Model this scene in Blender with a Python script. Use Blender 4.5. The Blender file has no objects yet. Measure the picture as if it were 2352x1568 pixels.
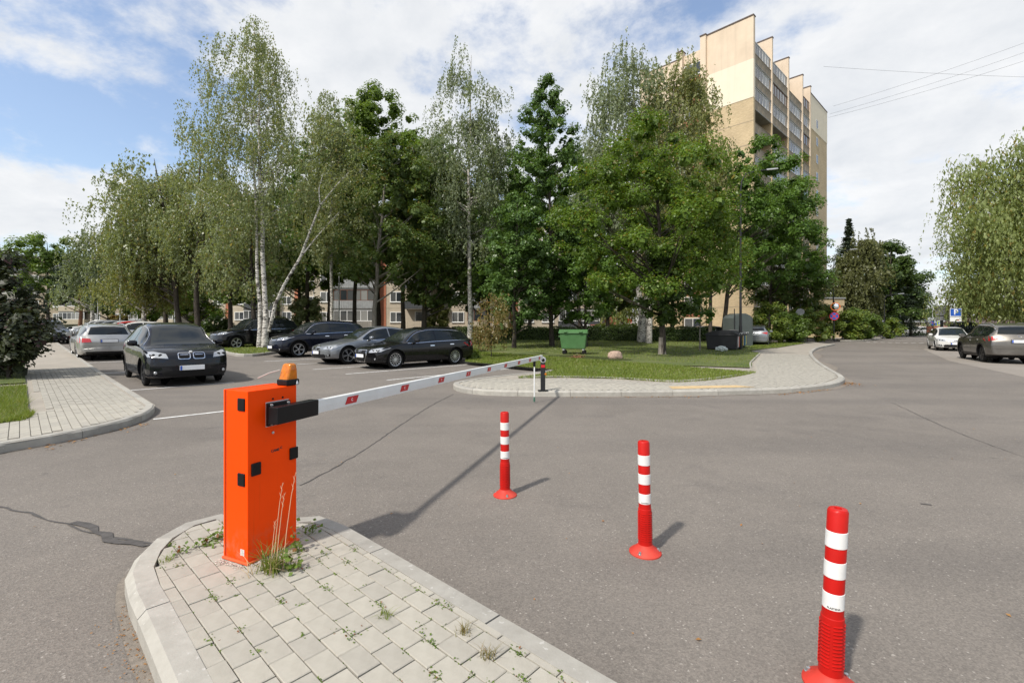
import bpy, bmesh, math, random
import numpy as np
from mathutils import Vector, Matrix
from mathutils.bvhtree import BVHTree

# ------------------------------------------------------------------ camera, sky, sun, exposure
SC = bpy.context.scene
COL = SC.collection
random.seed(7)
F, CX, HY, CAMH = 1090.0, 1176.0, 749.0, 1.51       # focal, centre, horizon in photo pixels (2352 wide)
cam = bpy.data.cameras.new('camera')
cam.sensor_width = 36.0
cam.lens = 36.0 * F / 2352.0
cam.shift_y = (HY - 784.0) / 2352.0
cam.clip_start = 0.05
cam.clip_end = 3000
cam_ob = bpy.data.objects.new('camera', cam)
COL.objects.link(cam_ob)
cam_ob.location = (0, 0, CAMH)
cam_ob.rotation_euler = (math.radians(90), 0, 0)
SC.camera = cam_ob

SUN_TO = Vector((-0.66, -0.75, 1.19)).normalized()   # towards the sun
world = bpy.data.worlds.new('World')
SC.world = world
world.use_nodes = True
wn, wl = world.node_tree.nodes, world.node_tree.links
wn.clear()
w_out = wn.new('ShaderNodeOutputWorld')
sky = wn.new('ShaderNodeTexSky')
sky.sky_type = 'NISHITA'
sky.sun_disc = False
sky.sun_elevation = math.asin(SUN_TO.z)
sky.sun_rotation = math.atan2(SUN_TO.x, SUN_TO.y) % (2 * math.pi)
sky.air_density = 1.0
sky.dust_density = 2.0
bg_sky = wn.new('ShaderNodeBackground')
bg_sky.inputs['Strength'].default_value = 0.13
wl.new(sky.outputs[0], bg_sky.inputs['Color'])
tc = wn.new('ShaderNodeTexCoord')
sep = wn.new('ShaderNodeSeparateXYZ')
wl.new(tc.outputs['Generated'], sep.inputs[0])


def wmath(op, a, b=None, c=None):
    n = wn.new('ShaderNodeMath')
    n.operation = op
    for i, v in enumerate((a, b, c)):
        if v is None:
            continue
        if isinstance(v, (int, float)):
            n.inputs[i].default_value = v
        else:
            wl.new(v, n.inputs[i])
    return n.outputs[0]


zz = wmath('ADD', wmath('MAXIMUM', sep.outputs['Z'], 0.0), 0.26)
comb = wn.new('ShaderNodeCombineXYZ')
wl.new(wmath('DIVIDE', sep.outputs['X'], zz), comb.inputs[0])
wl.new(wmath('DIVIDE', sep.outputs['Y'], zz), comb.inputs[1])


def wnoise(scale, detail, rough, off, dist=0.0):
    mp = wn.new('ShaderNodeMapping')
    mp.inputs['Location'].default_value = off
    mp.inputs['Rotation'].default_value = (0, 0, 0.6)
    wl.new(comb.outputs[0], mp.inputs[0])
    n = wn.new('ShaderNodeTexNoise')
    n.inputs['Scale'].default_value = scale
    n.inputs['Detail'].default_value = detail
    n.inputs['Roughness'].default_value = rough
    n.inputs['Distortion'].default_value = dist
    wl.new(mp.outputs[0], n.inputs['Vector'])
    return n.outputs['Fac']


n1 = wnoise(1.7, 12, 0.62, (3.1, 1.7, 0.0), 0.1)
n2 = wnoise(0.6, 6, 0.5, (8.3, 4.2, 2.0))
n3 = wnoise(3.6, 10, 0.62, (1.3, 9.2, 5.0), 0.2)
dens = wmath('ADD', wmath('MULTIPLY', n1, 0.7), wmath('MULTIPLY', n2, 0.3))
ramp = wn.new('ShaderNodeMapRange')
ramp.interpolation_type = 'SMOOTHSTEP'
wl.new(dens, ramp.inputs['Value'])
ramp.inputs['From Min'].default_value = 0.425
ramp.inputs['From Max'].default_value = 0.535
ramp.inputs['To Min'].default_value = 0.05
ramp.inputs['To Max'].default_value = 0.97
# brighter cores, greyer undersides of the clouds
shade = wn.new('ShaderNodeMapRange')
wl.new(wmath('ADD', wmath('MULTIPLY', n3, 0.6), wmath('MULTIPLY', n1, 0.4)), shade.inputs['Value'])
shade.inputs['From Min'].default_value = 0.35
shade.inputs['From Max'].default_value = 0.66
cmix = wn.new('ShaderNodeMix')
cmix.data_type = 'RGBA'
wl.new(shade.outputs[0], cmix.inputs['Factor'])
cmix.inputs['A'].default_value = (1.0, 1.0, 1.0, 1)
cmix.inputs['B'].default_value = (0.74, 0.77, 0.81, 1)
bg_cl = wn.new('ShaderNodeBackground')
bg_cl.inputs['Strength'].default_value = 0.60
wl.new(cmix.outputs['Result'], bg_cl.inputs['Color'])
wmix = wn.new('ShaderNodeMixShader')
wl.new(ramp.outputs[0], wmix.inputs[0])
wl.new(bg_sky.outputs[0], wmix.inputs[1])
wl.new(bg_cl.outputs[0], wmix.inputs[2])
wl.new(wmix.outputs[0], w_out.inputs['Surface'])

sun = bpy.data.lights.new('sun', 'SUN')
sun.energy = 2.55
sun.angle = math.radians(2.5)
sun.color = (1.0, 0.94, 0.86)
sun_ob = bpy.data.objects.new('sun', sun)
COL.objects.link(sun_ob)
sun_ob.location = (-20, -20, 40)
sun_ob.rotation_euler = (-SUN_TO).to_track_quat('-Z', 'Y').to_euler()

SC.view_settings.view_transform = 'Standard'
SC.view_settings.look = 'None'
SC.view_settings.exposure = 0.78
SC.view_settings.gamma = 1.0
SC.view_settings.use_curve_mapping = False
SC.render.engine = 'CYCLES'
SC.cycles.use_denoising = True
SC.cycles.max_bounces = 8
SC.cycles.transparent_max_bounces = 8
SC.cycles.sample_clamp_indirect = 6.0

# ------------------------------------------------------------------ geometry of the place
U = (-0.720, 0.694)      # along the car park, away from the camera
V = (0.694, 0.720)       # across it
UA = math.atan2(U[1], U[0])
VA = math.atan2(V[1], V[0])


def zg(x, y):            # the ground rises gently along the car park
    u = x * U[0] + y * U[1]
    if u < 10:
        return 0.0
    if u < 18:
        return (u - 10) * 0.007
    if u < 90:
        return 0.056 + (u - 18) * 0.014
    return 0.056 + 72 * 0.014


def G(px, py, zo=0.0):   # photo pixel -> point on the ground (zo above it)
    z = zo
    for _ in range(40):
        k = (CAMH - z) / (py - HY)
        x, y = (px - CX) * k, F * k
        z = 0.5 * z + 0.5 * (zg(x, y) + zo)
    return (x, y)


def atY(px, Y):
    return (px - CX) / F * Y


def zpx(py, Y):
    return CAMH + (HY - py) / F * Y


# ------------------------------------------------------------------ object helpers
def link(o, parent=None):
    COL.objects.link(o)
    if parent is not None:
        o.parent = parent
    return o


def tag(o, label=None, cat=None, group=None, kind=None):
    if label:
        o['label'] = label
    if cat:
        o['category'] = cat
    if group:
        o['group'] = group
    if kind:
        o['kind'] = kind
    return o


def thing(name, label, cat, loc=(0, 0, 0), rz=0.0, group=None):
    o = bpy.data.objects.new(name, None)
    o.empty_display_size = 0.2
    link(o)
    o.location = loc
    o.rotation_euler = (0, 0, rz)
    return tag(o, label, cat, group)


def obj(name, me, parent=None, mat=None):
    o = bpy.data.objects.new(name, me)
    if mat is not None:
        if len(me.materials) == 0:
            me.materials.append(mat)
        else:
            me.materials[0] = mat
    return link(o, parent)


def np_mesh(name, V_, Q, smooth=False):
    """mesh from arrays: V_ (n,3), Q (m,3 or 4)"""
    V_ = np.ascontiguousarray(V_, dtype=np.float32)
    Q = np.ascontiguousarray(Q, dtype=np.int32)
    me = bpy.data.meshes.new(name)
    n, (m, c) = len(V_), Q.shape
    me.vertices.add(n)
    me.vertices.foreach_set('co', V_.ravel())
    me.loops.add(m * c)
    me.loops.foreach_set('vertex_index', Q.ravel())
    me.polygons.add(m)
    me.polygons.foreach_set('loop_start', np.arange(0, m * c, c, dtype=np.int32))
    if smooth:
        me.polygons.foreach_set('use_smooth', np.ones(m, dtype=bool))
    me.update(calc_edges=True)
    return me


class MB:
    """collects shapes, builds one mesh object"""
    def __init__(self):
        self.v, self.f, self.m, self.s = [], [], [], []

    def add(self, vs, fs, mi=0, smooth=False):
        b = len(self.v)
        self.v += [tuple(p) for p in vs]
        for f in fs:
            self.f.append(tuple(b + i for i in f))
            self.m.append(mi)
            self.s.append(smooth)
        return self

    def box(self, c, s, rz=0.0, mi=0, M=None):
        x, y, z = s[0] / 2, s[1] / 2, s[2] / 2
        ca, sa = math.cos(rz), math.sin(rz)
        vs = []
        for sx, sy, sz in ((-1, -1, -1), (1, -1, -1), (1, 1, -1), (-1, 1, -1), (-1, -1, 1), (1, -1, 1), (1, 1, 1), (-1, 1, 1)):
            p = (sx * x, sy * y, sz * z)
            if M is not None:
                p = M @ Vector(p)
            else:
                p = (p[0] * ca - p[1] * sa, p[0] * sa + p[1] * ca, p[2])
            vs.append((c[0] + p[0], c[1] + p[1], c[2] + p[2]))
        return self.add(vs, [(0, 3, 2, 1), (4, 5, 6, 7), (0, 1, 5, 4), (1, 2, 6, 5), (2, 3, 7, 6), (3, 0, 4, 7)], mi)

    def rng(self, x0, x1, y0, y1, z0, z1, mi=0):
        return self.box(((x0 + x1) / 2, (y0 + y1) / 2, (z0 + z1) / 2), (x1 - x0, y1 - y0, z1 - z0), 0, mi)

    def prism(self, poly, z0, z1, mi=0):
        n = len(poly)
        vs = [(p[0], p[1], z0) for p in poly] + [(p[0], p[1], z1) for p in poly]
        fs = [tuple(range(n, 2 * n)), tuple(range(n - 1, -1, -1))]
        fs += [(i, (i + 1) % n, n + (i + 1) % n, n + i) for i in range(n)]
        return self.add(vs, fs, mi)

    def tube(self, pts, radii, n=8, mi=0, smooth=True, cap=True):
        pts = [Vector(p) for p in pts]
        if isinstance(radii, (int, float)):
            radii = [radii] * len(pts)
        vs, fs = [], []
        prev = None
        for i, p in enumerate(pts):
            d = (pts[min(i + 1, len(pts) - 1)] - pts[max(i - 1, 0)])
            if d.length < 1e-9:
                d = Vector((0, 0, 1))
            d.normalize()
            if prev is None:
                a = Vector((1, 0, 0)) if abs(d.x) < 0.8 else Vector((0, 1, 0))
            else:
                a = prev
            x = (a - d * a.dot(d)).normalized()
            prev = x
            y = d.cross(x)
            for k in range(n):
                t = 2 * math.pi * k / n
                vs.append(p + (x * math.cos(t) + y * math.sin(t)) * radii[i])
        for i in range(len(pts) - 1):
            for k in range(n):
                fs.append((i * n + k, i * n + (k + 1) % n, (i + 1) * n + (k + 1) % n, (i + 1) * n + k))
        if cap:
            fs.append(tuple(range(n - 1, -1, -1)))
            fs.append(tuple((len(pts) - 1) * n + k for k in range(n)))
        return self.add(vs, fs, mi, smooth)

    def lathe(self, prof, n=24, c=(0, 0, 0), mi=0, axis='z', smooth=True):
        """prof: list of (r, h)"""
        vs, fs = [], []
        for r, h in prof:
            for k in range(n):
                t = 2 * math.pi * k / n
                p = (r * math.cos(t), r * math.sin(t), h)
                if axis == 'y':
                    p = (p[0], p[2], p[1])
                elif axis == 'x':
                    p = (p[2], p[0], p[1])
                vs.append((c[0] + p[0], c[1] + p[1], c[2] + p[2]))
        for i in range(len(prof) - 1):
            for k in range(n):
                q = (i * n + k, i * n + (k + 1) % n, (i + 1) * n + (k + 1) % n, (i + 1) * n + k)
                fs.append(q if axis != 'y' else q[::-1])
        if prof[0][0] > 1e-6:
            fs.append(tuple(range(n - 1, -1, -1)) if axis != 'y' else tuple(range(n)))
        if prof[-1][0] > 1e-6:
            q = tuple((len(prof) - 1) * n + k for k in range(n))
            fs.append(q if axis != 'y' else q[::-1])
        return self.add(vs, fs, mi, smooth)

    def mesh(self, name):
        me = bpy.data.meshes.new(name)
        me.from_pydata(self.v, [], self.f)
        me.polygons.foreach_set('material_index', self.m)
        me.polygons.foreach_set('use_smooth', self.s)
        me.update()
        return me

    def build(self, name, mat, parent=None, bevel=0.0, seg=2, sharp=0.7):
        me = self.mesh(name)
        mats = mat if isinstance(mat, (list, tuple)) else [mat]
        for m in mats:
            me.materials.append(m)
        if any(self.s):
            me.set_sharp_from_angle(angle=sharp)
        o = link(bpy.data.objects.new(name, me), parent)
        if bevel > 0:
            b = o.modifiers.new('bevel', 'BEVEL')
            b.width = bevel
            b.segments = seg
            b.limit_method = 'ANGLE'
        return o


def copy_tree(o, parent=None):
    c = o.copy()
    link(c)
    c.parent = parent
    for ch in list(o.children):
        copy_tree(ch, c)
    return c


# ------------------------------------------------------------------ materials
MATS = {}


class NT:
    def __init__(self, name):
        self.m = bpy.data.materials.new(name)
        self.m.use_nodes = True
        self.n, self.l = self.m.node_tree.nodes, self.m.node_tree.links
        self.p = self.n['Principled BSDF']
        self.out = self.n['Material Output']
        self._tc = None

    def new(self, t, **kw):
        n = self.n.new('ShaderNode' + t)
        for k, v in kw.items():
            if k in n.inputs:
                self.set(n.inputs[k], v)
            else:
                setattr(n, k, v)
        return n

    def set(self, sock, v):
        if hasattr(v, 'is_output'):
            self.l.new(v, sock)
        elif isinstance(v, (tuple, list)) and len(v) == 3 and sock.type == 'RGBA':
            sock.default_value = (*v, 1)
        else:
            sock.default_value = v

    def coord(self, scale=(1, 1, 1), rot=(0, 0, 0), kind='Object', loc=(0, 0, 0)):
        if self._tc is None:
            self._tc = self.n.new('ShaderNodeTexCoord')
        mp = self.n.new('ShaderNodeMapping')
        mp.inputs['Scale'].default_value = scale
        mp.inputs['Rotation'].default_value = rot
        mp.inputs['Location'].default_value = loc
        self.l.new(self._tc.outputs[kind], mp.inputs[0])
        return mp.outputs[0]

    def noise(self, scale, detail=4, rough=0.55, vec=None, dist=0.0):
        n = self.new('TexNoise', Scale=scale, Detail=detail, Roughness=rough, Distortion=dist)
        self.l.new(vec if vec is not None else self.coord(), n.inputs['Vector'])
        return n.outputs['Fac']

    def rng(self, v, a, b, c=0.0, d=1.0):
        n = self.new('MapRange')
        self.set(n.inputs['Value'], v)
        for k, x in (('From Min', a), ('From Max', b), ('To Min', c), ('To Max', d)):
            n.inputs[k].default_value = x
        return n.outputs[0]

    def mix(self, fac, a, b, mode='MIX'):
        n = self.n.new('ShaderNodeMix')
        n.data_type = 'RGBA'
        n.blend_type = mode
        self.set(n.inputs['Factor'], fac)
        self.set(n.inputs['A'], a)
        self.set(n.inputs['B'], b)
        return n.outputs['Result']

    def math(self, op, a, b=0.0):
        n = self.n.new('ShaderNodeMath')
        n.operation = op
        self.set(n.inputs[0], a)
        self.set(n.inputs[1], b)
        return n.outputs[0]

    def bump(self, h, strength=0.3, dist=0.01):
        b = self.new('Bump', Strength=strength, Distance=dist)
        self.l.new(h, b.inputs['Height'])
        self.l.new(b.outputs[0], self.p.inputs['Normal'])

    def col(self, c):
        self.set(self.p.inputs['Base Color'], c)

    def rough(self, r):
        self.set(self.p.inputs['Roughness'], r)


def sc(c, f):
    return tuple(min(1.0, x * f) for x in c)


def mat(name, base, rough=0.6, var=0.12, nscale=6.0, bump=0.0, bscale=60.0, metal=0.0, coat=0.0, spec=0.5, obvar=0.0, dirt=None, streak=0.0):
    if name in MATS:
        return MATS[name]
    t = NT(name)
    f = t.noise(nscale, 5)
    c = t.mix(t.rng(f, 0.3, 0.7), sc(base, 1 - var), sc(base, 1 + var))
    if obvar:
        oi = t.new('ObjectInfo')
        c = t.mix(1.0, c, t.mix(oi.outputs['Random'], (1 - obvar,) * 3, (1 + obvar * 0.4, 1 + obvar * 0.35, 1 + obvar * 0.2)), 'MULTIPLY')
    if streak:
        c = t.mix(t.rng(t.noise(1.0, 7, 0.65, t.coord((2.2, 2.2, 0.12))), 0.5, 0.75, 0, streak * .7), c, sc(base, 0.62))
    if dirt:
        c = t.mix(t.rng(t.noise(nscale * 0.35, 7, 0.65), 0.5, 0.75, 0, dirt[1]), c, dirt[0])
    t.col(c)
    t.rough(t.rng(f, 0.2, 0.8, max(0, rough - 0.08), min(1, rough + 0.08)))
    t.p.inputs['Metallic'].default_value = metal
    t.p.inputs['Specular IOR Level'].default_value = spec
    if coat:
        t.p.inputs['Coat Weight'].default_value = coat
        t.p.inputs['Coat Roughness'].default_value = 0.03
    if bump:
        t.bump(t.noise(bscale, 6, 0.6), bump, 0.01)
    MATS[name] = t.m
    return t.m


def paint(name, base, metal=0.0, rough=0.35):
    if name in MATS:
        return MATS[name]
    t = NT(name)
    f = t.noise(2.0, 6, 0.6)
    t.col(t.mix(t.rng(f, 0.3, 0.7), sc(base, 0.85), sc(base, 1.1)))
    t.p.inputs['Metallic'].default_value = metal
    t.rough(t.rng(f, 0.3, 0.7, rough - 0.05, rough + 0.08))
    t.p.inputs['Coat Weight'].default_value = 0.75
    t.p.inputs['Coat Roughness'].default_value = 0.03
    t.p.inputs['Specular IOR Level'].default_value = 0.08
    MATS[name] = t.m
    return t.m


def glassy(name, base=(0.012, 0.016, 0.018), rough=0.03):
    t = NT(name)
    t.col(base)
    t.rough(rough)
    t.p.inputs['IOR'].default_value = 1.45
    MATS[name] = t.m
    return t.m


def leafmat(name, a, b, c=None, trans=0.42, rough=0.42, spec=0.4):
    """leaf colour varies leaf by leaf between a and b, a few c"""
    t = NT(name)
    g = t.new('NewGeometry')
    r = g.outputs['Random Per Island']
    col = t.mix(r, a, b)
    big = t.rng(t.noise(0.55, 3), 0.35, 0.65)
    col = t.mix(t.math('MULTIPLY', big, 0.35), col, sc(b, 1.15))
    if c:
        col = t.mix(t.rng(r, 0.93, 0.94), col, c)
    t.col(col)
    t.rough(rough)
    t.p.inputs['Specular IOR Level'].default_value = spec
    tr = t.new('BsdfTranslucent')
    t.l.new(t.mix(1.0, col, (1.25, 1.2, 0.55), 'MULTIPLY'), tr.inputs['Color'])
    ms = t.new('MixShader')
    ms.inputs[0].default_value = trans
    t.l.new(t.p.outputs[0], ms.inputs[1])
    t.l.new(tr.outputs[0], ms.inputs[2])
    t.l.new(ms.outputs[0], t.out.inputs['Surface'])
    MATS[name] = t.m
    return t.m


# asphalt: aggregate, worn patches, faint tyre polish
t = NT('asphalt')
big = t.noise(0.22, 6, 0.6)
mid = t.noise(1.6, 7, 0.65)
fine = t.noise(150.0, 2, 0.7)
vor = t.new('TexVoronoi', Scale=120.0)
t.l.new(t.coord(), vor.inputs['Vector'])
c = t.mix(t.rng(big, 0.3, 0.7), (0.148, 0.133, 0.118), (0.199, 0.179, 0.158))
c = t.mix(t.rng(mid, 0.42, 0.72, 0, 0.45), c, (0.222, 0.20, 0.176))
c = t.mix(t.rng(t.noise(0.7, 8, 0.7), 0.54, 0.70, 0, 0.5), c, (0.115, 0.105, 0.098))
wav = t.noise(0.5, 4, 0.5, t.coord((0.12, 1.6, 1), (0, 0, -0.78)))
c = t.mix(t.rng(wav, 0.5, 0.68, 0, 0.4), c, (0.118, 0.108, 0.10))
c = t.mix(t.rng(t.noise(2.8, 3, 0.5), 0.70, 0.76, 0, 0.5), c, (0.085, 0.08, 0.077))
sepc = t.new('SeparateColor')
t.l.new(vor.outputs['Color'], sepc.inputs[0])
stone = t.rng(sepc.outputs[0], 0.0, 1.0, 0.62, 1.32)
c = t.mix(1.0, c, t.mix(t.rng(stone, 0.62, 1.32), (0.80, 0.80, 0.80), (1.20, 1.195, 1.18)), 'MULTIPLY')
c = t.mix(t.rng(sepc.outputs[1], 0.988, 0.992, 0, 0.55), c, (0.42, 0.39, 0.35))
t.col(c)
t.rough(t.rng(mid, 0.3, 0.7, 0.82, 0.95))
t.p.inputs['Specular IOR Level'].default_value = 0.3
t.bump(t.math('ADD', vor.outputs['Distance'], t.math('MULTIPLY', fine, 0.6)), 0.35, 0.005)
MATS['asphalt'] = t.m

t = NT('sandy_paving')
c = t.mix(t.rng(t.noise(0.8, 7, 0.65), 0.3, 0.7), (0.22, 0.195, 0.165), (0.30, 0.27, 0.235))
c = t.mix(t.rng(t.noise(60, 3), 0.35, 0.65, 0, 0.5), c, (0.19, 0.17, 0.15))
t.col(c)
t.rough(0.92)
t.bump(t.noise(120, 3), 0.4, 0.006)
MATS['sandy'] = t.m

t = NT('turf')
c = t.mix(t.rng(t.noise(0.5, 7, 0.65), 0.32, 0.68), (0.072, 0.108, 0.022), (0.160, 0.170, 0.052))
c = t.mix(t.rng(t.noise(40, 4), 0.35, 0.7, 0, 0.5), c, (0.06, 0.095, 0.018))
c = t.mix(t.rng(t.noise(1.3, 8, 0.7), 0.58, 0.75, 0, 0.85), c, (0.23, 0.19, 0.105))
t.col(c)
t.rough(0.95)
t.bump(t.noise(45, 5), 0.8, 0.04)
MATS['turf'] = t.m

t = NT('birch_bark')
vec = t.coord((2.2, 2.2, 9.0))
band = t.noise(2.6, 5, 0.6, vec)
rag = t.noise(1.1, 4, 0.6, t.coord((1.5, 1.5, 2.0)))
c = t.mix(t.rng(t.noise(3, 4), 0.3, 0.7), (0.50, 0.47, 0.42), (0.66, 0.63, 0.58))
c = t.mix(t.rng(band, 0.52, 0.57), c, (0.035, 0.03, 0.026))
c = t.mix(t.rng(rag, 0.56, 0.62), c, (0.06, 0.052, 0.045))
t.col(c)
t.rough(0.75)
t.bump(band, 0.5, 0.02)
MATS['birch_bark'] = t.m


def barkmat(name, a, b):
    t = NT(name)
    f = t.noise(4.0, 7, 0.65, t.coord((5, 5, 1.2)))
    t.col(t.mix(t.rng(f, 0.35, 0.65), a, b))
    t.rough(0.92)
    t.bump(f, 0.9, 0.04)
    MATS[name] = t.m


barkmat('bark', (0.028, 0.022, 0.017), (0.085, 0.07, 0.055))
barkmat('bark_pale', (0.13, 0.115, 0.095), (0.26, 0.235, 0.205))
barkmat('bark_pine', (0.12, 0.055, 0.03), (0.24, 0.12, 0.07))


def brickmat(name, c1, c2, mortar, painted=None):
    t = NT(name)
    b = t.new('TexBrick', Scale=1.0)
    b.inputs['Brick Width'].default_value = 0.25
    b.inputs['Row Height'].default_value = 0.09
    b.inputs['Mortar Size'].default_value = 0.014
    b.inputs['Color1'].default_value = (*c1, 1)
    b.inputs['Color2'].default_value = (*c2, 1)
    b.inputs['Mortar'].default_value = (*mortar, 1)
    co = t.n.new('ShaderNodeTexCoord')
    s = t.n.new('ShaderNodeSeparateXYZ')
    t.l.new(co.outputs['Object'], s.inputs[0])
    cb = t.n.new('ShaderNodeCombineXYZ')
    t.l.new(t.math('ADD', s.outputs['X'], s.outputs['Y']), cb.inputs[0])
    t.l.new(s.outputs['Z'], cb.inputs[1])
    t.l.new(cb.outputs[0], b.inputs['Vector'])
    c = t.mix(t.rng(t.noise(0.35, 6, 0.6), 0.3, 0.7), t.mix(1, b.outputs['Color'], (0.86, 0.85, 0.83), 'MULTIPLY'), t.mix(1, b.outputs['Color'], (1.1, 1.09, 1.06), 'MULTIPLY'))
    t.col(c)
    t.rough(0.9)
    t.bump(b.outputs['Fac'], -0.4, 0.01)
    MATS[name] = t.m


brickmat('brick_yellow', (0.60, 0.47, 0.285), (0.48, 0.365, 0.21), (0.42, 0.35, 0.25))
brickmat('brick_red', (0.40, 0.135, 0.075), (0.32, 0.10, 0.055), (0.26, 0.14, 0.10))
t = NT('kerb_concrete')
f = t.noise(7, 8, 0.65)
c = t.mix(t.rng(f, 0.3, 0.7), (0.31, 0.295, 0.26), (0.41, 0.395, 0.355))
oi = t.new('ObjectInfo')
c = t.mix(1.0, c, t.mix(oi.outputs['Random'], (0.86, 0.86, 0.86), (1.05, 1.05, 1.04)), 'MULTIPLY')
c = t.mix(t.rng(t.noise(2.2, 7, 0.7), 0.52, 0.72, 0, 0.55), c, (0.21, 0.20, 0.18))
c = t.mix(t.rng(t.noise(30, 3, 0.6), 0.66, 0.7, 0, 0.5), c, (0.52, 0.51, 0.48))
t.col(c)
t.rough(0.9)
t.bump(t.noise(90, 5, 0.6), 0.35, 0.004)
MATS['kerb'] = t.m

t = NT('paver_concrete')
oi = t.new('ObjectInfo')
f = t.noise(9, 8, 0.65)
c = t.mix(t.rng(f, 0.3, 0.7), (0.325, 0.305, 0.260), (0.410, 0.388, 0.335))
c = t.mix(1.0, c, t.mix(oi.outputs['Random'], (0.92, 0.92, 0.92), (1.06, 1.06, 1.045)), 'MULTIPLY')
c = t.mix(t.rng(t.noise(1.5, 6, 0.6), 0.5, 0.74, 0, 0.35), c, (0.25, 0.232, 0.198))
c = t.mix(t.rng(t.noise(70, 3, 0.7), 0.64, 0.72, 0, 0.45), c, (0.24, 0.22, 0.19))
t.col(c)
t.rough(0.92)
t.bump(t.noise(140, 5, 0.65), 0.35, 0.004)
MATS['paver'] = t.m

mat('joint', (0.20, 0.18, 0.145), 0.95, 0.3, 20, 0.6, 120)
mat('pale_sidewalk', (0.315, 0.285, 0.240), 0.92, 0.12, 2.0, 0.3, 120)
mat('tactile', (0.52, 0.38, 0.20), 0.85, 0.12, 5)
mat('white_line', (0.70, 0.70, 0.68), 0.8, 0.2, 14, dirt=((0.25, 0.24, 0.22), 0.6))
mat('tar', (0.075, 0.07, 0.066), 0.9, 0.3, 20)
mat('black_plastic', (0.008, 0.008, 0.0085), 0.45, 0.2, 20, spec=.22)
mat('black_metal', (0.007, 0.007, 0.008), 0.4, 0.2, 10, spec=.25)
mat('dark_post', (0.02, 0.021, 0.023), 0.5, 0.2, 6, spec=.3)
mat('rubber', (0.010, 0.010, 0.010), 0.85, 0.25, 20, spec=.2)
mat('steel', (0.55, 0.56, 0.57), 0.32, 0.1, 20, metal=0.9)
mat('alloy', (0.62, 0.63, 0.64), 0.3, 0.08, 20, metal=0.85)
mat('alloy_dark', (0.05, 0.05, 0.055), 0.35, 0.1, 20, metal=0.6)
mat('chrome', (0.8, 0.8, 0.82), 0.12, 0.03, 20, metal=1.0)
mat('galvanised', (0.42, 0.43, 0.44), 0.5, 0.15, 8, metal=0.4)
mat('plate_white', (0.78, 0.79, 0.8), 0.4, 0.03)
mat('eu_blue', (0.02, 0.09, 0.45), 0.4, 0.05)
mat('lamp_red', (0.42, 0.012, 0.012), 0.15, 0.15, 30, coat=1.0)
mat('lamp_clear', (0.42, 0.44, 0.46), 0.12, 0.12, 12, coat=1.0, metal=0.5)
mat('seam', (0.004, 0.004, 0.004), 0.9, 0.0)
mat('white_frame', (0.74, 0.74, 0.72), 0.5, 0.06)
mat('concrete_grey', (0.27, 0.255, 0.225), 0.9, 0.18, 1.2, dirt=((0.16, 0.145, 0.12), 0.6))
mat('concrete_cream', (0.46, 0.40, 0.31), 0.9, 0.1, 0.8, dirt=((0.33, 0.28, 0.21), 0.5), streak=.5)
mat('concrete_brown', (0.30, 0.25, 0.185), 0.9, 0.16, 1.0, dirt=((0.17, 0.14, 0.105), 0.6), streak=.6)
mat('render_peach', (0.66, 0.54, 0.41), 0.92, 0.06, 0.7, dirt=((0.52, 0.42, 0.31), 0.5), streak=.5)
mat('render_cream', (0.74, 0.66, 0.52), 0.92, 0.04, 0.7, streak=.35)
mat('rust_panel', (0.36, 0.135, 0.075), 0.9, 0.12, 1.5)
mat('sheet_grey', (0.32, 0.33, 0.33), 0.55, 0.12, 3, metal=0.2)
mat('sheet_dark', (0.06, 0.065, 0.07), 0.6, 0.15, 3)
mat('wood_brown', (0.14, 0.06, 0.035), 0.7, 0.2, 4)
mat('flashing', (0.09, 0.06, 0.05), 0.6, 0.2, 3)
glassy('car_glass', (0.010, 0.013, 0.014), 0.02)
glassy('screen_glass', (0.012, 0.016, 0.018), 0.015)
MATS['screen_glass'].node_tree.nodes['Principled BSDF'].inputs['IOR'].default_value = 1.6
glassy('window_glass', (0.03, 0.037, 0.042), 0.05)
t = NT('curtained_glass')
gi = t.new('NewGeometry')
t.col(t.mix(t.rng(gi.outputs['Random Per Island'], 0.45, 1.0), (0.025, 0.03, 0.034), (0.30, 0.30, 0.28)))
t.rough(0.08)
t.p.inputs['Specular IOR Level'].default_value = 0.7
MATS['pane'] = t.m
M = MATS

# ------------------------------------------------------------------ the setting: ground, roads, pavements
def bisected(poly, zo, mat_, name, knots=(10, 18, 90)):
    bm = bmesh.new()
    vs = [bm.verts.new((p[0], p[1], 0)) for p in poly]
    bm.faces.new(vs)
    bmesh.ops.triangulate(bm, faces=bm.faces[:])
    for kn in knots:
        geom = bm.verts[:] + bm.edges[:] + bm.faces[:]
        bmesh.ops.bisect_plane(bm, geom=geom, dist=1e-5, plane_co=(U[0] * kn, U[1] * kn, 0), plane_no=(U[0], U[1], 0))
    bmesh.ops.triangulate(bm, faces=bm.faces[:])
    for v in bm.verts:
        v.co.z = zg(v.co.x, v.co.y) + zo
    bmesh.ops.recalc_face_normals(bm, faces=bm.faces[:])
    bm.normal_update()
    if sum(f.normal.z for f in bm.faces) < 0:
        bmesh.ops.reverse_faces(bm, faces=bm.faces[:])
    me = bpy.data.meshes.new(name)
    bm.to_mesh(me)
    bm.free()
    me.materials.append(mat_)
    return me


def sheet(name, poly, zo, mat_, parent=None):
    o = obj(name, bisected(poly, zo, mat_, name), parent)
    if parent is None:
        o['kind'] = 'structure'
    return o


def area2(poly):
    return sum(poly[i][0] * poly[(i + 1) % len(poly)][1] - poly[(i + 1) % len(poly)][0] * poly[i][1] for i in range(len(poly))) / 2


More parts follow.
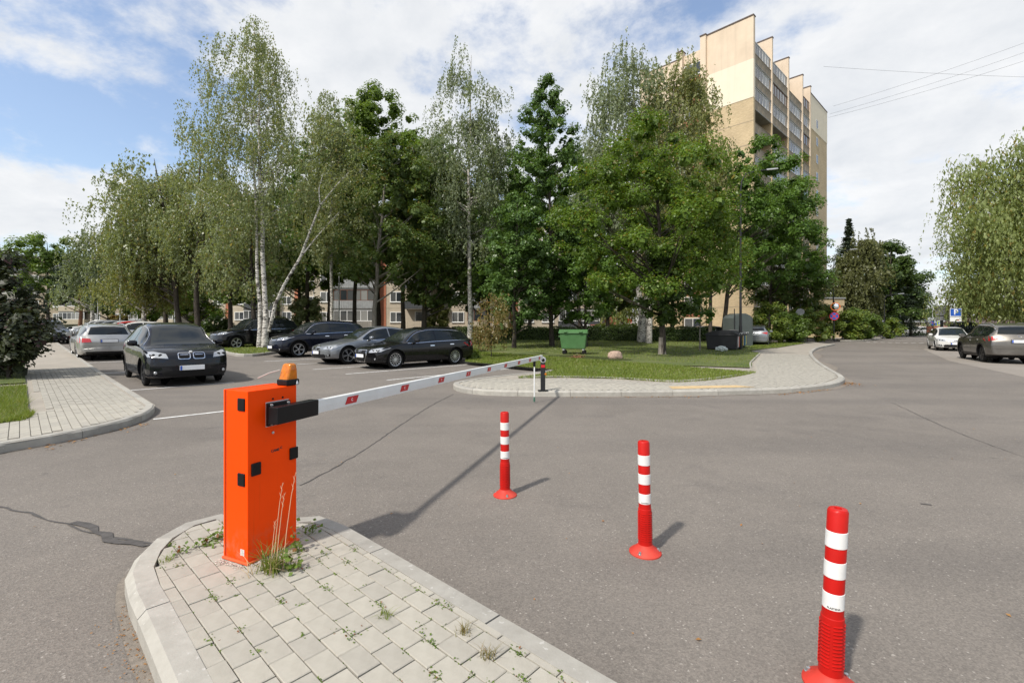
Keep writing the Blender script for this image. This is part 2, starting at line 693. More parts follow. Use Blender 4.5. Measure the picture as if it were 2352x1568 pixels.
def resample(path, step, smooth=True, closed=False):
    P = [Vector((p[0], p[1])) for p in path]
    dense = []
    n = len(P)
    for i in range(n - 1):
        p0, p1, p2, p3 = P[max(i - 1, 0)], P[i], P[i + 1], P[min(i + 2, n - 1)]
        m = max(2, int((p2 - p1).length / 0.05))
        for k in range(m):
            t = k / m
            if smooth:
                q = 0.5 * ((2 * p1) + (p2 - p0) * t + (2 * p0 - 5 * p1 + 4 * p2 - p3) * t * t + (3 * p1 - p0 - 3 * p2 + p3) * t ** 3)
            else:
                q = p1.lerp(p2, t)
            dense.append(q)
    dense.append(P[-1])
    out, acc = [dense[0]], 0.0
    for a, b in zip(dense, dense[1:]):
        acc += (b - a).length
        if acc >= step:
            out.append(b)
            acc = 0.0
    if (out[-1] - dense[-1]).length > step * 0.3:
        out.append(dense[-1])
    else:
        out[-1] = dense[-1]
    return out


def offset_path(pts, d):
    out = []
    n = len(pts)
    for i, p in enumerate(pts):
        t = (pts[min(i + 1, n - 1)] - pts[max(i - 1, 0)])
        t.normalize()
        out.append(p + Vector((-t.y, t.x)) * d)
    return out


def kerb(path, parent, h=0.12, w=0.15, step=1.0, smooth=True, side=1, name='kerb_stone', cham=0.03, sub=3):
    """stones along a path; the walkway lies on the left of the path when side = 1"""
    pts = resample(path, step / sub, smooth)
    inn = offset_path(pts, w * side)
    cho = offset_path(pts, cham * side)
    i = 0
    while i < len(pts) - 1:
        j = min(i + sub, len(pts) - 1)
        idx = list(range(i, j + 1))
        mb = MB()
        vs = []
        c = (pts[i] + pts[j]) / 2
        zc = zg(c.x, c.y)
        L = (pts[j] - pts[i]).length
        for q, k in enumerate(idx):
            s = 0.004 / max(L, 0.1)
            f = s if q == 0 else (-s if q == len(idx) - 1 else 0)
            dlt = (pts[j] - pts[i]) * f
            a, b_, cc = pts[k] + dlt, cho[k] + dlt, inn[k] + dlt
            zz_ = zg(a.x, a.y) - zc
            dz = random.uniform(-0.003, 0.003) if q == 0 else 0
            vs += [(a.x - c.x, a.y - c.y, zz_ - 0.06), (a.x - c.x, a.y - c.y, zz_ + h - cham), (b_.x - c.x, b_.y - c.y, zz_ + h + dz),
                   (cc.x - c.x, cc.y - c.y, zz_ + h + dz), (cc.x - c.x, cc.y - c.y, zz_ - 0.06)]
        fs = []
        m = len(idx)
        for q in range(m - 1):
            for k in range(5):
                f_ = (q * 5 + k, q * 5 + (k + 1) % 5, (q + 1) * 5 + (k + 1) % 5, (q + 1) * 5 + k)
                fs.append(f_ if side < 0 else f_[::-1])
        e0, e1 = tuple(range(5)), tuple((m - 1) * 5 + k for k in range(5))
        fs += [e0, e1[::-1]] if side > 0 else [e0[::-1], e1]
        mb.add(vs, fs)
        o = mb.build(name, M['kerb'], parent)
        o.location = (c.x, c.y, zc)
        i = j


def inside(poly, X, Y):
    res = np.zeros(len(X), dtype=bool)
    n = len(poly)
    for i in range(n):
        x0, y0 = poly[i][0], poly[i][1]
        x1, y1 = poly[(i + 1) % n][0], poly[(i + 1) % n][1]
        cond = ((y0 > Y) != (y1 > Y))
        with np.errstate(divide='ignore', invalid='ignore'):
            xi = (x1 - x0) * (Y - y0) / (y1 - y0 + 1e-12) + x0
        res ^= cond & (X < xi)
    return res


def clip_convex(sub, clip):
    out = list(sub)
    n = len(clip)
    for i in range(n):
        a, b = clip[i], clip[(i + 1) % n]
        inp, out = out, []
        if not inp:
            break
        def sd(p):
            return (b[0] - a[0]) * (p[1] - a[1]) - (b[1] - a[1]) * (p[0] - a[0])
        for k in range(len(inp)):
            p, q = inp[k], inp[(k + 1) % len(inp)]
            dp, dq = sd(p), sd(q)
            if dp >= 0:
                out.append(p)
            if (dp >= 0) != (dq >= 0):
                t_ = dp / (dp - dq)
                out.append((p[0] + (q[0] - p[0]) * t_, p[1] + (q[1] - p[1]) * t_))
    return out


def paver_mesh(poly, h=0.03, ch=0.0035):
    """a paver with a small chamfer, poly around its own centre"""
    n = len(poly)
    cx_, cy_ = sum(p[0] for p in poly) / n, sum(p[1] for p in poly) / n
    mb = MB()
    ins = []
    for p in poly:
        dx, dy = cx_ - p[0], cy_ - p[1]
        l = math.hypot(dx, dy) + 1e-9
        ins.append((p[0] + dx / l * ch * 1.4, p[1] + dy / l * ch * 1.4))
    vs = [(p[0], p[1], -h) for p in poly] + [(p[0], p[1], -ch) for p in poly] + [(p[0], p[1], 0) for p in ins]
    fs = [tuple(range(2 * n, 3 * n))]
    for r in (0, 1):
        fs += [(r * n + i, r * n + (i + 1) % n, (r + 1) * n + (i + 1) % n, (r + 1) * n + i) for i in range(n)]
    mb.add(vs, fs)
    me = mb.mesh('paver')
    me.materials.append(M['paver'])
    return me


def pave(poly, ang, size, gap, ztop, parent, convex, limit=300, maxd=14.0, jitter=0.0025):
    if area2(poly) < 0:
        poly = poly[::-1]
    ex, ey = (math.cos(ang), math.sin(ang)), (-math.sin(ang), math.cos(ang))
    us = [p[0] * ex[0] + p[1] * ex[1] for p in poly]
    ws = [p[0] * ey[0] + p[1] * ey[1] for p in poly]
    L, W = size
    a, b = (L - gap) / 2, (W - gap) / 2
    full = paver_mesh([(-a, -b), (a, -b), (a, b), (-a, b)])
    cells = []
    j0 = int(math.floor(min(ws) / W)) - 1
    for j in range(j0, int(math.ceil(max(ws) / W)) + 1):
        off = (L / 2 if j % 2 else 0.0)
        for i in range(int(math.floor(min(us) / L)) - 1, int(math.ceil(max(us) / L)) + 1):
            cu, cw = (i + 0.5) * L + off, (j + 0.5) * W
            cells.append((cu * ex[0] + cw * ey[0], cu * ex[1] + cw * ey[1]))
    X, Y = np.array([c[0] for c in cells]), np.array([c[1] for c in cells])
    todo = []
    for k, (x, y) in enumerate(cells):
        rect = [(x + s * a * ex[0] + t_ * b * ey[0], y + s * a * ex[1] + t_ * b * ey[1]) for s, t_ in ((-1, -1), (1, -1), (1, 1), (-1, 1))]
        d = math.hypot(x, y)
        if d > maxd or y < 0.8:
            continue
        rx, ry = np.array([p[0] for p in rect]), np.array([p[1] for p in rect])
        ins = inside(poly, rx, ry)
        if ins.all() or (not convex and ins.sum() >= 3):
            todo.append((d, x, y, None))
        elif convex:
            q = clip_convex(rect, poly)
            if len(q) >= 3 and abs(area2(q)) > 0.12 * 4 * a * b:
                todo.append((d, x, y, q))
    todo.sort(key=lambda q: q[0])
    rest = MB()
    for n_, (d, x, y, q) in enumerate(todo):
        z = zg(x, y) + ztop + random.uniform(-jitter, jitter)
        if n_ < limit:
            if q is None:
                o = obj('paver', full, parent)
                o.rotation_euler = (random.uniform(-.006, .006), random.uniform(-.006, .006), ang + random.uniform(-.008, .008))
            else:
                o = obj('paver', paver_mesh([(p[0] - x, p[1] - y) for p in q]), parent)
            o.location = (x, y, z)
        else:
            pol = q or [(x + s * a * ex[0] + t_ * b * ey[0], y + s * a * ex[1] + t_ * b * ey[1]) for s, t_ in ((-1, -1), (1, -1), (1, 1), (-1, 1))]
            nn = len(pol)
            vs = [(p[0], p[1], z) for p in pol] + [(p[0], p[1], z - 0.02) for p in pol]
            rest.add(vs, [tuple(range(nn))] + [(i + nn, (i + 1) % nn + nn, (i + 1) % nn, i) for i in range(nn)])
    if rest.v:
        o = rest.build('paver_field', M['paver'], parent)
        o['kind'] = 'stuff'


# far ground and the asphalt
sheet('ground', [(-900, -60), (900, -60), (900, 1500), (-900, 1500)], -0.012, M['turf'])
asphalt = [(-26, -10), (40, -10), (90, 20), (120, 90), (160, 170), (150, 180), (84, 100), (60, 62), (48, 52), (30, 50), (-12, 62), (-30, 62), (-75, 110), (-100, 95), (-60, 45), (-26, 12)]
road = sheet('road', asphalt, 0.0, M['asphalt'])
sheet('sandy_parking', [G(2120, 802), G(2181, 829), G(2352, 866), G(2560, 905), (40, 20), (60, 40), G(2300, 786), G(2150, 792)], 0.004, M['sandy'])

# ---- pavement of the barrier island
isl_bottom = [(1.09, -0.52), G(355, 1568), G(290, 1392), G(302, 1328), G(385, 1252), G(512, 1212)]
isl_top = [G(600, 1190, .12), G(690, 1180, .12), G(757, 1183, .12), G(826, 1215, .12), G(1450, 1568, .12), (2.87, -0.37)]
isl_path = isl_bottom + isl_top          # clockwise: walkway on the right
island = sheet('barrier_island', [tuple(p) for p in offset_path(resample(isl_path, 0.25), -0.05)], 0.085, M['joint'])
kerb(isl_path, island, 0.12, 0.13, 0.9, True, -1, cham=0.035, sub=4)
isl_in = [tuple(p) for p in offset_path(resample(isl_path, 0.3), -0.133)]


def hull(pts):
    pts = sorted(set((round(p[0], 4), round(p[1], 4)) for p in pts))
    def half(ps):
        h_ = []
        for p in ps:
            while len(h_) >= 2 and (h_[-1][0] - h_[-2][0]) * (p[1] - h_[-2][1]) - (h_[-1][1] - h_[-2][1]) * (p[0] - h_[-2][0]) <= 0:
                h_.pop()
            h_.append(p)
        return h_
    a, b = half(pts), half(pts[::-1])
    return a[:-1] + b[:-1]


isl_hull = hull(isl_in)
ISL_ANG = math.atan2(-0.678, 0.735)
pave(isl_hull, ISL_ANG, (0.165, 0.108), 0.0045, 0.117, island, True, limit=300, maxd=9)

# ---- left pavement
lk = [G(-420, 1130), G(-150, 1074), G(0, 1041), G(130, 1018), G(250, 992), G(322, 970), G(352, 952)]
k0 = Vector(G(356, 943))
lk += [tuple(k0)] + [tuple(k0 + Vector(U) * s) for s in (0.6, 1.4, 4, 10, 20, 40, 58)]
lk_in = offset_path([Vector(p) for p in lk], 1.0)
lp = [tuple(p) for p in lk] + [tuple(k0 + Vector(U) * 58 - Vector(V) * 9), (-24, 6)]
left_walk = sheet('sidewalk', lp, 0.104, M['pale_sidewalk'])
kerb(lk, left_walk, 0.12, 0.13, 1.0, True, 1)
walk_poly = [tuple(p) for p in offset_path(resample(lk[:8] + [lk[9], lk[10], lk[11]], 0.3), 0.135)]
e_ = Vector(walk_poly[-1]) - Vector(V) * 1.55
lawn_a = G(66, 948, .12)
walk_poly += [tuple(e_), (lawn_a[0] + .05, lawn_a[1] + .25), lawn_a, G(0, 970, .12), G(-420, 1010, .12)]
pave(walk_poly, UA, (0.2, 0.1), 0.007, 0.117, left_walk, False, limit=300, maxd=26)
far_walk = [tuple(k0 + Vector(U) * 8 - Vector(V) * 0.1), tuple(k0 + Vector(U) * 8 - Vector(V) * 1.65), tuple(k0 + Vector(U) * 57 - Vector(V) * 1.65), tuple(k0 + Vector(U) * 57 - Vector(V) * 0.1)]
sheet('sidewalk_surface', far_walk, 0.108, M['pale_sidewalk'], left_walk)
la = Vector(lawn_a)
lawn_l1 = [lawn_a, tuple(la + Vector(U) * 4.6), tuple(la + Vector(U) * 4.6 - Vector(V) * 9), G(-420, 1012, .12), G(-150, 985, .12), G(0, 971, .12), G(52, 962, .12)]
lawn_l2 = [tuple(la + Vector(U) * 5.3), tuple(la + Vector(U) * 55), tuple(la + Vector(U) * 55 - Vector(V) * 14), tuple(la + Vector(U) * 5.3 - Vector(V) * 9)]
sheet('lawn_left', lawn_l1, 0.135, M['turf'])
sheet('lawn_left_far', lawn_l2, 0.135, M['turf'])

# ---- central pavement with lawns
ck = [G(1286, 853), G(1240, 861), G(1185, 867), G(1110, 876), G(1060, 884), G(1040, 890), G(1052, 899), G(1085, 905), G(1145, 909), G(1300, 911), G(1500, 910), G(1640, 908),
      G(1780, 904), G(1860, 898), G(1910, 891), G(1937, 882), G(1938, 872), G(1915, 858), G(1885, 838), G(1868, 820), G(1868, 809), G(1885, 800), G(1918, 793)]
ck_back = [G(1852, 787), G(1760, 780), (22, 49), (13, 50), (-14, 50), (-24, 47), (-15.5, 34), (-10.2, 27.2), G(1063, 833)]
ck_d = [tuple(p) for p in resample(ck, 0.4)]
mid_walk = sheet('central_sidewalk', [tuple(p) for p in offset_path([Vector(p) for p in ck_d], 0.05)] + ck_back, 0.106, M['pale_sidewalk'])
kerb(ck, mid_walk, 0.12, 0.15, 1.0, True, 1)
kerb([(-10.2, 27.2), G(1063, 833), G(1286, 853)], mid_walk, 0.12, 0.13, 1.0, False, -1)
lawn_f = [G(1190, 867, .12), G(1300, 866, .12), G(1420, 869, .12), G(1500, 874, .12), G(1560, 876, .12), G(1640, 870, .12), G(1700, 861, .12), G(1728, 855, .12), G(1700, 853, .12),
          G(1500, 836, .12), G(1300, 822, .12), G(1090, 808, .12), G(1072, 815, .12), G(1068, 831, .12), G(1180, 841, .12), G(1280, 850, .12), G(1240, 860, .12)]
lawn_m = [G(1085, 800, .12), G(1300, 814, .12), G(1500, 829, .12), G(1727, 845, .12), G(1727, 832, .12), G(1747, 812, .12), G(1722, 806, .12), (17.2, 31), (20, 42), (19, 48.5), (12, 49.5),
          (-14, 49.5), (-23, 46.5), (-14.8, 34), (-9.8, 27.3), (-2.5, 20.4)]
lawn_s = [G(1722, 800, .12), G(1783, 799, .12), G(1850, 788, .12), G(1790, 785, .12), G(1742, 787, .12)]
sheet('lawn_front', lawn_f, 0.135, M['turf'])
sheet('lawn_middle', lawn_m, 0.135, M['turf'])
sheet('lawn_corner', lawn_s, 0.135, M['turf'])
kerb(lawn_f[:8], mid_walk, 0.15, 0.06, 1.0, True, 1, 'edging_stone', 0.01)
kerb([G(1727, 845, .12), G(1727, 832, .12), G(1747, 812, .12)], mid_walk, 0.15, 0.06, 1.0, True, 1, 'edging_stone', 0.01)
pv = [tuple(p) for p in offset_path(resample(ck[3:20], 0.4), 0.16)] + [G(1750, 812, .12), G(1732, 834, .12), G(1735, 852, .12), G(1700, 864, .12), G(1640, 873, .12), G(1560, 879, .12), G(1500, 878, .12), G(1420, 872, .12), G(1300, 869, .12), G(1192, 870, .12)]
pave(pv, VA, (0.2, 0.1), 0.008, 0.117, mid_walk, False, limit=300, maxd=34)
tac = sheet('tactile_strip', [G(1535, 887, .12), G(1690, 884.5, .12), G(1735, 888.5, .12), G(1545, 893, .12)], 0.1225, M['tactile'], mid_walk)

# ---- birch island, back lawn, far right pavements
bi = [G(484, 797), G(494, 806), G(522, 814), G(552, 819), G(590, 818), G(640, 811), G(700, 800), G(720, 792)]
bi_back = [G(640, 789), G(540, 790)]
birch_isl = sheet('birch_island', [tuple(p) for p in offset_path(resample(bi, 0.4), 0.04)] + bi_back, 0.12, M['turf'])
kerb(bi, birch_isl, 0.13, 0.13, 1.0, True, 1)
sheet('lawn_back', [(-16.5, 37.2), (-13, 50), (-36, 66), (-70, 106), (-78, 100), (-44, 56), (-34, 45), (-24, 40.5)], 0.03, M['turf'])
rs = [G(1935, 785), G(1999, 782), G(2046, 774.5), G(2104, 768), G(2150, 763)]
rs_back = [G(2150, 761), G(2055, 766), G(1990, 771), G(1930, 777), G(1900, 779)]
far_r = sheet('far_sidewalk', rs + rs_back, 0.11, M['pale_sidewalk'])
kerb(rs, far_r, 0.13, 0.2, 1.5, True, 1)
sheet('lawn_right_far', [G(1900, 778), G(1990, 770), G(2055, 765), G(2150, 760), (150, 170), (60, 90), (22, 52)], 0.13, M['turf'])


# ---- sand swept against the kerbs
def sand(path, w0, w1, seed, side=-1):
    rnd = random.Random(seed)
    pts = resample(path, 0.12, True)
    nn = len(pts)
    ws_ = [w0 + (w1 - w0) * (0.5 + 0.5 * math.sin(i * 0.13 + seed)) * rnd.uniform(.5, 1.0) * math.sin(math.pi * (i + .5) / nn) ** .5 for i in range(nn)]
    tl = offset_path(pts, 0.0)
    mb = MB()
    vs = []
    for i, p in enumerate(pts):
        t_ = pts[min(i + 1, nn - 1)] - pts[max(i - 1, 0)]
        t_.normalize()
        q = p + Vector((-t_.y, t_.x)) * side * ws_[i]
        vs += [(p.x, p.y, zg(p.x, p.y) + .0045), (q.x, q.y, zg(q.x, q.y) + .0045)]
    fs = [(2 * i, 2 * i + 2, 2 * i + 3, 2 * i + 1) if side > 0 else (2 * i + 1, 2 * i + 3, 2 * i + 2, 2 * i) for i in range(nn - 1)]
    mb.add(vs, fs)
    mb.build('sand_strip', M['kerb_sand'], road)


mat('kerb_sand', (.205, .178, .148), .95, .25, 30, .5, 150, dirt=((.15, .13, .11), .8))
sand(ck[9:16], .05, .30, 1)
sand(ck[15:22], .10, .55, 2)
sand(lk[1:8], .03, .10, 3)
sand(isl_path[0:6], .02, .07, 4, 1)


# ---- painted lines, cracks
def strip(name, a, b, w, mat_, parent=road, z=0.005):
    a, b = Vector(a), Vector(b)
    d = (b - a).normalized()
    n = Vector((-d.y, d.x)) * w / 2
    return sheet(name, [tuple(a - n), tuple(b - n), tuple(b + n), tuple(a + n)], z, mat_, parent)


def vline(p, L, back=0.0):
    p = Vector(p)
    strip('parking_line', p - Vector(V) * back, p + Vector(V) * L, 0.085, M['white_line'])


for px, py, L in ((352, 963, 2.1), (292, 897, 2.2), (229, 858, 2.1), (184, 834, 2.1), (158, 820, 2.1), (140, 809, 2.1), (128, 802, 2.1)):
    vline(G(px, py), L)
for px, py, L in ((888, 873, 5.0), (794, 859, 5.0), (719, 848.5, 5.0), (683, 836.5, 5.0), (607, 830, 5.0)):
    vline(G(px, py), L)
p0, p1 = Vector(G(1988, 785.5)), Vector(G(2148, 788.5))
for i in range(9):
    a = p0.lerp(p1, (i + 0.05) / 9)
    b = p0.lerp(p1, (i + 0.62) / 9)
    strip('crossing_mark', a, b, 0.45, M['white_line'])


def crack(pxs, w0, w1, seed, dz=0.004):
    rnd = random.Random(seed)
    pts = resample([G(*p) for p in pxs], 0.09, True)
    left, right = [], []
    for i, p in enumerate(pts):
        t_ = pts[min(i + 1, len(pts) - 1)] - pts[max(i - 1, 0)]
        t_.normalize()
        n = Vector((-t_.y, t_.x))
        w = rnd.uniform(w0, w1) / 2
        o = rnd.uniform(-1, 1) * w1 * 0.6
        left.append(p + n * (w + o))
        right.append(p + n * (-w + o))
    mb = MB()
    vs = [(q.x, q.y, zg(q.x, q.y) + dz) for q in left + right]
    m = len(left)
    mb.add(vs, [(m + i, m + i + 1, i + 1, i) for i in range(m - 1)])
    mb.build('crack', M['tar'], road)


crack([(690, 1115), (760, 1078), (830, 1037), (900, 990), (960, 950), (1000, 926), (1042, 905)], 0.008, 0.022, 1)
crack([(-60, 1150), (0, 1163), (90, 1186), (180, 1213), (250, 1232), (300, 1243), (385, 1256)], 0.008, 0.028, 2)
crack([(160, 1203), (230, 1226), (290, 1246), (350, 1252)], 0.03, 0.07, 5, 0.008)
crack([(2115, 1157), (2140, 1160)], 0.02, 0.05, 3)
crack([(2050, 925), (2180, 985), (2352, 1050)], 0.004, 0.012, 4, 0.006)

# ------------------------------------------------------------------ vegetation
leafmat('leaf_birch', (0.150, 0.190, 0.082), (0.250, 0.290, 0.140), (0.30, 0.25, 0.11), 0.42, 0.4, 0.45)
leafmat('leaf_birch_olive', (0.150, 0.172, 0.058), (0.240, 0.262, 0.100), (0.26, 0.22, 0.08), 0.42)
leafmat('leaf_olive_dark', (0.085, 0.100, 0.036), (0.150, 0.160, 0.062), None, 0.36)
leafmat('leaf_birch_grey', (0.132, 0.172, 0.092), (0.225, 0.268, 0.155), None, 0.40, 0.4, 0.45)
leafmat('leaf_lime', (0.074, 0.138, 0.022), (0.158, 0.244, 0.036), (0.20, 0.17, 0.03), 0.42)
leafmat('leaf_dark', (0.066, 0.113, 0.031), (0.144, 0.202, 0.054), (0.16, 0.13, 0.03), 0.36)
leafmat('leaf_glossy', (0.060, 0.122, 0.029), (0.126, 0.213, 0.057), None, 0.34, 0.36, 0.5)
leafmat('leaf_bright', (0.085, 0.150, 0.028), (0.150, 0.220, 0.050), None, 0.46)
leafmat('leaf_oak', (0.066, 0.138, 0.025), (0.138, 0.235, 0.046), None, 0.38)
leafmat('leaf_purple', (0.022, 0.032, 0.016), (0.050, 0.060, 0.026), (0.06, 0.03, 0.03), 0.28)
leafmat('leaf_willow', (0.165, 0.215, 0.070), (0.270, 0.320, 0.118), (0.28, 0.23, 0.06), 0.42)
leafmat('leaf_spruce', (0.020, 0.036, 0.020), (0.045, 0.066, 0.034), None, 0.12, 0.6)
leafmat('leaf_dry', (0.22, 0.15, 0.05), (0.17, 0.17, 0.06), (0.32, 0.17, 0.06), 0.4)
leafmat('leaf_shrub', (0.090, 0.150, 0.028), (0.190, 0.250, 0.050), (0.24, 0.24, 0.05), 0.42)
leafmat('leaf_hedge', (0.033, 0.067, 0.015), (0.083, 0.128, 0.026), None, 0.3)
leafmat('leaf_weed', (0.090, 0.156, 0.024), (0.156, 0.228, 0.042), (0.26, 0.12, 0.06), 0.4)
leafmat('leaf_litter', (0.30, 0.12, 0.03), (0.36, 0.20, 0.07), None, 0.2)
leafmat('grass_blade', (0.106, 0.168, 0.020), (0.230, 0.280, 0.050), (0.30, 0.26, 0.12), 0.4)


def leaf_arrays(P, N, size, rs, aspect=0.8, along=None):
    n = len(P)
    N = N / (np.linalg.norm(N, axis=1, keepdims=True) + 1e-9)
    r = rs.normal(size=(n, 3)) if along is None else along + rs.normal(size=(n, 3)) * 0.25
    a = r - N * (r * N).sum(1, keepdims=True)
    a /= np.linalg.norm(a, axis=1, keepdims=True) + 1e-9
    b = np.cross(N, a)
    s = np.asarray(size).reshape(-1, 1)
    V_ = np.empty((n, 4, 3))
    V_[:, 0] = P - a * s * 0.5
    V_[:, 1] = P + b * s * aspect * 0.5 + N * s * 0.1
    V_[:, 2] = P + a * s * 0.5
    V_[:, 3] = P - b * s * aspect * 0.5 + N * s * 0.1
    return V_.reshape(-1, 3), np.arange(4 * n).reshape(n, 4)


PROF = {
    'bush': ([0, .06, .4, .75, .93, 1], [.9, 1.0, .98, .85, .55, .2]),
    'birch': ([0, .12, .3, .5, .7, .85, .95, 1], [.6, .92, 1.0, .95, .78, .52, .26, .06]),
    'full': ([0, .08, .25, .6, .82, .94, 1], [.6, .9, 1.0, .95, .72, .45, .12]),
    'birchwide': ([0, .15, .4, .65, .85, 1], [.7, 1.0, .98, .8, .5, .12]),
    'lime': ([0, .1, .3, .55, .8, .93, 1], [.45, .85, 1.0, .88, .55, .3, .06]),
    'round': ([0, .15, .45, .75, .92, 1], [.5, .85, 1.0, .82, .45, .1]),
    'tall': ([0, .1, .3, .55, .8, 1], [.75, 1.0, .92, .75, .45, .06]),
    'willow': ([0, .2, .5, .75, .92, 1], [1.0, 1.05, 1.0, .85, .5, .1]),
    'spruce': ([0, .05, 1], [.9, 1.0, .03]),
    'ivy': ([0, .12, .35, .7, 1], [.5, 1, .85, .6, .4]),
}


def envelope(n, prof, R, rs, outer=0.45, lob=0.25):
    t_, r_ = PROF[prof]
    ph = rs.uniform(0, 6.28, 4)
    T = []
    while len(T) < n:
        c = rs.uniform(0, 1, n)
        w = np.interp(c, t_, r_)
        T += list(c[rs.uniform(0, 1.06, n) < w ** 1.5])
    T = np.array(T[:n])
    th = rs.uniform(0, 2 * np.pi, n)
    lobe = 1 + lob * (np.sin(2 * th + ph[0] + 5 * T) * .5 + np.sin(3 * th + ph[1] - 7 * T) * .35 + np.sin(5 * th + ph[2] + 11 * T) * .3)
    rho = rs.uniform(0, 1, n) ** outer * np.interp(T, t_, r_) * R * lobe
    return T, rho * np.cos(th), rho * np.sin(th)


def tree(name, label, style, prof, px, Y, top, xl, xr, bot, leafm, leaf=0.11, bark='bark', r0=0.16, dens=3.0, seed=1, group=None,
         cat='tree', nmax=26000, stems=None, lean=0.0, zb=None, limbs=34, strand=(0.7, 2.0), clump=0.2, trunk_top=0.9, depth=1.0, base=None, lasp=0.62, fill=0.2, lob=.25, tight=1.0):
    rs = np.random.RandomState(seed)
    rnd = random.Random(seed)
    X = atY(px, Y)
    z0 = (zg(X, Y) + 0.02) if zb is None else zb
    root = thing(name, label, cat, (X, Y, z0), 0, group)
    zt, zbt = zpx(top, Y) - z0, max(0.05, zpx(bot, Y) - z0)
    Hc = zt - zbt
    R = (xr - xl) / 2 * Y / F * 1.08
    ox = atY((xl + xr) / 2, Y) - X
    k = 1024.0 / 2352.0
    ppm = F * k / Y
    area = (xr - xl) * k * (bot - top) * k * 0.72
    leaf = max(leaf, 1.95 / ppm)
    nmax = int(nmax * 1.3)
    n = int(min(nmax, max(700, area * dens / (0.33 * (leaf * ppm) ** 2))))
    tips = []
    if style == 'clump':
        rc = max(0.28, R * clump)
        nc = int(max(14, 3.2 * (R / rc) ** 2 * max(0.6, Hc / (2 * R))))
        T, x, y = envelope(nc, prof, (R - rc * 0.4) * 1.12, rs, 0.42)
        C = np.stack([ox + x, y * depth, zbt + rc * .4 + T * (Hc - rc * .6)], 1)
        tips = C
        rad = rc * rs.uniform(0.6, 1.35, nc)
        wgt = rad ** 2
        which = rs.choice(nc, n, p=wgt / wgt.sum())
        d = rs.normal(size=(n, 3))
        d /= np.linalg.norm(d, axis=1, keepdims=True)
        d[:, 2] = np.where(rs.uniform(size=n) < 0.55, np.abs(d[:, 2]), d[:, 2])
        rr = rs.uniform(0.35, 1.08, n) ** 0.6
        P = C[which] + d * (rad[which] * rr)[:, None] * np.array([1, 1, 0.74])
        P[:, 2] -= 0.12 * (d[:, 0] ** 2 + d[:, 1] ** 2) * rad[which]
        P[:, 2] = np.maximum(P[:, 2], 0.06)
        N = d * np.array([.7, .7, .5]) + np.array([0, 0, 0.75]) + rs.normal(size=(n, 3)) * 0.42
        sz = leaf * rs.uniform(0.65, 1.3, n)
        nf = int(n * fill)
        wf = rs.choice(nc, nf, p=wgt / wgt.sum())
        df = rs.normal(size=(nf, 3))
        df /= np.linalg.norm(df, axis=1, keepdims=True)
        Pf = C[wf] * np.array([.86, .86, 1]) + np.array([.14 * ox, 0, 0]) + df * (rad[wf] * rs.uniform(0, .7, nf))[:, None] * np.array([1, 1, .7])
        Pf[:, 2] = np.maximum(Pf[:, 2] - .1, .15)
        P = np.concatenate([P, Pf])
        N = np.concatenate([N, df + np.array([0, 0, .5])])
        sz = np.concatenate([sz, leaf * rs.uniform(2.0, 3.4, nf)])
        V_, Q = leaf_arrays(P, N, sz, rs)
    elif style == 'strand':
        per = 26
        nb = max(24, int(n / per / 9))
        T, x, y = envelope(nb, prof, R * 0.94, rs, 0.5, lob)
        C = np.stack([ox + x, y * depth, zbt + 0.12 * Hc + T * Hc * 0.88], 1)
        tips = C
        ns = n // per
        which = rs.randint(0, nb, ns)
        sp = (0.16 + 0.09 * R) * tight
        S = C[which] + rs.normal(size=(ns, 3)) * np.array([sp, sp, sp * 0.7])
        S[:, 2] = np.minimum(S[:, 2], zt)
        ln = rs.uniform(strand[0], strand[1], ns)
        ax = np.stack([S[:, 0] - ox, S[:, 1], np.zeros(ns)], 1)
        ax /= np.linalg.norm(ax, axis=1, keepdims=True) + 1e-6
        s = rs.uniform(0, 1, (ns, per))
        P = S[:, None, :] + ax[:, None, :] * (0.22 * np.sqrt(s) * ln[:, None])[:, :, None]
        P[:, :, 2] -= (s ** 1.15) * ln[:, None]
        P = P.reshape(-1, 3) + rs.normal(size=(ns * per, 3)) * np.array([.06, .06, .05])
        P = P[P[:, 2] > max(0.3, zbt * 0.8)]
        m = len(P)
        sz = leaf * rs.uniform(0.7, 1.25, m)
        nf = int(m * fill)
        wf = rs.randint(0, nb, nf)
        Pf = C[wf] * np.array([.9, .9, 1]) + np.array([.1 * ox, 0, 0]) + rs.normal(size=(nf, 3)) * np.array([sp, sp, sp]) * .9
        Pf[:, 2] -= rs.uniform(0, .6, nf) * np.mean(strand)
        Pf = Pf[Pf[:, 2] > zbt]
        Pf = Pf[Pf[:, 2] < zbt + Hc * .86]
        sz = np.concatenate([sz, leaf * rs.uniform(1.3, 2.2, len(Pf))])
        P = np.concatenate([P, Pf])
        m = len(P)
        N = rs.normal(size=(m, 3)) * np.array([1, 1, .45]) + np.array([-.25, -.3, .4])
        V_, Q = leaf_arrays(P, N, sz, rs, lasp, np.array([0, 0, -1.0]))
    else:                                        # spruce
        nbr = max(90, n // 60)
        T = rs.uniform(0, 1, nbr) ** 0.8
        th = rs.uniform(0, 6.283, nbr)
        Lb = (1 - T) * R * rs.uniform(0.7, 1.1, nbr) + 0.12
        s = rs.uniform(0.05, 1, (nbr, 60))
        rr = s * Lb[:, None]
        P = np.stack([rr * np.cos(th)[:, None], rr * np.sin(th)[:, None], (zbt + T * Hc)[:, None] - 0.32 * rr + 0.14 * rr ** 2 / (Lb[:, None] + .1)], 2)
        side = rs.normal(size=P.shape) * (0.1 + 0.13 * Lb[:, None, None] * (1 - s[:, :, None] * .6))
        side[:, :, 2] = -np.abs(side[:, :, 2]) * 0.6
        P = (P + side).reshape(-1, 3)
        P[:, 0] += ox
        P[:, 2] = np.maximum(P[:, 2], 0.1)
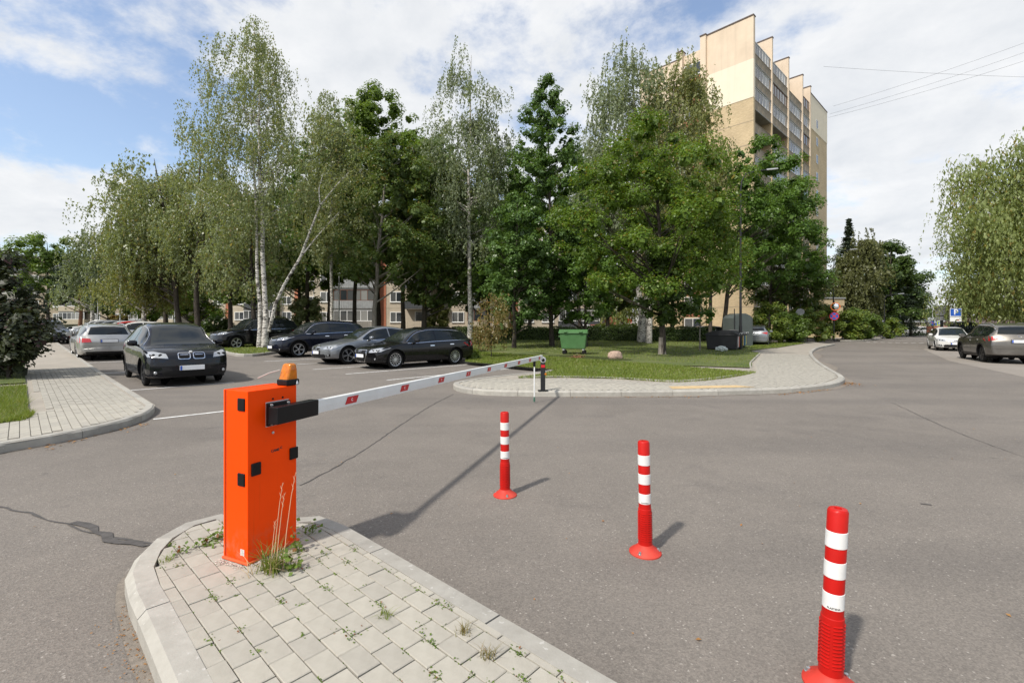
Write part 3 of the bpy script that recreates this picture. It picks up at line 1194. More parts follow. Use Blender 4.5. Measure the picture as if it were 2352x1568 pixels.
        N = rs.normal(size=P.shape) * .5 + np.array([0, 0, .8])
        V_, Q = leaf_arrays(P, N, leaf * rs.uniform(.7, 1.4, len(P)), rs, 0.34)
    me = np_mesh('crown', V_, Q)
    obj('crown', me, root, M[leafm])
    # trunk and limbs
    if r0 > 0:
        mb = MB()
        stems = stems or [(0.0, 0.0, 1.0, 1.0)]
        for (sx, sl, sr, sh) in stems:
            H_ = zt * trunk_top * sh
            pts, rad = [], []
            for i in range(11):
                f = i / 10
                pts.append((sx + sl * f ** 1.2 + (ox * 0.85) * f ** 1.5 + lean * math.sin(f * 3.1) + rnd.uniform(-.05, .05) * (f > 0) * H_ * .1, rnd.uniform(-.04, .04) * H_ * .1 * (f > 0), -0.1 + f * (H_ + .1)))
                rad.append(r0 * sr * ((1 - f) ** 0.8 * 0.92 + 0.08) * (1.35 if i == 0 else 1.0))
            mb.tube(pts, rad, 9)
            for i in range(limbs // len(stems)):
                tp = Vector(tips[rnd.randrange(len(tips))]) if len(tips) else None
                if tp is None or tp.z < 0.5:
                    continue
                hd = math.hypot(tp.x - ox * .5, tp.y)
                hz = min(H_ * 0.97, max(zbt * 0.75, tp.z - hd * rnd.uniform(.45, .9)))
                f = hz / H_
                i0 = min(9, int(f * 10))
                ff = f * 10 - i0
                st = Vector(pts[i0]).lerp(Vector(pts[i0 + 1]), min(1, ff))
                rr0 = min(r0 * sr * 0.42, max(0.014, r0 * sr * (1 - f) * 0.5))
                mid_ = st.lerp(tp, 0.5) + Vector((0, 0, -0.06 * hd))
                pp = []
                for q in range(5):
                    u_ = q / 4
                    pp.append(st * (1 - u_) ** 2 + mid_ * 2 * u_ * (1 - u_) + tp * u_ ** 2 + Vector((rnd.uniform(-.04, .04), rnd.uniform(-.04, .04), 0)) * (0 < q < 4))
                mb.tube(pp, [rr0 * (1 - .8 * q / 4) for q in range(5)], 5, cap=False)
        mb.build('trunk', M[bark], root)
        if base:
            b_ = MB()
            b_.tube([(0, 0, -0.05), (0, 0, .12), (0.0, 0, .5), (0, 0, base)], [r0 * 1.75, r0 * 1.3, r0 * 1.09, r0 * 1.03], 14)
            b_.build('trunk_base', M['bark_pale'], root)
    return root


GA, GB = 'birches around the car park', 'dark green lawn trees'
# birches left of the centre
main_b = tree('birch_tree', 'tallest white-trunked weeping birch on the kerbed island beside black SUV', 'strand', 'birch', 608, 26.5, 24, 462, 690, 560, 'leaf_birch', 0.075, 'birch_bark', 0.15, 2.6, 11, GA,
              nmax=30000, zb=0.33, limbs=70, strand=(.8, 2.2), stems=[(0.0, 0.12, 1.0, 1.0), (-0.3, 0.25, 0.8, 0.7)], trunk_top=.97, fill=.05, lob=.5, tight=.72)
tree('birch_tree', 'low leafy birch boughs spreading under the tallest birch', 'strand', 'birchwide', 590, 28.5, 430, 455, 700, 690, 'leaf_birch', 0.075, 'bark', 0.17, 1.5, 12, GA, strand=(.6, 1.6), limbs=40, lean=-.2)
tree('birch_tree', 'birch with rounded hanging crown next to the tallest birch, left-hand parking side', 'strand', 'birchwide', 452, 33, 268, 385, 545, 655, 'leaf_birch', 0.08, 'bark', 0.2, 2.6, 13, GA, limbs=50)
tree('birch_tree', 'wide birch with stepped crown above the silver estate car', 'strand', 'birchwide', 412, 34.5, 318, 246, 440, 672, 'leaf_birch', 0.08, 'bark', 0.2, 3.0, 14, GA, limbs=50, nmax=30000)
tree('birch_tree', 'low spreading birch whose foliage nearly reaches the row of parked cars', 'strand', 'birchwide', 330, 36, 455, 235, 420, 716, 'leaf_birch_olive', 0.08, 'birch_bark', 0.17, 3.0, 15, GA, limbs=40)
tree('birch_tree', 'birch with drooping grey-green curtain of twigs behind the silver estate', 'strand', 'willow', 212, 52, 505, 160, 262, 700, 'leaf_birch_grey', 0.09, 'birch_bark', 0.2, 3.0, 16, GA, strand=(1.5, 3.5), limbs=30)
tree('birch_tree', 'dense birch between the tall birch and the left birches', 'strand', 'birchwide', 528, 36, 385, 440, 620, 690, 'leaf_birch', 0.085, 'bark', 0.18, 2.8, 17, GA, limbs=40)
tree('maple_tree', 'bright green maple crown behind the leaning birch stem', 'clump', 'full', 690, 44, 440, 560, 800, 665, 'leaf_bright', 0.14, 'bark', 0.2, 3.2, 18, GB, limbs=30)
tree('birch_tree', 'slim birch standing behind the leaning birch stem', 'strand', 'birchwide', 762, 36, 200, 676, 852, 640, 'leaf_birch', 0.085, 'birch_bark', 0.15, 3.0, 19, GA, limbs=40)
tree('ash_tree', 'tall light green ash with upright leafy top', 'clump', 'full', 868, 46, 198, 772, 968, 650, 'leaf_bright', 0.15, 'bark', 0.25, 3.2, 20, GB, limbs=36, clump=.16)
tree('lime_tree', 'dark lime tree with layered boughs behind grey saloon', 'clump', 'full', 858, 31, 300, 790, 1010, 660, 'leaf_dark', 0.12, 'bark_pale', 0.17, 3.2, 21, GB, limbs=44, clump=.17, nmax=30000)
tree('lime_tree', 'lime tree with low dark boughs above the black estate car', 'clump', 'full', 975, 34, 330, 900, 1085, 705, 'leaf_dark', 0.12, 'bark', 0.2, 3.4, 22, GB, limbs=40, clump=.17)
tree('birch_tree', 'tall narrow weeping birch with white trunk behind the black estate car', 'strand', 'birch', 1078, 32, 92, 985, 1178, 640, 'leaf_birch_grey', 0.08, 'birch_bark', 0.17, 2.8, 23, GA, limbs=56, nmax=30000, trunk_top=.95, fill=.1, lob=.4, tight=.8)
tree('poplar_tree', 'tall glossy-leaved pear-shaped tree behind the green waste container', 'clump', 'birch', 1268, 31, 172, 1165, 1345, 715, 'leaf_glossy', 0.13, 'bark', 0.15, 3.2, 24, GB, limbs=50, clump=.16, nmax=28000)
tree('young_tree', 'small glossy-leaved tree with dark forked trunk by the hedge', 'clump', 'full', 1180, 28.5, 430, 1118, 1262, 752, 'leaf_glossy', 0.13, 'bark', 0.13, 3.2, 25, GB, limbs=36, clump=.2)
tree('maple_tree', 'slender maple with pale flat boughs over the green waste container', 'clump', 'round', 1346, 31, 520, 1245, 1430, 742, 'leaf_oak', 0.12, 'bark', 0.12, 2.6, 26, GB, limbs=30, clump=.18)
tree('birch_tree', 'huge grey-green birch rising in front of the brick tower', 'strand', 'birchwide', 1472, 39, 84, 1325, 1565, 600, 'leaf_birch_grey', 0.09, 'birch_bark', 0.27, 3.0, 27, GA, limbs=60, nmax=34000, stems=[(0, 0, 1, 1), (.5, .3, .9, .85)], trunk_top=.95)
tree('birch_tree', 'olive-tinted birch partly hiding the tower window column', 'strand', 'birchwide', 1490, 37, 112, 1462, 1668, 600, 'leaf_birch_olive', 0.09, 'birch_bark', 0.2, 3.2, 28, GA, limbs=50, nmax=30000, fill=.25)
big_lime = tree('lime_tree', 'big bright lime tree with pale trunk base standing on the lawn by the boulder', 'clump', 'full', 1521, 23.2, 268, 1325, 1672, 690, 'leaf_lime', 0.105, 'bark', 0.16, 3.0, 29, GB, limbs=64, clump=.15, nmax=40000, base=0.95)
tree('lime_sprouts', 'dense leafy sprouts wrapped round the trunk of the big lime tree', 'clump', 'ivy', 1524, 22.9, 560, 1470, 1590, 742, 'leaf_hedge', 0.12, 'bark', 0.03, 4.0, 30, None, 'foliage', limbs=4, clump=.3)
tree('lime_tree', 'thin tree with small crown between the big lime and the lamp post', 'clump', 'tall', 1632, 34, 430, 1575, 1705, 655, 'leaf_lime', 0.12, 'bark', 0.15, 2.2, 31, GB, limbs=36, clump=.2)
tree('oak_tree', 'oak leaning right in front of the brick tower, behind the lamp post', 'clump', 'round', 1662, 40, 312, 1640, 1850, 655, 'leaf_oak', 0.125, 'bark', 0.2, 3.0, 32, GB, limbs=50, clump=.17, nmax=28000)
tree('oak_tree', 'leafy oak bough mass reaching toward the right edge of the tower', 'clump', 'round', 1765, 47, 410, 1700, 1880, 680, 'leaf_oak', 0.125, 'bark', 0.17, 3.0, 33, GB, limbs=40, clump=.17)
tree('round_tree', 'low dark round-headed tree above the flowering shrubs by the tower', 'clump', 'round', 1800, 49, 560, 1722, 1892, 735, 'leaf_dark', 0.14, 'bark', 0.16, 3.6, 34, GB, limbs=20)
tree('sapling', 'staked young birch with wilting yellow-brown leaves on the lawn', 'strand', 'birch', 1128, 20.9, 655, 1097, 1162, 800, 'leaf_dry', 0.06, 'bark', 0.022, 3.4, 35, None, strand=(.3, .9), limbs=16, fill=.02)
tree('sapling', 'thin crooked sapling on the lawn beside the black waste containers', 'clump', 'tall', 1607, 26.5, 640, 1588, 1640, 740, 'leaf_oak', 0.1, 'bark_pale', 0.045, 1.3, 36, None, limbs=14)
# trees deeper in, in front of the panel building
for i, (px, Y, top, xl, xr, bot, lm, lab) in enumerate((
        (815, 43, 215, 735, 900, 600, 'leaf_bright', 'light green tree behind the slim birch and the ash'),
        (925, 40, 285, 850, 1015, 600, 'leaf_lime', 'yellowish green tree beside the ash'),
        (1215, 44, 330, 1130, 1300, 640, 'leaf_lime', 'tree filling the space behind the glossy pear-shaped tree'),
        (1330, 45, 330, 1280, 1400, 640, 'leaf_oak', 'tree between the glossy pear-shaped tree and the huge birch'),
        (380, 40, 380, 300, 470, 640, 'leaf_birch_olive', 'greyish tree filling the middle of the left birch group'),
        (705, 40, 300, 640, 790, 640, 'leaf_oak', 'rounded tree between the tallest birch and the slim birch'),
        (1140, 42, 330, 1060, 1230, 690, 'leaf_oak', 'green tree between the weeping birch and the glossy pear-shaped tree'),
        (1010, 50, 300, 930, 1080, 640, 'leaf_oak', 'background tree between the ash and the weeping birch'),
        (640, 52, 500, 560, 720, 655, 'leaf_bright', 'bushy green tree by the cream corner of the panel block'),
        (600, 48, 540, 500, 650, 700, 'leaf_lime', 'shaded tree behind the tallest birch trunk'),
        (755, 47, 360, 690, 830, 650, 'leaf_dark', 'dark trunked tree before the concrete balconies'),
        (1015, 45, 360, 940, 1110, 690, 'leaf_dark', 'dark tree closing the gap behind the black estate car'),
        (1120, 46, 380, 1050, 1215, 725, 'leaf_hedge', 'very dark tree behind the wilting sapling'),
        (1395, 47, 430, 1330, 1480, 715, 'leaf_dark', 'dark tree behind the boulder and hedge'),
        (1545, 44, 330, 1480, 1620, 640, 'leaf_lime', 'tree in front of the tower directly behind the big lime'))):
    tree('lawn_tree', lab, 'clump', 'round', px, Y, top, xl, xr, bot, lm, 0.15, 'bark', 0.2, 3.0, 60 + i, 'trees along the panel block', limbs=22, clump=.18, nmax=9000, fill=.3)
for i, (px, Y, top, xl, xr, bot, lm, lab) in enumerate((
        (110, 62, 533, 35, 182, 690, 'leaf_bright', 'sunlit maple beyond the far end of the left pavement'),
        (350, 58, 560, 270, 420, 735, 'leaf_lime', 'green tree behind the row of parked cars'),
        (450, 56, 560, 380, 540, 740, 'leaf_lime', 'shady tree behind the navy people carrier'),
        (250, 66, 590, 180, 330, 725, 'leaf_dark', 'dark tree in front of the distant flats'))):
    tree('far_tree', lab, 'clump', 'round', px, Y, top, xl, xr, bot, lm, 0.16, 'bark', 0.22, 3.0, 80 + i, 'trees beyond the car park', limbs=24)
pine = tree('pine_tree', 'pine with slanting reddish trunk beside the distant flats', 'clump', 'round', 182, 60, 600, 120, 215, 705, 'leaf_spruce', 0.16, 'bark_pine', 0.24, 2.0, 90, None, limbs=14, lean=.4)
# right side of the road
tree('birch_tree', 'olive weeping birch with white trunk behind the roadside shrubs', 'strand', 'birchwide', 1968, 62, 526, 1912, 2036, 735, 'leaf_olive_dark', 0.12, 'birch_bark', 0.2, 4.5, 40, GA, strand=(1, 2.6), limbs=24, fill=.4)
tree('spruce_tree', 'spruce tip rising behind the olive birch', 'spruce', 'spruce', 1950, 74, 503, 1905, 1995, 740, 'leaf_spruce', 0.34, 'bark', 0.2, 9, 41, 'spruces by the road', limbs=0)
tree('maple_tree', 'dark green maple between birch and spruce along the road', 'clump', 'full', 2046, 66, 552, 1990, 2100, 760, 'leaf_hedge', 0.18, 'bark', 0.2, 5, 42, GB, limbs=10, fill=.5)
tree('lime_tree', 'dark broad tree filling the gap behind the far street lamp', 'clump', 'full', 2005, 78, 545, 1920, 2085, 765, 'leaf_hedge', 0.2, 'bark', 0.2, 5, 47, GB, limbs=6, fill=.5)
tree('spruce_tree', 'broad spruce at the end of the roadside shrubs', 'spruce', 'spruce', 2092, 72, 628, 2040, 2142, 762, 'leaf_spruce', 0.34, 'bark', 0.2, 9, 43, 'spruces by the road', limbs=0)
tree('willow_tree', 'large weeping willow hanging over the sandy parking place', 'strand', 'willow', 2480, 33, 232, 2235, 2715, 735, 'leaf_willow', 0.21, 'bark', 0.42, 4.6, 44, None, nmax=38000, strand=(2.0, 5.2), limbs=60, lasp=.36, fill=.75, tight=.8)
tree('dark_tree', 'shaded broadleaf tree behind the weeping willow', 'clump', 'round', 2400, 42, 420, 2245, 2500, 752, 'leaf_dark', 0.2, 'bark', 0.25, 2.0, 45, None, limbs=14, nmax=14000, fill=.3)
tree('willow_tree', 'small weeping willow seen past the hedge beside the brick tower', 'strand', 'willow', 1432, 62, 600, 1385, 1480, 742, 'leaf_willow', 0.13, 'bark', 0.15, 3.0, 46, None, strand=(1.5, 3.5), limbs=12)
for i, (px, Y, top, xl, xr, bot) in enumerate(((2215, 120, 700, 2170, 2290, 757), (2125, 130, 712, 2085, 2175, 757), (2285, 105, 705, 2240, 2345, 757))):
    tree('distant_tree', ('distant rounded tree directly behind the parking sign', 'distant rounded tree above the reddish board fence', 'distant rounded tree behind the dark-roofed low house')[i], 'clump', 'round', px, Y, top, xl, xr, bot, 'leaf_dark', 0.4, 'bark', 0.3, 3.4, 100 + i, 'distant trees at the end of the road', limbs=0)
# left foreground
tree('dark_maple', 'dark red-green maple bush overhanging the left pavement', 'clump', 'round', -10, 12.6, 560, -170, 66, 872, 'leaf_purple', 0.105, 'bark', 0.09, 3.6, 50, None, nmax=26000, limbs=30, clump=.17)
tree('dark_maple', 'low drooping bough of dark leaves over the left lawn edge', 'clump', 'round', 20, 12.2, 700, -60, 92, 862, 'leaf_purple', 0.10, 'bark', 0.05, 3.0, 51, None, limbs=14, clump=.24)

# leaning second stem of the tall birch
mb = MB()
pa = [(640, 742), (632, 700), (652, 655), (690, 590), (716, 520), (735, 470), (770, 425), (800, 392)]
pts = [Vector((atY(a, 26.3 + i * .05) - main_b.location.x, 26.3 + i * .05 - 26.5, zpx(b, 26.3) - main_b.location.z)) for i, (a, b) in enumerate(pa)]
pts[0] = Vector((0.25, 0, 0.9))
mb.tube(pts, [.10, .095, .085, .075, .06, .05, .03, .012], 8)
mb.tube([pts[3], pts[3] + Vector((.9, .1, 1.2)), pts[3] + Vector((2.1, .2, 2.6))], [.05, .035, .012], 6)
mb.tube([pts[5], pts[5] + Vector((-.1, .1, 1.0)), pts[5] + Vector((.1, .2, 1.9))], [.04, .03, .01], 6)
mb.build('leaning_stem', M['birch_bark'], main_b)
rs_ = np.random.RandomState(5)
P_ = np.concatenate([np.array(pts[k]) + np.array([.4, 0, .3]) + rs_.normal(size=(700, 3)) * np.array([1.0, 1.0, .8]) for k in (4, 5, 6, 7)])
P_[:, 2] -= rs_.uniform(0, .9, len(P_))
Vv, Qq = leaf_arrays(P_, rs_.normal(size=P_.shape), .08 * rs_.uniform(.7, 1.3, len(P_)), rs_)
obj('twig_leaves', np_mesh('twig_leaves', Vv, Qq), main_b, M['leaf_birch_olive'])

# stake of the sapling
mb = MB()
b0 = G(1123, 797, .13)
mb.tube([(b0[0], b0[1], .1), (b0[0] + .34, b0[1] + .1, 1.55)], .022, 8)
tag(mb.build('wooden_stake', mat('stake_wood', (.42, .36, .28), .8)), 'pale wooden stake leaning against the wilting sapling', 'stake')


# ---- hedge and shrubs
def leafy_box(name, label, cat, x0, x1, y0, y1, h, n, leafm, seed, leaf=0.12):
    rs = np.random.RandomState(seed)
    root = thing(name, label, cat, ((x0 + x1) / 2, (y0 + y1) / 2, zg((x0 + x1) / 2, y0) + .1))
    sx, sy = (x1 - x0) / 2, (y1 - y0) / 2
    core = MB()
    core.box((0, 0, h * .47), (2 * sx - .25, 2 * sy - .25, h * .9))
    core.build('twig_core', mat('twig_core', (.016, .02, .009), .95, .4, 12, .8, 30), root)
    face = rs.choice(4, n, p=[.48, .4, .06, .06])
    P = np.stack([rs.uniform(-sx, sx, n), rs.uniform(-sy, sy, n), rs.uniform(0.05, h, n)], 1)
    P[face == 0, 1] = -sy
    P[face == 1, 2] = h
    P[face == 2, 0] = -sx
    P[face == 3, 0] = sx
    wav = 0.06 * np.sin(P[:, 0] * 2.3) + .05 * np.sin(P[:, 0] * 5.1 + 1)
    P[:, 2] += wav * (face == 1)
    P += rs.normal(size=P.shape) * .06
    N = np.array([(0, -1, .5), (0, 0, 1), (-1, 0, .4), (1, 0, .4)])[face] + rs.normal(size=P.shape) * .5
    V_, Q = leaf_arrays(P, N, leaf * rs.uniform(.6, 1.3, n), rs)
    obj('foliage', np_mesh('foliage', V_, Q), root, M[leafm])
    return root


leafy_box('hedge', 'long low clipped dark hedge behind the lawn trees', 'hedge', -5.2, 17.6, 41.2, 42.4, 1.12, 16000, 'leaf_hedge', 3)
leafy_box('hedge', 'pale yellow-green clipped hedge in front of the garages', 'hedge', 9.3, 15.5, 53, 55, 1.3, 2500, 'leaf_shrub', 4, .2)


def shrub(label, px, Y, top, xl, xr, bot, lm, seed, leaf=.13, group='roadside shrubs'):
    return tree('shrub', label, 'clump', 'bush', px, Y, top, xl, xr, bot, lm, leaf, 'bark', 0.03, 4.5, seed, group, 'shrub', limbs=12, clump=.24, depth=.8, fill=.3)


shrub('yellow-green shrub next to the grey car beside the containers', 1765, 39, 698, 1722, 1815, 783, 'leaf_shrub', 120)
shrub('tall shrub between the round sign back and the brick porch', 1855, 42.5, 708, 1800, 1905, 784, 'leaf_shrub', 121)
shrub('light green shrub left of the round sign pole', 1812, 40, 715, 1765, 1862, 785, 'leaf_bright', 122)
shrub('shrub behind the traffic mirror pole', 1935, 50, 700, 1885, 1985, 781, 'leaf_shrub', 123)
shrub('bright shrub below the olive birch', 1975, 52, 706, 1930, 2018, 778, 'leaf_bright', 124)
shrub('low rounded shrub at the far end of the roadside shrubs', 2028, 57, 732, 1995, 2066, 774, 'leaf_shrub', 125)
shrub('pale flowering bush in front of the cream panel wall', 690, 40, 668, 655, 742, 770, 'leaf_birch', 126, .1, None)
shrub('small thin bush with pale leaves near the rust-coloured balcony wall', 1000, 41, 690, 975, 1030, 765, 'leaf_birch_olive', 127, .1, None)
shrub('cream-flowered bush behind the parked car row', 272, 56, 715, 255, 292, 752, 'leaf_dry', 128, .14, None)
shrub('low green bush by the black car on the back lawn', 500, 44, 728, 468, 540, 765, 'leaf_hedge', 129, .13, None)
shrub('leafy weed bush behind the tail of the black estate car', 1086, 19.6, 806, 1078, 1096, 836, 'leaf_shrub', 130, .06, None)

# ---- grass blades on the lawns (nobody could count them)
def grass(name, label, polys, n, seed, zo, h=(.03, .085), wide=0.5):
    rs = np.random.RandomState(seed)
    out = []
    for poly, share in polys:
        p = np.array([(q[0], q[1]) for q in poly])
        lo, hi = p.min(0), p.max(0)
        cand = rs.uniform(lo, hi, (int(n * share * 6), 2))
        r = np.hypot(cand[:, 0], cand[:, 1])
        rmin = max(6.0, r.min())
        cand = cand[rs.uniform(size=len(cand)) < (rmin / np.maximum(r, rmin)) ** 1.2]
        cand = cand[inside(poly, cand[:, 0], cand[:, 1])][:int(n * share)]
        out.append(cand)
    B = np.concatenate(out)
    m = len(B)
    z = np.array([zg(x, y) for x, y in B]) + zo
    Y = np.maximum(B[:, 1], 4)
    hh = rs.uniform(h[0], h[1], m) * (1 + .25 * np.sin(B[:, 0] * 1.7) * np.sin(B[:, 1] * 1.3))
    w = wide * Y / 475.0 * rs.uniform(.6, 1.2, m) * 0.5
    th = rs.uniform(0, 6.28, m)
    ln = rs.normal(size=(m, 2)) * .45 * hh[:, None]
    V_ = np.empty((m, 3, 3))
    V_[:, 0] = np.stack([B[:, 0] - w * np.cos(th), B[:, 1] - w * np.sin(th), z], 1)
    V_[:, 1] = np.stack([B[:, 0] + w * np.cos(th), B[:, 1] + w * np.sin(th), z], 1)
    V_[:, 2] = np.stack([B[:, 0] + ln[:, 0], B[:, 1] + ln[:, 1], z + hh], 1)
    o = obj(name, np_mesh(name, V_.reshape(-1, 3), np.arange(3 * m).reshape(m, 3)), None, M['grass_blade'])
    tag(o, label, 'grass', None, 'stuff')


grass('grass', 'short green grass on the left lawn strip', [(lawn_l1, .75), (lawn_l2, .25)], 42000, 1, .13, (.04, .11))
grass('grass', 'patchy mown grass on the central lawns', [(lawn_f, .55), (lawn_m, .40), (lawn_s, .05)], 60000, 2, .13, (.03, .075), .7)
def edge_strip(path, w):
    q = resample(path, .3, True)
    return [tuple(p) for p in offset_path(q, -w)] + [tuple(p) for p in offset_path(q, w)][::-1]


grass('grass', 'ragged tufts along the lawn edges', [(edge_strip(lawn_f[:8], .10), .45), (edge_strip([lawn_l1[0]] + lawn_l1[-1:-5:-1], .07), .3), (edge_strip([lawn_f[8], lawn_f[9], lawn_f[10], lawn_f[11]], .12), .25)], 9000, 8, .115, (.03, .10), .7)
grass('grass', 'dry grass on the birch island', [([tuple(p) for p in resample(bi, .5)] + bi_back, 1.0)], 5000, 3, .12, (.03, .09), .6)

# ------------------------------------------------------------------ barrier, bollards
def text_mesh(body, size, extrude=0.0006, bold=0.0):
    cu = bpy.data.curves.new('lettering', 'FONT')
    cu.body = body
    cu.size = size
    cu.extrude = extrude
    cu.offset = bold
    cu.align_x = 'CENTER'
    cu.align_y = 'CENTER'
    cu.resolution_u = 3
    o = bpy.data.objects.new('lettering_tmp', cu)
    COL.objects.link(o)
    dg = bpy.context.evaluated_depsgraph_get()
    dg.update()
    me = bpy.data.meshes.new_from_object(o.evaluated_get(dg))
    bpy.data.objects.remove(o)
    bpy.data.curves.remove(cu)
    return me


def orange(name, base):
    t = NT(name)
    f = t.noise(3.0, 6, .6)
    c = t.mix(t.rng(f, .3, .7), sc(base, .95), sc(base, 1.04))
    streak = t.noise(3.0, 6, .6, t.coord((14, 14, .5)))
    c = t.mix(t.rng(streak, .6, .78, 0, .22), c, (.42, .07, .01))
    c = t.mix(t.rng(t.noise(90, 3), .70, .74, 0, .35), c, (.35, .1, .03))
    sz = t.n.new('ShaderNodeSeparateXYZ')
    t.l.new(t.coord(), sz.inputs[0])
    low = t.math('MULTIPLY', t.rng(sz.outputs['Z'], .02, .22, 1, 0), t.rng(t.noise(18, 6, .65), .45, .75))
    c = t.mix(t.math('MULTIPLY', low, .55), c, (.30, .19, .12))
    scr = t.noise(8, 4, .7, t.coord((40, 40, 3), (.3, .2, .5)))
    c = t.mix(t.rng(scr, .70, .74, 0, .3), c, (.75, .28, .12))
    t.col(c)
    t.rough(t.rng(f, .3, .7, .40, .52))
    t.p.inputs['Specular IOR Level'].default_value = .14
    MATS[name] = t.m


orange('barrier_orange', (0.95, 0.068, 0.0))
mat('barrier_flange', (.72, .11, .03), .6, .15, 10)
mat('bollard_red', (0.46, 0.007, 0.004), .42, .1, 8, spec=.3, dirt=((.4, .05, .03), .3))
mat('bollard_base', (0.52, 0.04, 0.026), .6, .12, 8, .15, 80, spec=.3, dirt=((.5, .15, .1), .4))
mat('reflective_white', (.72, .72, .70), .35, .06, 14, dirt=((.5, .49, .47), .4))
mat('arm_white', (.74, .75, .74), .38, .04, 5, dirt=((.55, .55, .52), .35))
mat('arm_red', (.52, .015, .02), .4, .08)
mat('print_dark', (.03, .03, .03), .5, .0)
mat('print_pale', (.8, .7, .7), .5, .0)
t = NT('amber_lens')
t.col(t.mix(t.rng(t.noise(40, 2), .3, .7), (.62, .17, .004), (.80, .27, .008)))
t.rough(.15)
t.p.inputs['Transmission Weight'].default_value = .35
MATS['amber'] = t.m

AW = math.radians(65)
CN = Vector(G(568, 1302, .12)) + Vector((-0.012, 0.025))
cab = thing('barrier_cabinet', 'orange steel barrier cabinet standing on the paved island', 'barrier', (CN.x, CN.y, .12), AW)
# local x along the wide face, local y to the back (left), wide face at y = 0
CWd, CDp, CHt = 0.345, 0.205, 1.01
MB().rng(-.012, CWd + .012, -.012, CDp + .012, 0.0, .014).build('base_flange', M['barrier_flange'], cab, .003)
prof = [(0.0, 0.0), (CWd, 0.0), (CWd, CDp), (0.0, CDp)]
mb = MB()
mb.prism([(0, 0), (.115, -.0015), (.235, -.0015), (CWd, 0.004), (CWd, CDp - .012), (0, CDp - .012)], .014, CHt)
mb.build('housing', M['barrier_orange'], cab, .004, 3)
MB().rng(.003, CWd - .003, CDp - .012, CDp - .004, .016, CHt - .003).build('door_gap', M['black_plastic'], cab)
MB().rng(0, CWd, CDp - .004, CDp + .012, .014, CHt + .001).build('rear_door', M['barrier_orange'], cab, .003)


def pad(x, z, w=.062, h=.075, face='wide', nm='rubber_cap'):
    q = MB()
    if face == 'wide':
        q.rng(x - w / 2, x + w / 2, -.010, .004, z - h / 2, z + h / 2)
    else:
        q.rng(-.008, .003, x - w / 2, x + w / 2, z - h / 2, z + h / 2)
    q.build(nm, M['black_plastic'], cab, .006, 3)


pad(.052, .545)
pad(.318, .575)
pad(.052, .93, face='narrow')
pad(.052, .49, face='narrow')
for x in (.165, .235):
    q = MB()
    q.lathe([(.0, -.0035), (.006, -.0035), (.006, .0)], 12, (x, -.0018, .945), 0, 'y')
    q.build('screw_hole', M['black_plastic'], cab)
q = MB()
q.lathe([(0, -.007), (.008, -.006), (.009, .0)], 14, (.165, -.001, .738), 0, 'y')
q.build('lock', M['steel'], cab)
MB().rng(-.0022, .001, .028, .062, .046, .082).build('sticker', mat('sticker_silver', (.55, .56, .54), .4, .25, 60), cab)
me = text_mesh('CAME', .022, .0006, .0004)
o = obj('lettering', me, cab, M['print_dark'])
o.rotation_euler = (math.radians(90), 0, 0)
o.location = (.182, -.0026, .625)
me = text_mesh('C', .02, .0006, .0006)
o = obj('emblem', me, cab, M['print_dark'])
o.rotation_euler = (math.radians(90), 0, 0)
o.location = (.225, -.0026, .632)
# amber flasher on top
q = MB()
q.rng(.265, .363, -.004, .092, CHt + .001, CHt + .04)
q.build('flasher_base', M['black_plastic'], cab, .008, 3)
q = MB()
lens = [(.272, .002), (.356, .002), (.356, .086), (.272, .086)]
top_ = [(.300, .010), (.350, .010), (.350, .078), (.300, .078)]
vs = [(p[0], p[1], CHt + .04) for p in lens] + [(p[0] * .35 + r[0] * .65, p[1], CHt + .10) for p, r in zip(lens, top_)] + [(p[0], p[1], CHt + .140) for p in top_]
q.add(vs, [(0, 1, 5, 4), (1, 2, 6, 5), (2, 3, 7, 6), (3, 0, 4, 7), (4, 5, 9, 8), (5, 6, 10, 9), (6, 7, 11, 10), (7, 4, 8, 11), (8, 9, 10, 11)])
q.build('flasher_lens', M['amber'], cab, .014, 4)
q = MB()
q.tube([(.275, .07, CHt + .10), (.22, .10, CHt + .085), (.17, .14, CHt + .055)], .0028, 6)
q.build('aerial_wire', mat('wire_grey', (.5, .48, .45), .6), cab)
q = MB()
q.tube([(.34, -.008, CHt + .008), (.34, -.008, CHt + .03)], [.010, .003], 10)
q.build('cable_gland', M['steel'], cab)
# rooted boom
q = MB()
q.rng(.115, .275, -.026, -.002, .785, .925)
q.build('boom_plate', M['black_metal'], cab, .004)
q = MB()
q.rng(.114, .276, -.008, .0, .780, .930)
q.build('boom_plate_rim', M['steel'], cab, .002)
for x in (.135, .255):
    for z in (.8, .912):
        q = MB()
        q.lathe([(0, -.036), (.008, -.035), (.009, -.025)], 10, (x, 0, z), 0, 'y')
        q.build('bolt', M['steel'], cab)

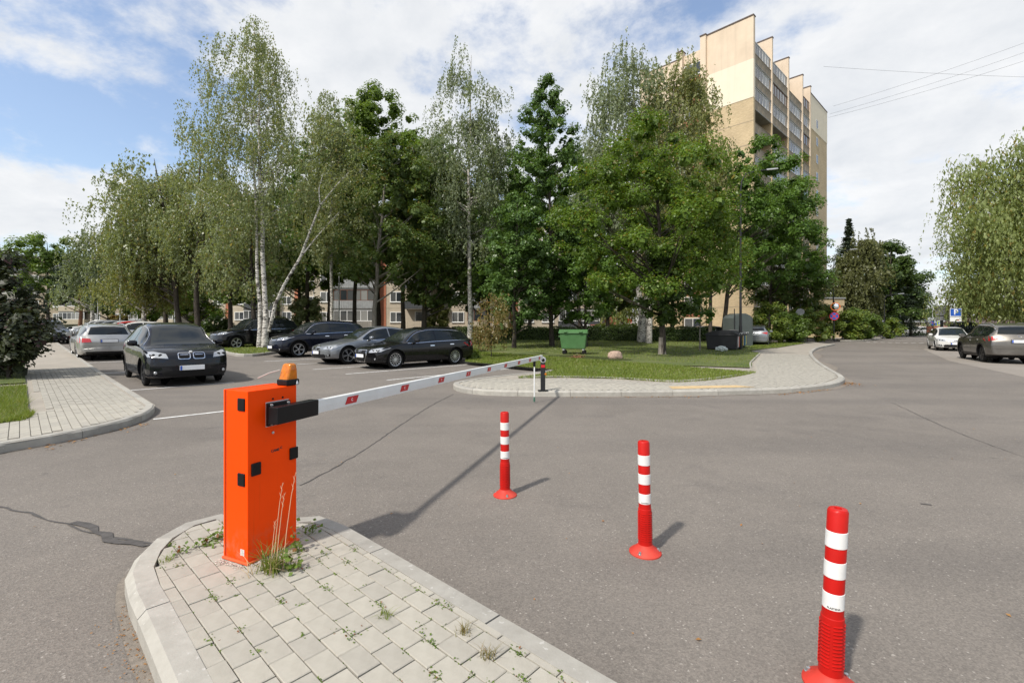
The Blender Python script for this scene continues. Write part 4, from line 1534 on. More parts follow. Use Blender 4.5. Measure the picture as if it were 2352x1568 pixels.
cw = Matrix.Rotation(AW, 4, 'Z')
S3 = Vector((CN.x, CN.y, .12)) + cw @ Vector((.135, -.075, .855))
E3 = Vector((0.613, 9.97, .855))
bd = (E3 - S3)
BL = bd.length
boom = thing('barrier_boom', 'long white boom with red marks lowered across the lane', 'barrier arm', tuple(S3))
boom.rotation_euler = bd.to_track_quat('X', 'Z').to_euler()
MB().rng(-.03, .335, -.035, .035, -.052, .052).build('boom_sleeve', M['black_metal'], boom, .005, 3)
q = MB()
q.add([(.335, y, z) for y, z in ((-.022, -.044), (.022, -.044), (.024, 0), (.022, .044), (-.022, .044), (-.025, 0))] + [(BL, y, z) for y, z in ((-.022, -.044), (.022, -.044), (.024, 0), (.022, .044), (-.022, .044), (-.025, 0))],
      [(0, 6, 7, 1), (1, 7, 8, 2), (2, 8, 9, 3), (3, 9, 10, 4), (4, 10, 11, 5), (5, 11, 6, 0), (6, 11, 10, 9, 8, 7), (0, 1, 2, 3, 4, 5)])
q.build('boom_beam', M['arm_white'], boom, .004, 2)
logo = text_mesh('C', .03, .0004, .001)
for i in range(9):
    x = .72 + i * (BL - .72 - .28) / 8
    q = MB()
    q.add([(x - .085, -.0262, -.026), (x + .055, -.0262, -.026), (x + .085, -.0262, .026), (x - .055, -.0262, .026)], [(0, 1, 2, 3)])
    q.add([(x - .085, .0252, -.026), (x + .055, .0252, -.026), (x + .085, .0252, .026), (x - .055, .0252, .026)], [(3, 2, 1, 0)])
    mk = q.build('red_mark', M['arm_red'], boom)
    lo = obj('logo', logo, mk, M['print_pale'])
    lo.rotation_euler = (math.radians(90), 0, 0)
    lo.location = (x, -.0268, 0)
xl_ = BL - .62
q = MB()
q.tube([(xl_, 0, -.05), (xl_, 0, -.75)], .013, 10)
q.build('support_leg', M['arm_white'], boom)
MB().rng(xl_ - .025, xl_ + .025, -.022, .022, -.15, -.04).build('leg_hinge', M['black_metal'], boom, .004)
q = MB()
q.lathe([(0, -.845), (.018, -.845), (.02, -.80), (.014, -.745), (0, -.74)], 12, (xl_, 0, 0))
q.build('leg_foot', mat('leg_foot_green', (.05, .13, .09), .6), boom)
q = MB()
q.add([(BL, -.028, -.048), (BL + .02, -.028, -.048), (BL + .02, .028, -.048), (BL, .028, -.048), (BL, -.028, .048), (BL + .02, -.028, .048), (BL + .02, .028, .048), (BL, .028, .048)],
      [(0, 3, 2, 1), (4, 5, 6, 7), (0, 1, 5, 4), (1, 2, 6, 5), (2, 3, 7, 6), (3, 0, 4, 7)])
q.build('end_cap', mat('cap_grey', (.5, .5, .5), .5), boom, .003)

# rest post
PX, PY = atY(1247, 10.25), 10.25
rp = thing('rest_post', 'dark boom rest post with round cap on the central pavement kerb', 'post', (PX, PY, .12))
MB().rng(-.11, .11, -.07, .07, 0, .012).build('foot_plate', M['dark_post'], rp, .002)
MB().rng(-.05, .05, -.035, .035, .01, .60).build('column', M['dark_post'], rp, .008)
q = MB()
q.lathe([(0, -.055), (.06, -.05), (.068, -.03), (.068, .03), (.06, .045), (0, .05)], 20, (0, 0, .665), 0, 'y')
q.build('round_cap', M['galvanised'], rp)
q = MB()
q.lathe([(0, -.062), (.035, -.06), (.036, -.04)], 18, (0, 0, .665), 0, 'y')
q.build('photocell', M['black_plastic'], rp)
MB().rng(-.042, .042, -.042, -.03, .50, .56).build('red_sticker', M['arm_red'], rp)
q = MB()
q.lathe([(0, -.05), (.022, -.045), (.026, -.02), (.026, .0)], 14, (.055, 0, .36), 0, 'y')
q.build('amber_reflector', M['amber'], rp)


# bollards
def bollard(px, py, tx, label, seed, rot):
    x, y = G(px, py)
    root = thing('flexible_bollard', label, 'bollard', (x, y, 0.0), rot, 'red and white bollards on the asphalt')
    topx = tx
    Hh = .745

    def bend(z):
        return topx * (max(0, z - .05) / Hh) ** 1.3
    ca, sa = math.cos(-rot), math.sin(-rot)

    def ring(prof, n=28):
        m_ = MB()
        vs, fs = [], []
        for r, z in prof:
            dx = bend(z)
            for k in range(n):
                a = 2 * math.pi * k / n
                vs.append((r * math.cos(a) + dx * ca, r * math.sin(a) + dx * sa, z))
        for i in range(len(prof) - 1):
            for k in range(n):
                fs.append((i * n + k, i * n + (k + 1) % n, (i + 1) * n + (k + 1) % n, (i + 1) * n + k))
        fs.append(tuple((len(prof) - 1) * n + k for k in range(n)))
        m_.add(vs, fs, 0, True)
        return m_
    R = .0385
    fl = MB()
    fl.lathe([(.105, 0), (.105, .008), (.098, .014), (.07, .034), (.052, .05), (.047, .06)], 40)
    fl.build('base_flange', M['bollard_base'], root)
    for k in range(3):
        a = k * 2.094 + .35
        b = MB()
        b.lathe([(0, .036), (.008, .035), (.0095, .03), (.0095, .022), (.015, .021), (.015, .017)], 10, (.083 * math.cos(a), .083 * math.sin(a), 0))
        b.build('bolt', M['steel'], root)
    body = [(.047, .05), (.0455, .075), (.044, .28), (.043, .295), (.0405, .297), (R, .36), (R, Hh - .012), (R - .005, Hh - .002), (R - .010, Hh), (.014, Hh), (.013, Hh - .008), (.006, Hh - .010)]
    ring(body).build('tube', M['bollard_red'], root)
    # ribs
    rb = MB()
    for j in range(13):
        z = .095 + j * .0145
        for s in range(6):
            a0 = s * math.pi / 3 + .12
            n_ = 7
            rr = .0452 - (z - .075) * .006
            vs = []
            for k in range(n_ + 1):
                a = a0 + (math.pi / 3 - .24) * k / n_
                for r_, dz in ((rr - .002, -.0035), (rr + .0034, -.001), (rr + .0034, .001), (rr - .002, .0035)):
                    vs.append((r_ * math.cos(a) + bend(z) * ca, r_ * math.sin(a) + bend(z) * sa, z + dz))
            rb.add(vs, [(k * 4 + q_, (k + 1) * 4 + q_, (k + 1) * 4 + q_ + 1, k * 4 + q_ + 1) for k in range(n_) for q_ in range(3)])
    rb.build('rib_set', M['bollard_red'], root)
    for j, z in enumerate((.365, .495, .62)):
        ring_ = MB()
        n = 28
        vs, fs = [], []
        for zz_ in (z - .0335, z - .032, z + .032, z + .0335):
            rr = R + (.0016 if abs(zz_ - z) < .0325 else .0001)
            for k in range(n):
                a = 2 * math.pi * k / n
                vs.append((rr * math.cos(a) + bend(zz_) * ca, rr * math.sin(a) + bend(zz_) * sa, zz_))
        for i in range(3):
            for k in range(n):
                fs.append((i * n + k, i * n + (k + 1) % n, (i + 1) * n + (k + 1) % n, (i + 1) * n + k))
        ring_.add(vs, fs, 0, True)
        band = ring_.build('reflective_band', M['reflective_white'], root)
        if j == 0:
            me = text_mesh('PLASTENA', .0105, .0001, .0003)
            base_a = math.atan2(-y, -x) - rot + .05
            for v in me.vertices:
                a = base_a + v.co.x / (R + .002)
                zz_ = z - .024 + v.co.y
                v.co = ((R + .0021) * math.cos(a) + bend(zz_) * ca, (R + .0021) * math.sin(a) + bend(zz_) * sa, zz_)
            obj('lettering', me, band, M['print_dark'])
    return root


bollard(1160, 1137, -.004, 'red and white flexible bollard farthest from the barrier island tip, near the boom', 1, .4)
bollard(1482, 1268, -.012, 'middle red and white bollard of the row on the asphalt', 2, -.5)
bollard(1908, 1573, .034, 'slightly leaning red and white bollard with the readable white band', 3, 2.0)


# ------------------------------------------------------------------ street furniture
def lamp_post(label, px, Y, top, arm_px, arm_py, r=.085, matn='dark_post', group='street lamps'):
    X = atY(px, Y)
    z0 = zg(X, Y) + .1
    root = thing('street_lamp', label, 'street lamp', (X, Y, z0), 0, group)
    zt = zpx(top, Y) - z0
    lx, lz = atY(arm_px, Y) - X, zpx(arm_py, Y) - z0
    q = MB()
    q.tube([(0, 0, 0), (0, 0, 1.4), (0, 0, 1.45), (0, 0, zt * .6), (0, 0, zt)], [r * 1.15, r * 1.1, r * .85, r * .7, r * .55], 12)
    q.tube([(0, 0, zt - .02), (lx * .03, 0, zt + (lz - zt) * .45), (lx * .12, 0, zt + (lz - zt) * .75), (lx * .35, 0, lz - .16), (lx * .75, 0, lz - .05)], r * .42, 10)
    q.build('pole', M[matn], root)
    MB().rng(-.2, .2, -.2, .2, -.02, .03).build('foot_plate', M['galvanised'], root)
    h = MB()
    d = 1 if lx > 0 else -1
    x0, x1 = lx * .7, lx
    h.add([(x0, -.06, lz - .09), (x1, -.11, lz - .03), (x1, .11, lz - .03), (x0, .06, lz - .09), (x0, -.05, lz - .01), (x1 - .05 * d, -.09, lz + .04), (x1 - .05 * d, .09, lz + .04), (x0, .05, lz - .01)],
          [(0, 3, 2, 1), (4, 5, 6, 7), (0, 1, 5, 4), (1, 2, 6, 5), (2, 3, 7, 6), (3, 0, 4, 7)])
    h.build('lamp_head', M['galvanised'], root, .01)
    return root


lamp_post('tall dark street lamp with curved arm beside the waste containers', 1701, 28.3, 440, 1786, 388)
lamp_post('street lamp behind the traffic mirror', 1914, 49, 620, 1968, 572, .08)
lamp_post('street lamp in front of the dark spruces', 2031, 60, 695, 2076, 674, .08)
lamp_post('distant street lamp where the road ends', 2142, 92, 690, 2172, 677, .1, 'galvanised')


def slim_pole(label, px, Y, top, r=.06):
    X = atY(px, Y)
    root = thing('light_pole', label, 'light pole', (X, Y, zg(X, Y) + .03), 0, 'pale light poles')
    h = zpx(top, Y) - zg(X, Y)
    q = MB()
    q.tube([(0, 0, -.05), (0, 0, h * .5), (0, 0, h)], [r * 1.3, r, r * .75], 10)
    q.build('mast', M['galvanised'], root)
    q = MB()
    q.lathe([(0, h), (r * 1.6, h + .02), (r * 2.2, h + .12), (r * .6, h + .2), (0, h + .2)], 12)
    q.build('lamp_cap', M['galvanised'], root)


slim_pole('pale light pole between the grey saloon and the concrete balconies', 779, 40, 632)
slim_pole('pale light pole behind the navy people carrier', 402, 44, 600)
slim_pole('pale light pole beside the cream-flowered bush', 276, 50, 640)
slim_pole('pale light pole in front of the distant flats', 225, 56, 660)


# waste container, green
def green_bin():
    x, y = G(1320, 814, .13)
    root = thing('waste_container', 'green wheeled waste container standing on the lawn path', 'waste container', (x, y + .35, zg(x, y) + .13), math.radians(-12))
    g = mat('bin_green', (.065, .165, .055), .55, .12, 4, dirt=((.10, .15, .08), .6))
    q = MB()
    bt, tp = (.56, .36), (.66, .46)
    vs = [(sx * bt[0], sy * bt[1], .26) for sx, sy in ((-1, -1), (1, -1), (1, 1), (-1, 1))] + [(sx * tp[0], sy * tp[1], 1.05) for sx, sy in ((-1, -1), (1, -1), (1, 1), (-1, 1))]
    q.add(vs, [(0, 3, 2, 1), (4, 5, 6, 7), (0, 1, 5, 4), (1, 2, 6, 5), (2, 3, 7, 6), (3, 0, 4, 7)])
    q.build('body', g, root, .05, 4)
    MB().rng(-.70, .70, -.50, .50, 1.0, 1.07).build('rim', g, root, .02)
    q = MB()
    n = 8
    vs, fs = [], []
    for i in range(n + 1):
        a = -1 + 2 * i / n
        vs += [(-.68, a * .5, 1.07 + .13 * (1 - a * a)), (.68, a * .5, 1.07 + .13 * (1 - a * a))]
    for i in range(n):
        fs.append((2 * i, 2 * i + 1, 2 * i + 3, 2 * i + 2))
    fs += [tuple(2 * i for i in range(n, -1, -1)), tuple(2 * i + 1 for i in range(n + 1)), (0, 2 * n, 2 * n + 1, 1)]
    q.add(vs, fs)
    q.build('lid', g, root, .01)
    for s in (-.36, .36):
        MB().rng(s - .08, s + .08, -.56, -.46, 1.05, 1.13).build('lid_grip', g, root, .015)
    q = MB()
    q.lathe([(0, -.03), (.05, -.03), (.05, .03), (0, .03)], 14, (.71, 0, .93), 0, 'x')
    q.build('side_pivot', M['black_plastic'], root)
    for s in (-1, 1):
        MB().rng(s * .69 - .03, s * .69 + .03, -.2, .2, .82, .90).build('side_handle', M['black_plastic'] if s > 0 else g, root, .01)
    for sx in (-1, 1):
        for sy in (-1, 1):
            w = thing_part('caster', root, (sx * .47, sy * .28, 0))
            q = MB()
            q.lathe([(0, -.025), (.06, -.025), (.095, -.02), (.1, 0), (.095, .02), (.06, .025), (0, .025)], 18, (0.03, 0, .1), 0, 'y')
            q.build('caster_wheel', M['rubber'], w)
            MB().rng(-.05, .05, -.05, .05, .19, .275).build('caster_fork', M['galvanised'], w, .01)
    return root


def thing_part(name, parent, loc):
    o = bpy.data.objects.new(name, None)
    o.empty_display_size = .05
    link(o, parent)
    o.location = loc
    return o


green_bin()

# boulder
rs_ = np.random.RandomState(4)
bx, by = G(1416, 824, .13)
bm = bmesh.new()
bmesh.ops.create_icosphere(bm, subdivisions=4, radius=1)
from mathutils import noise as mnoise
for v in bm.verts:
    d = v.co.normalized()
    f = 1 + .16 * mnoise.noise(d * 1.6 + Vector((3, 1, 7))) + .06 * mnoise.noise(d * 4) + .015 * mnoise.noise(d * 14)
    flat = Vector((round(d.x * 1.3) / 1.3, round(d.y * 1.3) / 1.3, round(d.z * 1.3) / 1.3))
    d2 = d.lerp(flat, .25)
    v.co = Vector((d2.x * .33, d2.y * .28, max(-.12, d2.z * .24))) * f
me = bpy.data.meshes.new('boulder')
bm.to_mesh(me)
bm.free()
me.polygons.foreach_set('use_smooth', [True] * len(me.polygons))
o = obj('boulder', me, None, mat('granite', (.36, .26, .20), .85, .25, 9, .5, 60, dirt=((.2, .16, .13), .6)))
o.location = (bx, by + .25, zg(bx, by) + .23)
tag(o, 'pinkish brown boulder lying on the lawn beside the path', 'boulder')


# black recycling containers in a row, the end one facing the camera
def recycling(i, x, y, rz, stick, label):
    root = thing('recycling_container', label, 'waste container', (x, y, .13), rz, 'black recycling containers')
    b = mat('bin_black', (.014, .015, .019), .5, .2, 4, dirt=((.06, .06, .06), .4))
    q = MB()
    bt, tp = (.78, .50), (.86, .55)
    vs = [(sx * bt[0], sy * bt[1], .04) for sx, sy in ((-1, -1), (1, -1), (1, 1), (-1, 1))] + [(sx * tp[0], sy * tp[1], .86) for sx, sy in ((-1, -1), (1, -1), (1, 1), (-1, 1))]
    q.add(vs, [(0, 3, 2, 1), (4, 5, 6, 7), (0, 1, 5, 4), (1, 2, 6, 5), (2, 3, 7, 6), (3, 0, 4, 7)])
    q.build('body', b, root, .04, 3)
    q = MB()
    n = 8
    vs, fs = [], []
    for k in range(n + 1):
        a = -1 + 2 * k / n
        zc = .89 + .24 * max(0, 1 - abs(a) ** 2.6)
        vs += [(a * .9, -.58, zc), (a * .9, .58, zc)]
    for k in range(n):
        fs.append((2 * k, 2 * k + 1, 2 * k + 3, 2 * k + 2)[::-1])
    fs += [tuple(2 * k for k in range(n + 1)), tuple(2 * k + 1 for k in range(n, -1, -1)), (0, 1, 2 * n + 1, 2 * n)]
    q.add(vs, fs)
    q.build('lid', b, root, .012)
    MB().rng(-.9, .9, -.60, .60, .84, .885).build('rim', b, root, .01)
    q = MB()
    q.tube([(.94, -.5, .92), (.98, -.5, 1.0), (.98, .5, 1.0), (.94, .5, .92)], .016, 8)
    q.build('handle', M['galvanised'], root)
    MB().rng(.835, .862, -.32, -.06, .18, .78).build('sticker', stick[0], root)
    MB().rng(.835, .862, .06, .32, .18, .78).build('sticker', stick[1], root)


cols = {n_: mat('sticker_' + n_, c_, .5, .1) for n_, c_ in (('white', (.6, .6, .6)), ('red', (.6, .1, .05)), ('blue', (.05, .15, .5)), ('yellow', (.7, .5, .05)), ('teal', (.03, .35, .42)), ('green', (.1, .35, .08)))}
b0 = Vector((atY(1660, 27.9), 27.9))
rec_dir = Vector((.62, 1.0)).normalized()
rza = math.atan2(rec_dir.y, rec_dir.x) - math.pi / 2
for i, (s, lab) in enumerate(((('white', 'red'), 'black recycling container with a carrier bag dumped at its foot'), (('red', 'white'), 'second black recycling container in the row, with red and white stickers'),
                              (('yellow', 'blue'), 'black recycling container with yellow and blue stickers'), (('teal', 'yellow'), 'last black recycling container in the row, with teal sticker'))):
    p = b0 + rec_dir * 1.25 * i
    recycling(i, p.x, p.y, rza, (cols[s[0]], cols[s[1]]), lab)
# textile container
tx, ty = atY(1694, 34), 34.0
tb = thing('textile_container', 'tall grey-green metal container with arched top behind the black containers', 'container', (tx, ty, .13), .25)
gm = mat('textile_green', (.075, .09, .085), .6, .1, 2)
q = MB()
prof_ = [(-.78, 0), (.78, 0), (.78, 1.95), (.55, 2.15), (.2, 2.28), (-.2, 2.28), (-.55, 2.15), (-.78, 1.95)]
q.add([(p[0], -.6, p[1]) for p in prof_] + [(p[0], .6, p[1]) for p in prof_], [tuple(range(8)), tuple(range(15, 7, -1))] + [(i, i + 8, (i + 1) % 8 + 8, (i + 1) % 8) for i in range(8)])
q.build('body', gm, tb, .02)
MB().rng(.78, .80, -.4, .4, 1.2, 1.7).build('chute_flap', M['black_plastic'], tb, .01)
MB().rng(.78, .795, -.45, .45, .25, 1.0).build('notice_panel', cols['white'], tb)
q = MB()
q.tube([(-.8, -.65, 0), (-.8, -.65, 2.6)], .03, 8)
q.build('pole', M['dark_post'], tb)

# carrier bag
bm = bmesh.new()
bmesh.ops.create_icosphere(bm, subdivisions=3, radius=1)
for v in bm.verts:
    d = v.co.normalized()
    f = 1 + .35 * mnoise.noise(d * 2.6) + .18 * mnoise.noise(d * 7)
    v.co = Vector((d.x * .3, d.y * .2, max(-.1, d.z * .16))) * f
me = bpy.data.meshes.new('carrier_bag')
bm.to_mesh(me)
bm.free()
o = obj('carrier_bag', me, None, mat('bag_white', (.5, .55, .52), .5, .3, 9))
bx, by = G(1656, 806, .13)
o.location = (bx, by - .1, .25)
tag(o, 'crumpled pale plastic bag lying before the black recycling container', 'bag')


# signs
def sign_pole(root, h, r=.032, m_='dark_post'):
    q = MB()
    q.tube([(0, 0, -.1), (0, 0, h)], r, 10)
    q.build('pole', M[m_], root)


def face_cam(x, y):
    return math.atan2(-y, -x) + math.pi / 2       # local -y towards the camera


mat('sign_blue', (.015, .09, .42), .4, .05)
mat('sign_red', (.55, .02, .02), .4, .05)
mat('sign_white', (.75, .76, .76), .4, .04)
mat('sign_grey', (.30, .31, .32), .55, .1, metal=.4)
mat('sign_lime', (.45, .6, .03), .4, .04)
mat('mirror_orange', (.75, .16, .02), .4, .05)
t = NT('convex_mirror')
t.col((.8, .82, .84))
t.p.inputs['Metallic'].default_value = 1
t.rough(.05)
MATS['convex_mirror'] = t.m


def disc(r, y0, y1, c, m_, parent, name, n=32):
    q = MB()
    q.lathe([(0, y0), (r, y0), (r, y1), (0, y1)], n, (c[0], 0, c[2]), 0, 'y', False)
    o = q.build(name, m_, parent)
    return o


def cross_bars(r, y, c, parent, m_):
    for s in (1, -1):
        q = MB()
        q.box((c[0], y, c[2]), (2 * r, .004, r * .22), 0, 0, Matrix.Rotation(math.radians(45 * s), 3, 'Y'))
        b = q.build('stripe', m_, parent)
        b.location = (0, -.001 * s, 0)


x, y = atY(1838, 41.5), 41.5
s1 = thing('traffic_sign', 'round grey sign back on dark pole before the shrubs', 'sign', (x, y, .1), face_cam(x, y) + math.pi)
sign_pole(s1, zpx(698, 41.5) - .1)
zc = zpx(717, 41.5) - .1
disc(.33, -.06, -.045, (0, 0, zc), M['sign_grey'], s1, 'sign_plate')
disc(.30, .045, .05, (0, 0, zc), M['sign_grey'], s1, 'sign_rear')

x, y = atY(1916, 46), 46.0
s2 = thing('traffic_sign', 'no-stopping sign with round orange-rimmed mirror above it on dark pole', 'sign', (x, y, .1), face_cam(x, y))
sign_pole(s2, zpx(690, 46) - .1, .04)
zc = zpx(726, 46) - .1
p_ = disc(.39, -.075, -.05, (0, 0, zc), M['sign_red'], s2, 'sign_plate')
disc(.33, -.08, -.074, (0, 0, zc), M['sign_blue'], p_, 'sign_face')
cross_bars(.355, -.086, (0, 0, zc), p_, M['sign_red'])
zc = zpx(704, 46) - .1
p_ = disc(.40, -.10, -.05, (.1, 0, zc), M['mirror_orange'], s2, 'mirror_rim')
q = MB()
q.lathe([(0, -.16), (.12, -.155), (.22, -.14), (.29, -.115), (.33, -.10)], 32, (.1, 0, zc), 0, 'y')
q.build('mirror_glass', M['convex_mirror'], p_)

Y = 33.5
x = atY(2194, Y)
s3 = thing('parking_sign', 'blue square parking sign with white plate behind the white hatchback', 'sign', (x, Y, .0), math.radians(-12))
sign_pole(s3, zpx(707, Y), .03)
zc = zpx(718, Y)
p_ = MB().rng(-.35, .35, -.06, -.045, zc - .3, zc + .3).build('sign_plate', M['sign_white'], s3, .01)
MB().rng(-.32, .32, -.064, -.06, zc - .235, zc + .275).build('sign_face', M['sign_blue'], p_)
o = obj('letter', text_mesh('P', .52, .002, .012), p_, M['sign_white'])
o.rotation_euler = (math.radians(90), 0, 0)
o.location = (0, -.0675, zc + .03)
MB().rng(-.35, .35, -.055, -.04, zc - .62, zc - .33).build('plate_below', M['sign_white'], s3, .005)
MB().rng(.02, .2, -.059, -.055, zc - .56, zc - .47).build('plate_mark', M['rust_panel'], s3)

Y = 41
x = atY(2163, Y)
s4 = thing('traffic_sign', 'large grey rectangular sign back on a thick dark post beside the parking sign', 'sign', (x, Y, 0), math.radians(-10))
zt_ = zpx(702, Y)
MB().rng(-.08, .08, -.08, .08, -.1, zt_ - .05).build('post', M['dark_post'], s4, .01)
MB().rng(-.55, .55, -.115, -.085, zpx(736, Y), zt_).build('sign_plate', M['sign_grey'], s4, .02)
for zz_ in (zpx(710, Y), zpx(725, Y)):
    MB().rng(-.57, .57, -.135, -.116, zz_ - .03, zz_ + .03).build('crossbar', M['dark_post'], s4)

Y = 52
x = atY(2143, Y)
s5 = thing('traffic_sign', 'blue and red rectangular information sign on a pole by the far road', 'sign', (x, Y, 0), math.radians(-5))
sign_pole(s5, zpx(735, Y), .04)
zc = zpx(742, Y)
p_ = MB().rng(-.36, .36, -.07, -.045, zc - .2, zc + .2).build('sign_plate', M['sign_blue'], s5)
MB().box((-.05, -.073, zc), (.5, .004, .05), 0, 0, Matrix.Rotation(.5, 3, 'Y')).build('stripe', M['sign_red'], p_)
MB().rng(.08, .3, -.076, -.072, zc + .02, zc + .14).build('pictogram', M['sign_white'], p_)
Y = 53
x = atY(2156.5, Y)
s6 = thing('traffic_sign', 'small pedestrian crossing sign on yellow-green board', 'sign', (x, Y, 0), math.radians(-5))
sign_pole(s6, zpx(737, Y), .03, 'galvanised')
zc = zpx(742, Y)
p_ = MB().rng(-.25, .25, -.06, -.045, zc - .22, zc + .2).build('sign_plate', M['sign_lime'], s6)
q = MB()
q.rng(-.15, .15, -.066, -.06, zc - .13, zc + .13)
f_ = q.build('sign_face', M['sign_blue'], p_)
q = MB()
q.add([(-.1, -.068, zc - .09), (.1, -.068, zc - .09), (0, -.068, zc + .1)], [(0, 1, 2)])
q.build('triangle', M['sign_white'], p_)
Y = 56
for lab, px in (('black and white striped road post by the far pavement', 2141),):
    x = atY(px, Y)
    r_ = thing('striped_post', lab, 'post', (x, Y, .1))
    q = MB()
    q.lathe([(.09, 0), (.09, 1.0), (.06, 1.05), (0, 1.06)], 14)
    q.build('column', M['sign_white'], r_)
    for k in range(4):
        q = MB()
        q.lathe([(.093, .1 + k * .25), (.093, .22 + k * .25)], 14)
        q.build('stripe', M['black_plastic'], r_)

# striped direction board at the far left
x, y = G(108, 788)
x, y = atY(108, 30), 30.0
r_ = thing('direction_board', 'red and white striped board standing by the far left pavement edge', 'sign', (x, y, zg(x, y)), face_cam(x, y))
MB().rng(-.28, .28, -.2, .2, 0, .07).build('foot', M['rubber'], r_, .01)
pl = MB().rng(-.15, .15, -.012, .012, .07, .98).build('board', M['sign_white'], r_, .004)
for k in range(3):
    z = .16 + k * .3
    q = MB()
    q.add([(-.13, -.0145, z + .16), (-.13, -.0145, z + .02), (.13, -.0145, z - .07), (.13, -.0145, z + .07)], [(0, 1, 2, 3)])
    q.build('stripe', M['sign_red'], pl)

# overhead cables
cabm = mat('cable', (.03, .03, .03), .6)
A_ = [Vector((44, 66, 30.5)), Vector((44.5, 66.5, 31.2)), Vector((46, 68, 33.0)), Vector((42, 64, 36.5))]
B_ = [(2560, 70, 60), (2560, 45, 60), (2560, 20, 60), (2700, 182, 70)]
for i, (a, (px, py, Y)) in enumerate(zip(A_, B_)):
    b = Vector((atY(px, Y), Y, zpx(py, Y)))
    q = MB()
    pts = [a.lerp(b, k / 16) + Vector((0, 0, -1.2 * 4 * (k / 16) * (1 - k / 16) * .4)) for k in range(17)]
    q.tube(pts, .013, 5)
    tag(q.build('overhead_cable', cabm), ('lowest of the three parallel overhead cables running from the tower', 'middle of the three parallel overhead cables running from the tower', 'topmost of the three parallel overhead cables running from the tower', 'separate almost level overhead cable beside the tower fins')[i], 'cable', 'overhead cables')

# ------------------------------------------------------------------ cars
def pchip(xs, ys, x):
    xs, ys = np.asarray(xs, float), np.asarray(ys, float)
    h = np.diff(xs)
    d = np.diff(ys) / h
    m = np.zeros_like(ys)
    for i in range(1, len(xs) - 1):
        if d[i - 1] * d[i] > 0:
            w1, w2 = 2 * h[i] + h[i - 1], h[i] + 2 * h[i - 1]
            m[i] = (w1 + w2) / (w1 / d[i - 1] + w2 / d[i])
    m[0], m[-1] = d[0], d[-1]
    x = np.clip(np.asarray(x, float), xs[0], xs[-1])
    i = np.clip(np.searchsorted(xs, x) - 1, 0, len(h) - 1)
    t_ = (x - xs[i]) / h[i]
    return ((1 + 2 * t_) * (1 - t_) ** 2) * ys[i] + t_ * (1 - t_) ** 2 * h[i] * m[i] + t_ ** 2 * (3 - 2 * t_) * ys[i + 1] + t_ ** 2 * (t_ - 1) * h[i] * m[i + 1]


WHEELS = {}


def wheel_meshes(spokes, twin, dark):
    key = (spokes, twin, dark)
    if key in WHEELS:
        return WHEELS[key]
    R, r, w = 1.0, .70, .34            # unit tyre radius
    ty = MB()
    ty.lathe([(r, -w * .42), (r + .05, -w * .5), (.90, -w * .52), (.97, -w * .44), (R, -w * .28), (R, w * .28), (.97, w * .44), (.90, w * .52), (r + .05, w * .5), (r, w * .42)], 36, (0, 0, 0), 0, 'y')
    tm = ty.mesh('tyre')
    tm.materials.append(M['rubber'])
    rm = MB()
    # dish (dark), outer ring, spokes, hub; outside is +y
    rm.lathe([(0, -.05), (.60, -.05), (.66, w * .42)], 36, (0, 0, 0), 1, 'y')
    rm.lathe([(.645, w * .36), (.66, w * .46), (.705, w * .49), (.71, w * .38)], 36, (0, 0, 0), 0, 'y')
    rm.lathe([(0, w * .46), (.08, w * .45), (.13, w * .38), (.14, .0)], 20, (0, 0, 0), 0, 'y')
    for k in range(spokes):
        for s in ((-.13, .13) if twin else (0,)):
            a = 2 * math.pi * k / spokes
            wd0, wd1 = (.045, .05) if twin else (.075, .06)
            if spokes > 8:
                wd0, wd1 = .035, .03
            c_, s_ = math.cos(a), math.sin(a)
            a2 = a + s
            c2, s2 = math.cos(a2), math.sin(a2)
            vs = []
            for (rad, cc, ss, wd, y0, y1) in ((.1, c_, s_, wd0, w * .2, w * .42), (.66, c2, s2, wd1, w * .15, w * .43)):
                for sg in (-1, 1):
                    vs += [(rad * cc - sg * wd * ss, y0, rad * ss + sg * wd * cc), (rad * cc - sg * wd * ss * .8, y1, rad * ss + sg * wd * cc * .8)]
            rm.add(vs, [(1, 3, 7, 5), (0, 1, 5, 4), (2, 6, 7, 3), (4, 5, 7, 6)])
    rmm = rm.mesh('rim')
    rmm.materials.append(M['alloy_dark'] if dark else M['alloy'])
    rmm.materials.append(M['black_plastic'])
    rmm.set_sharp_from_angle(angle=.6)
    WHEELS[key] = (tm, rmm)
    return WHEELS[key]


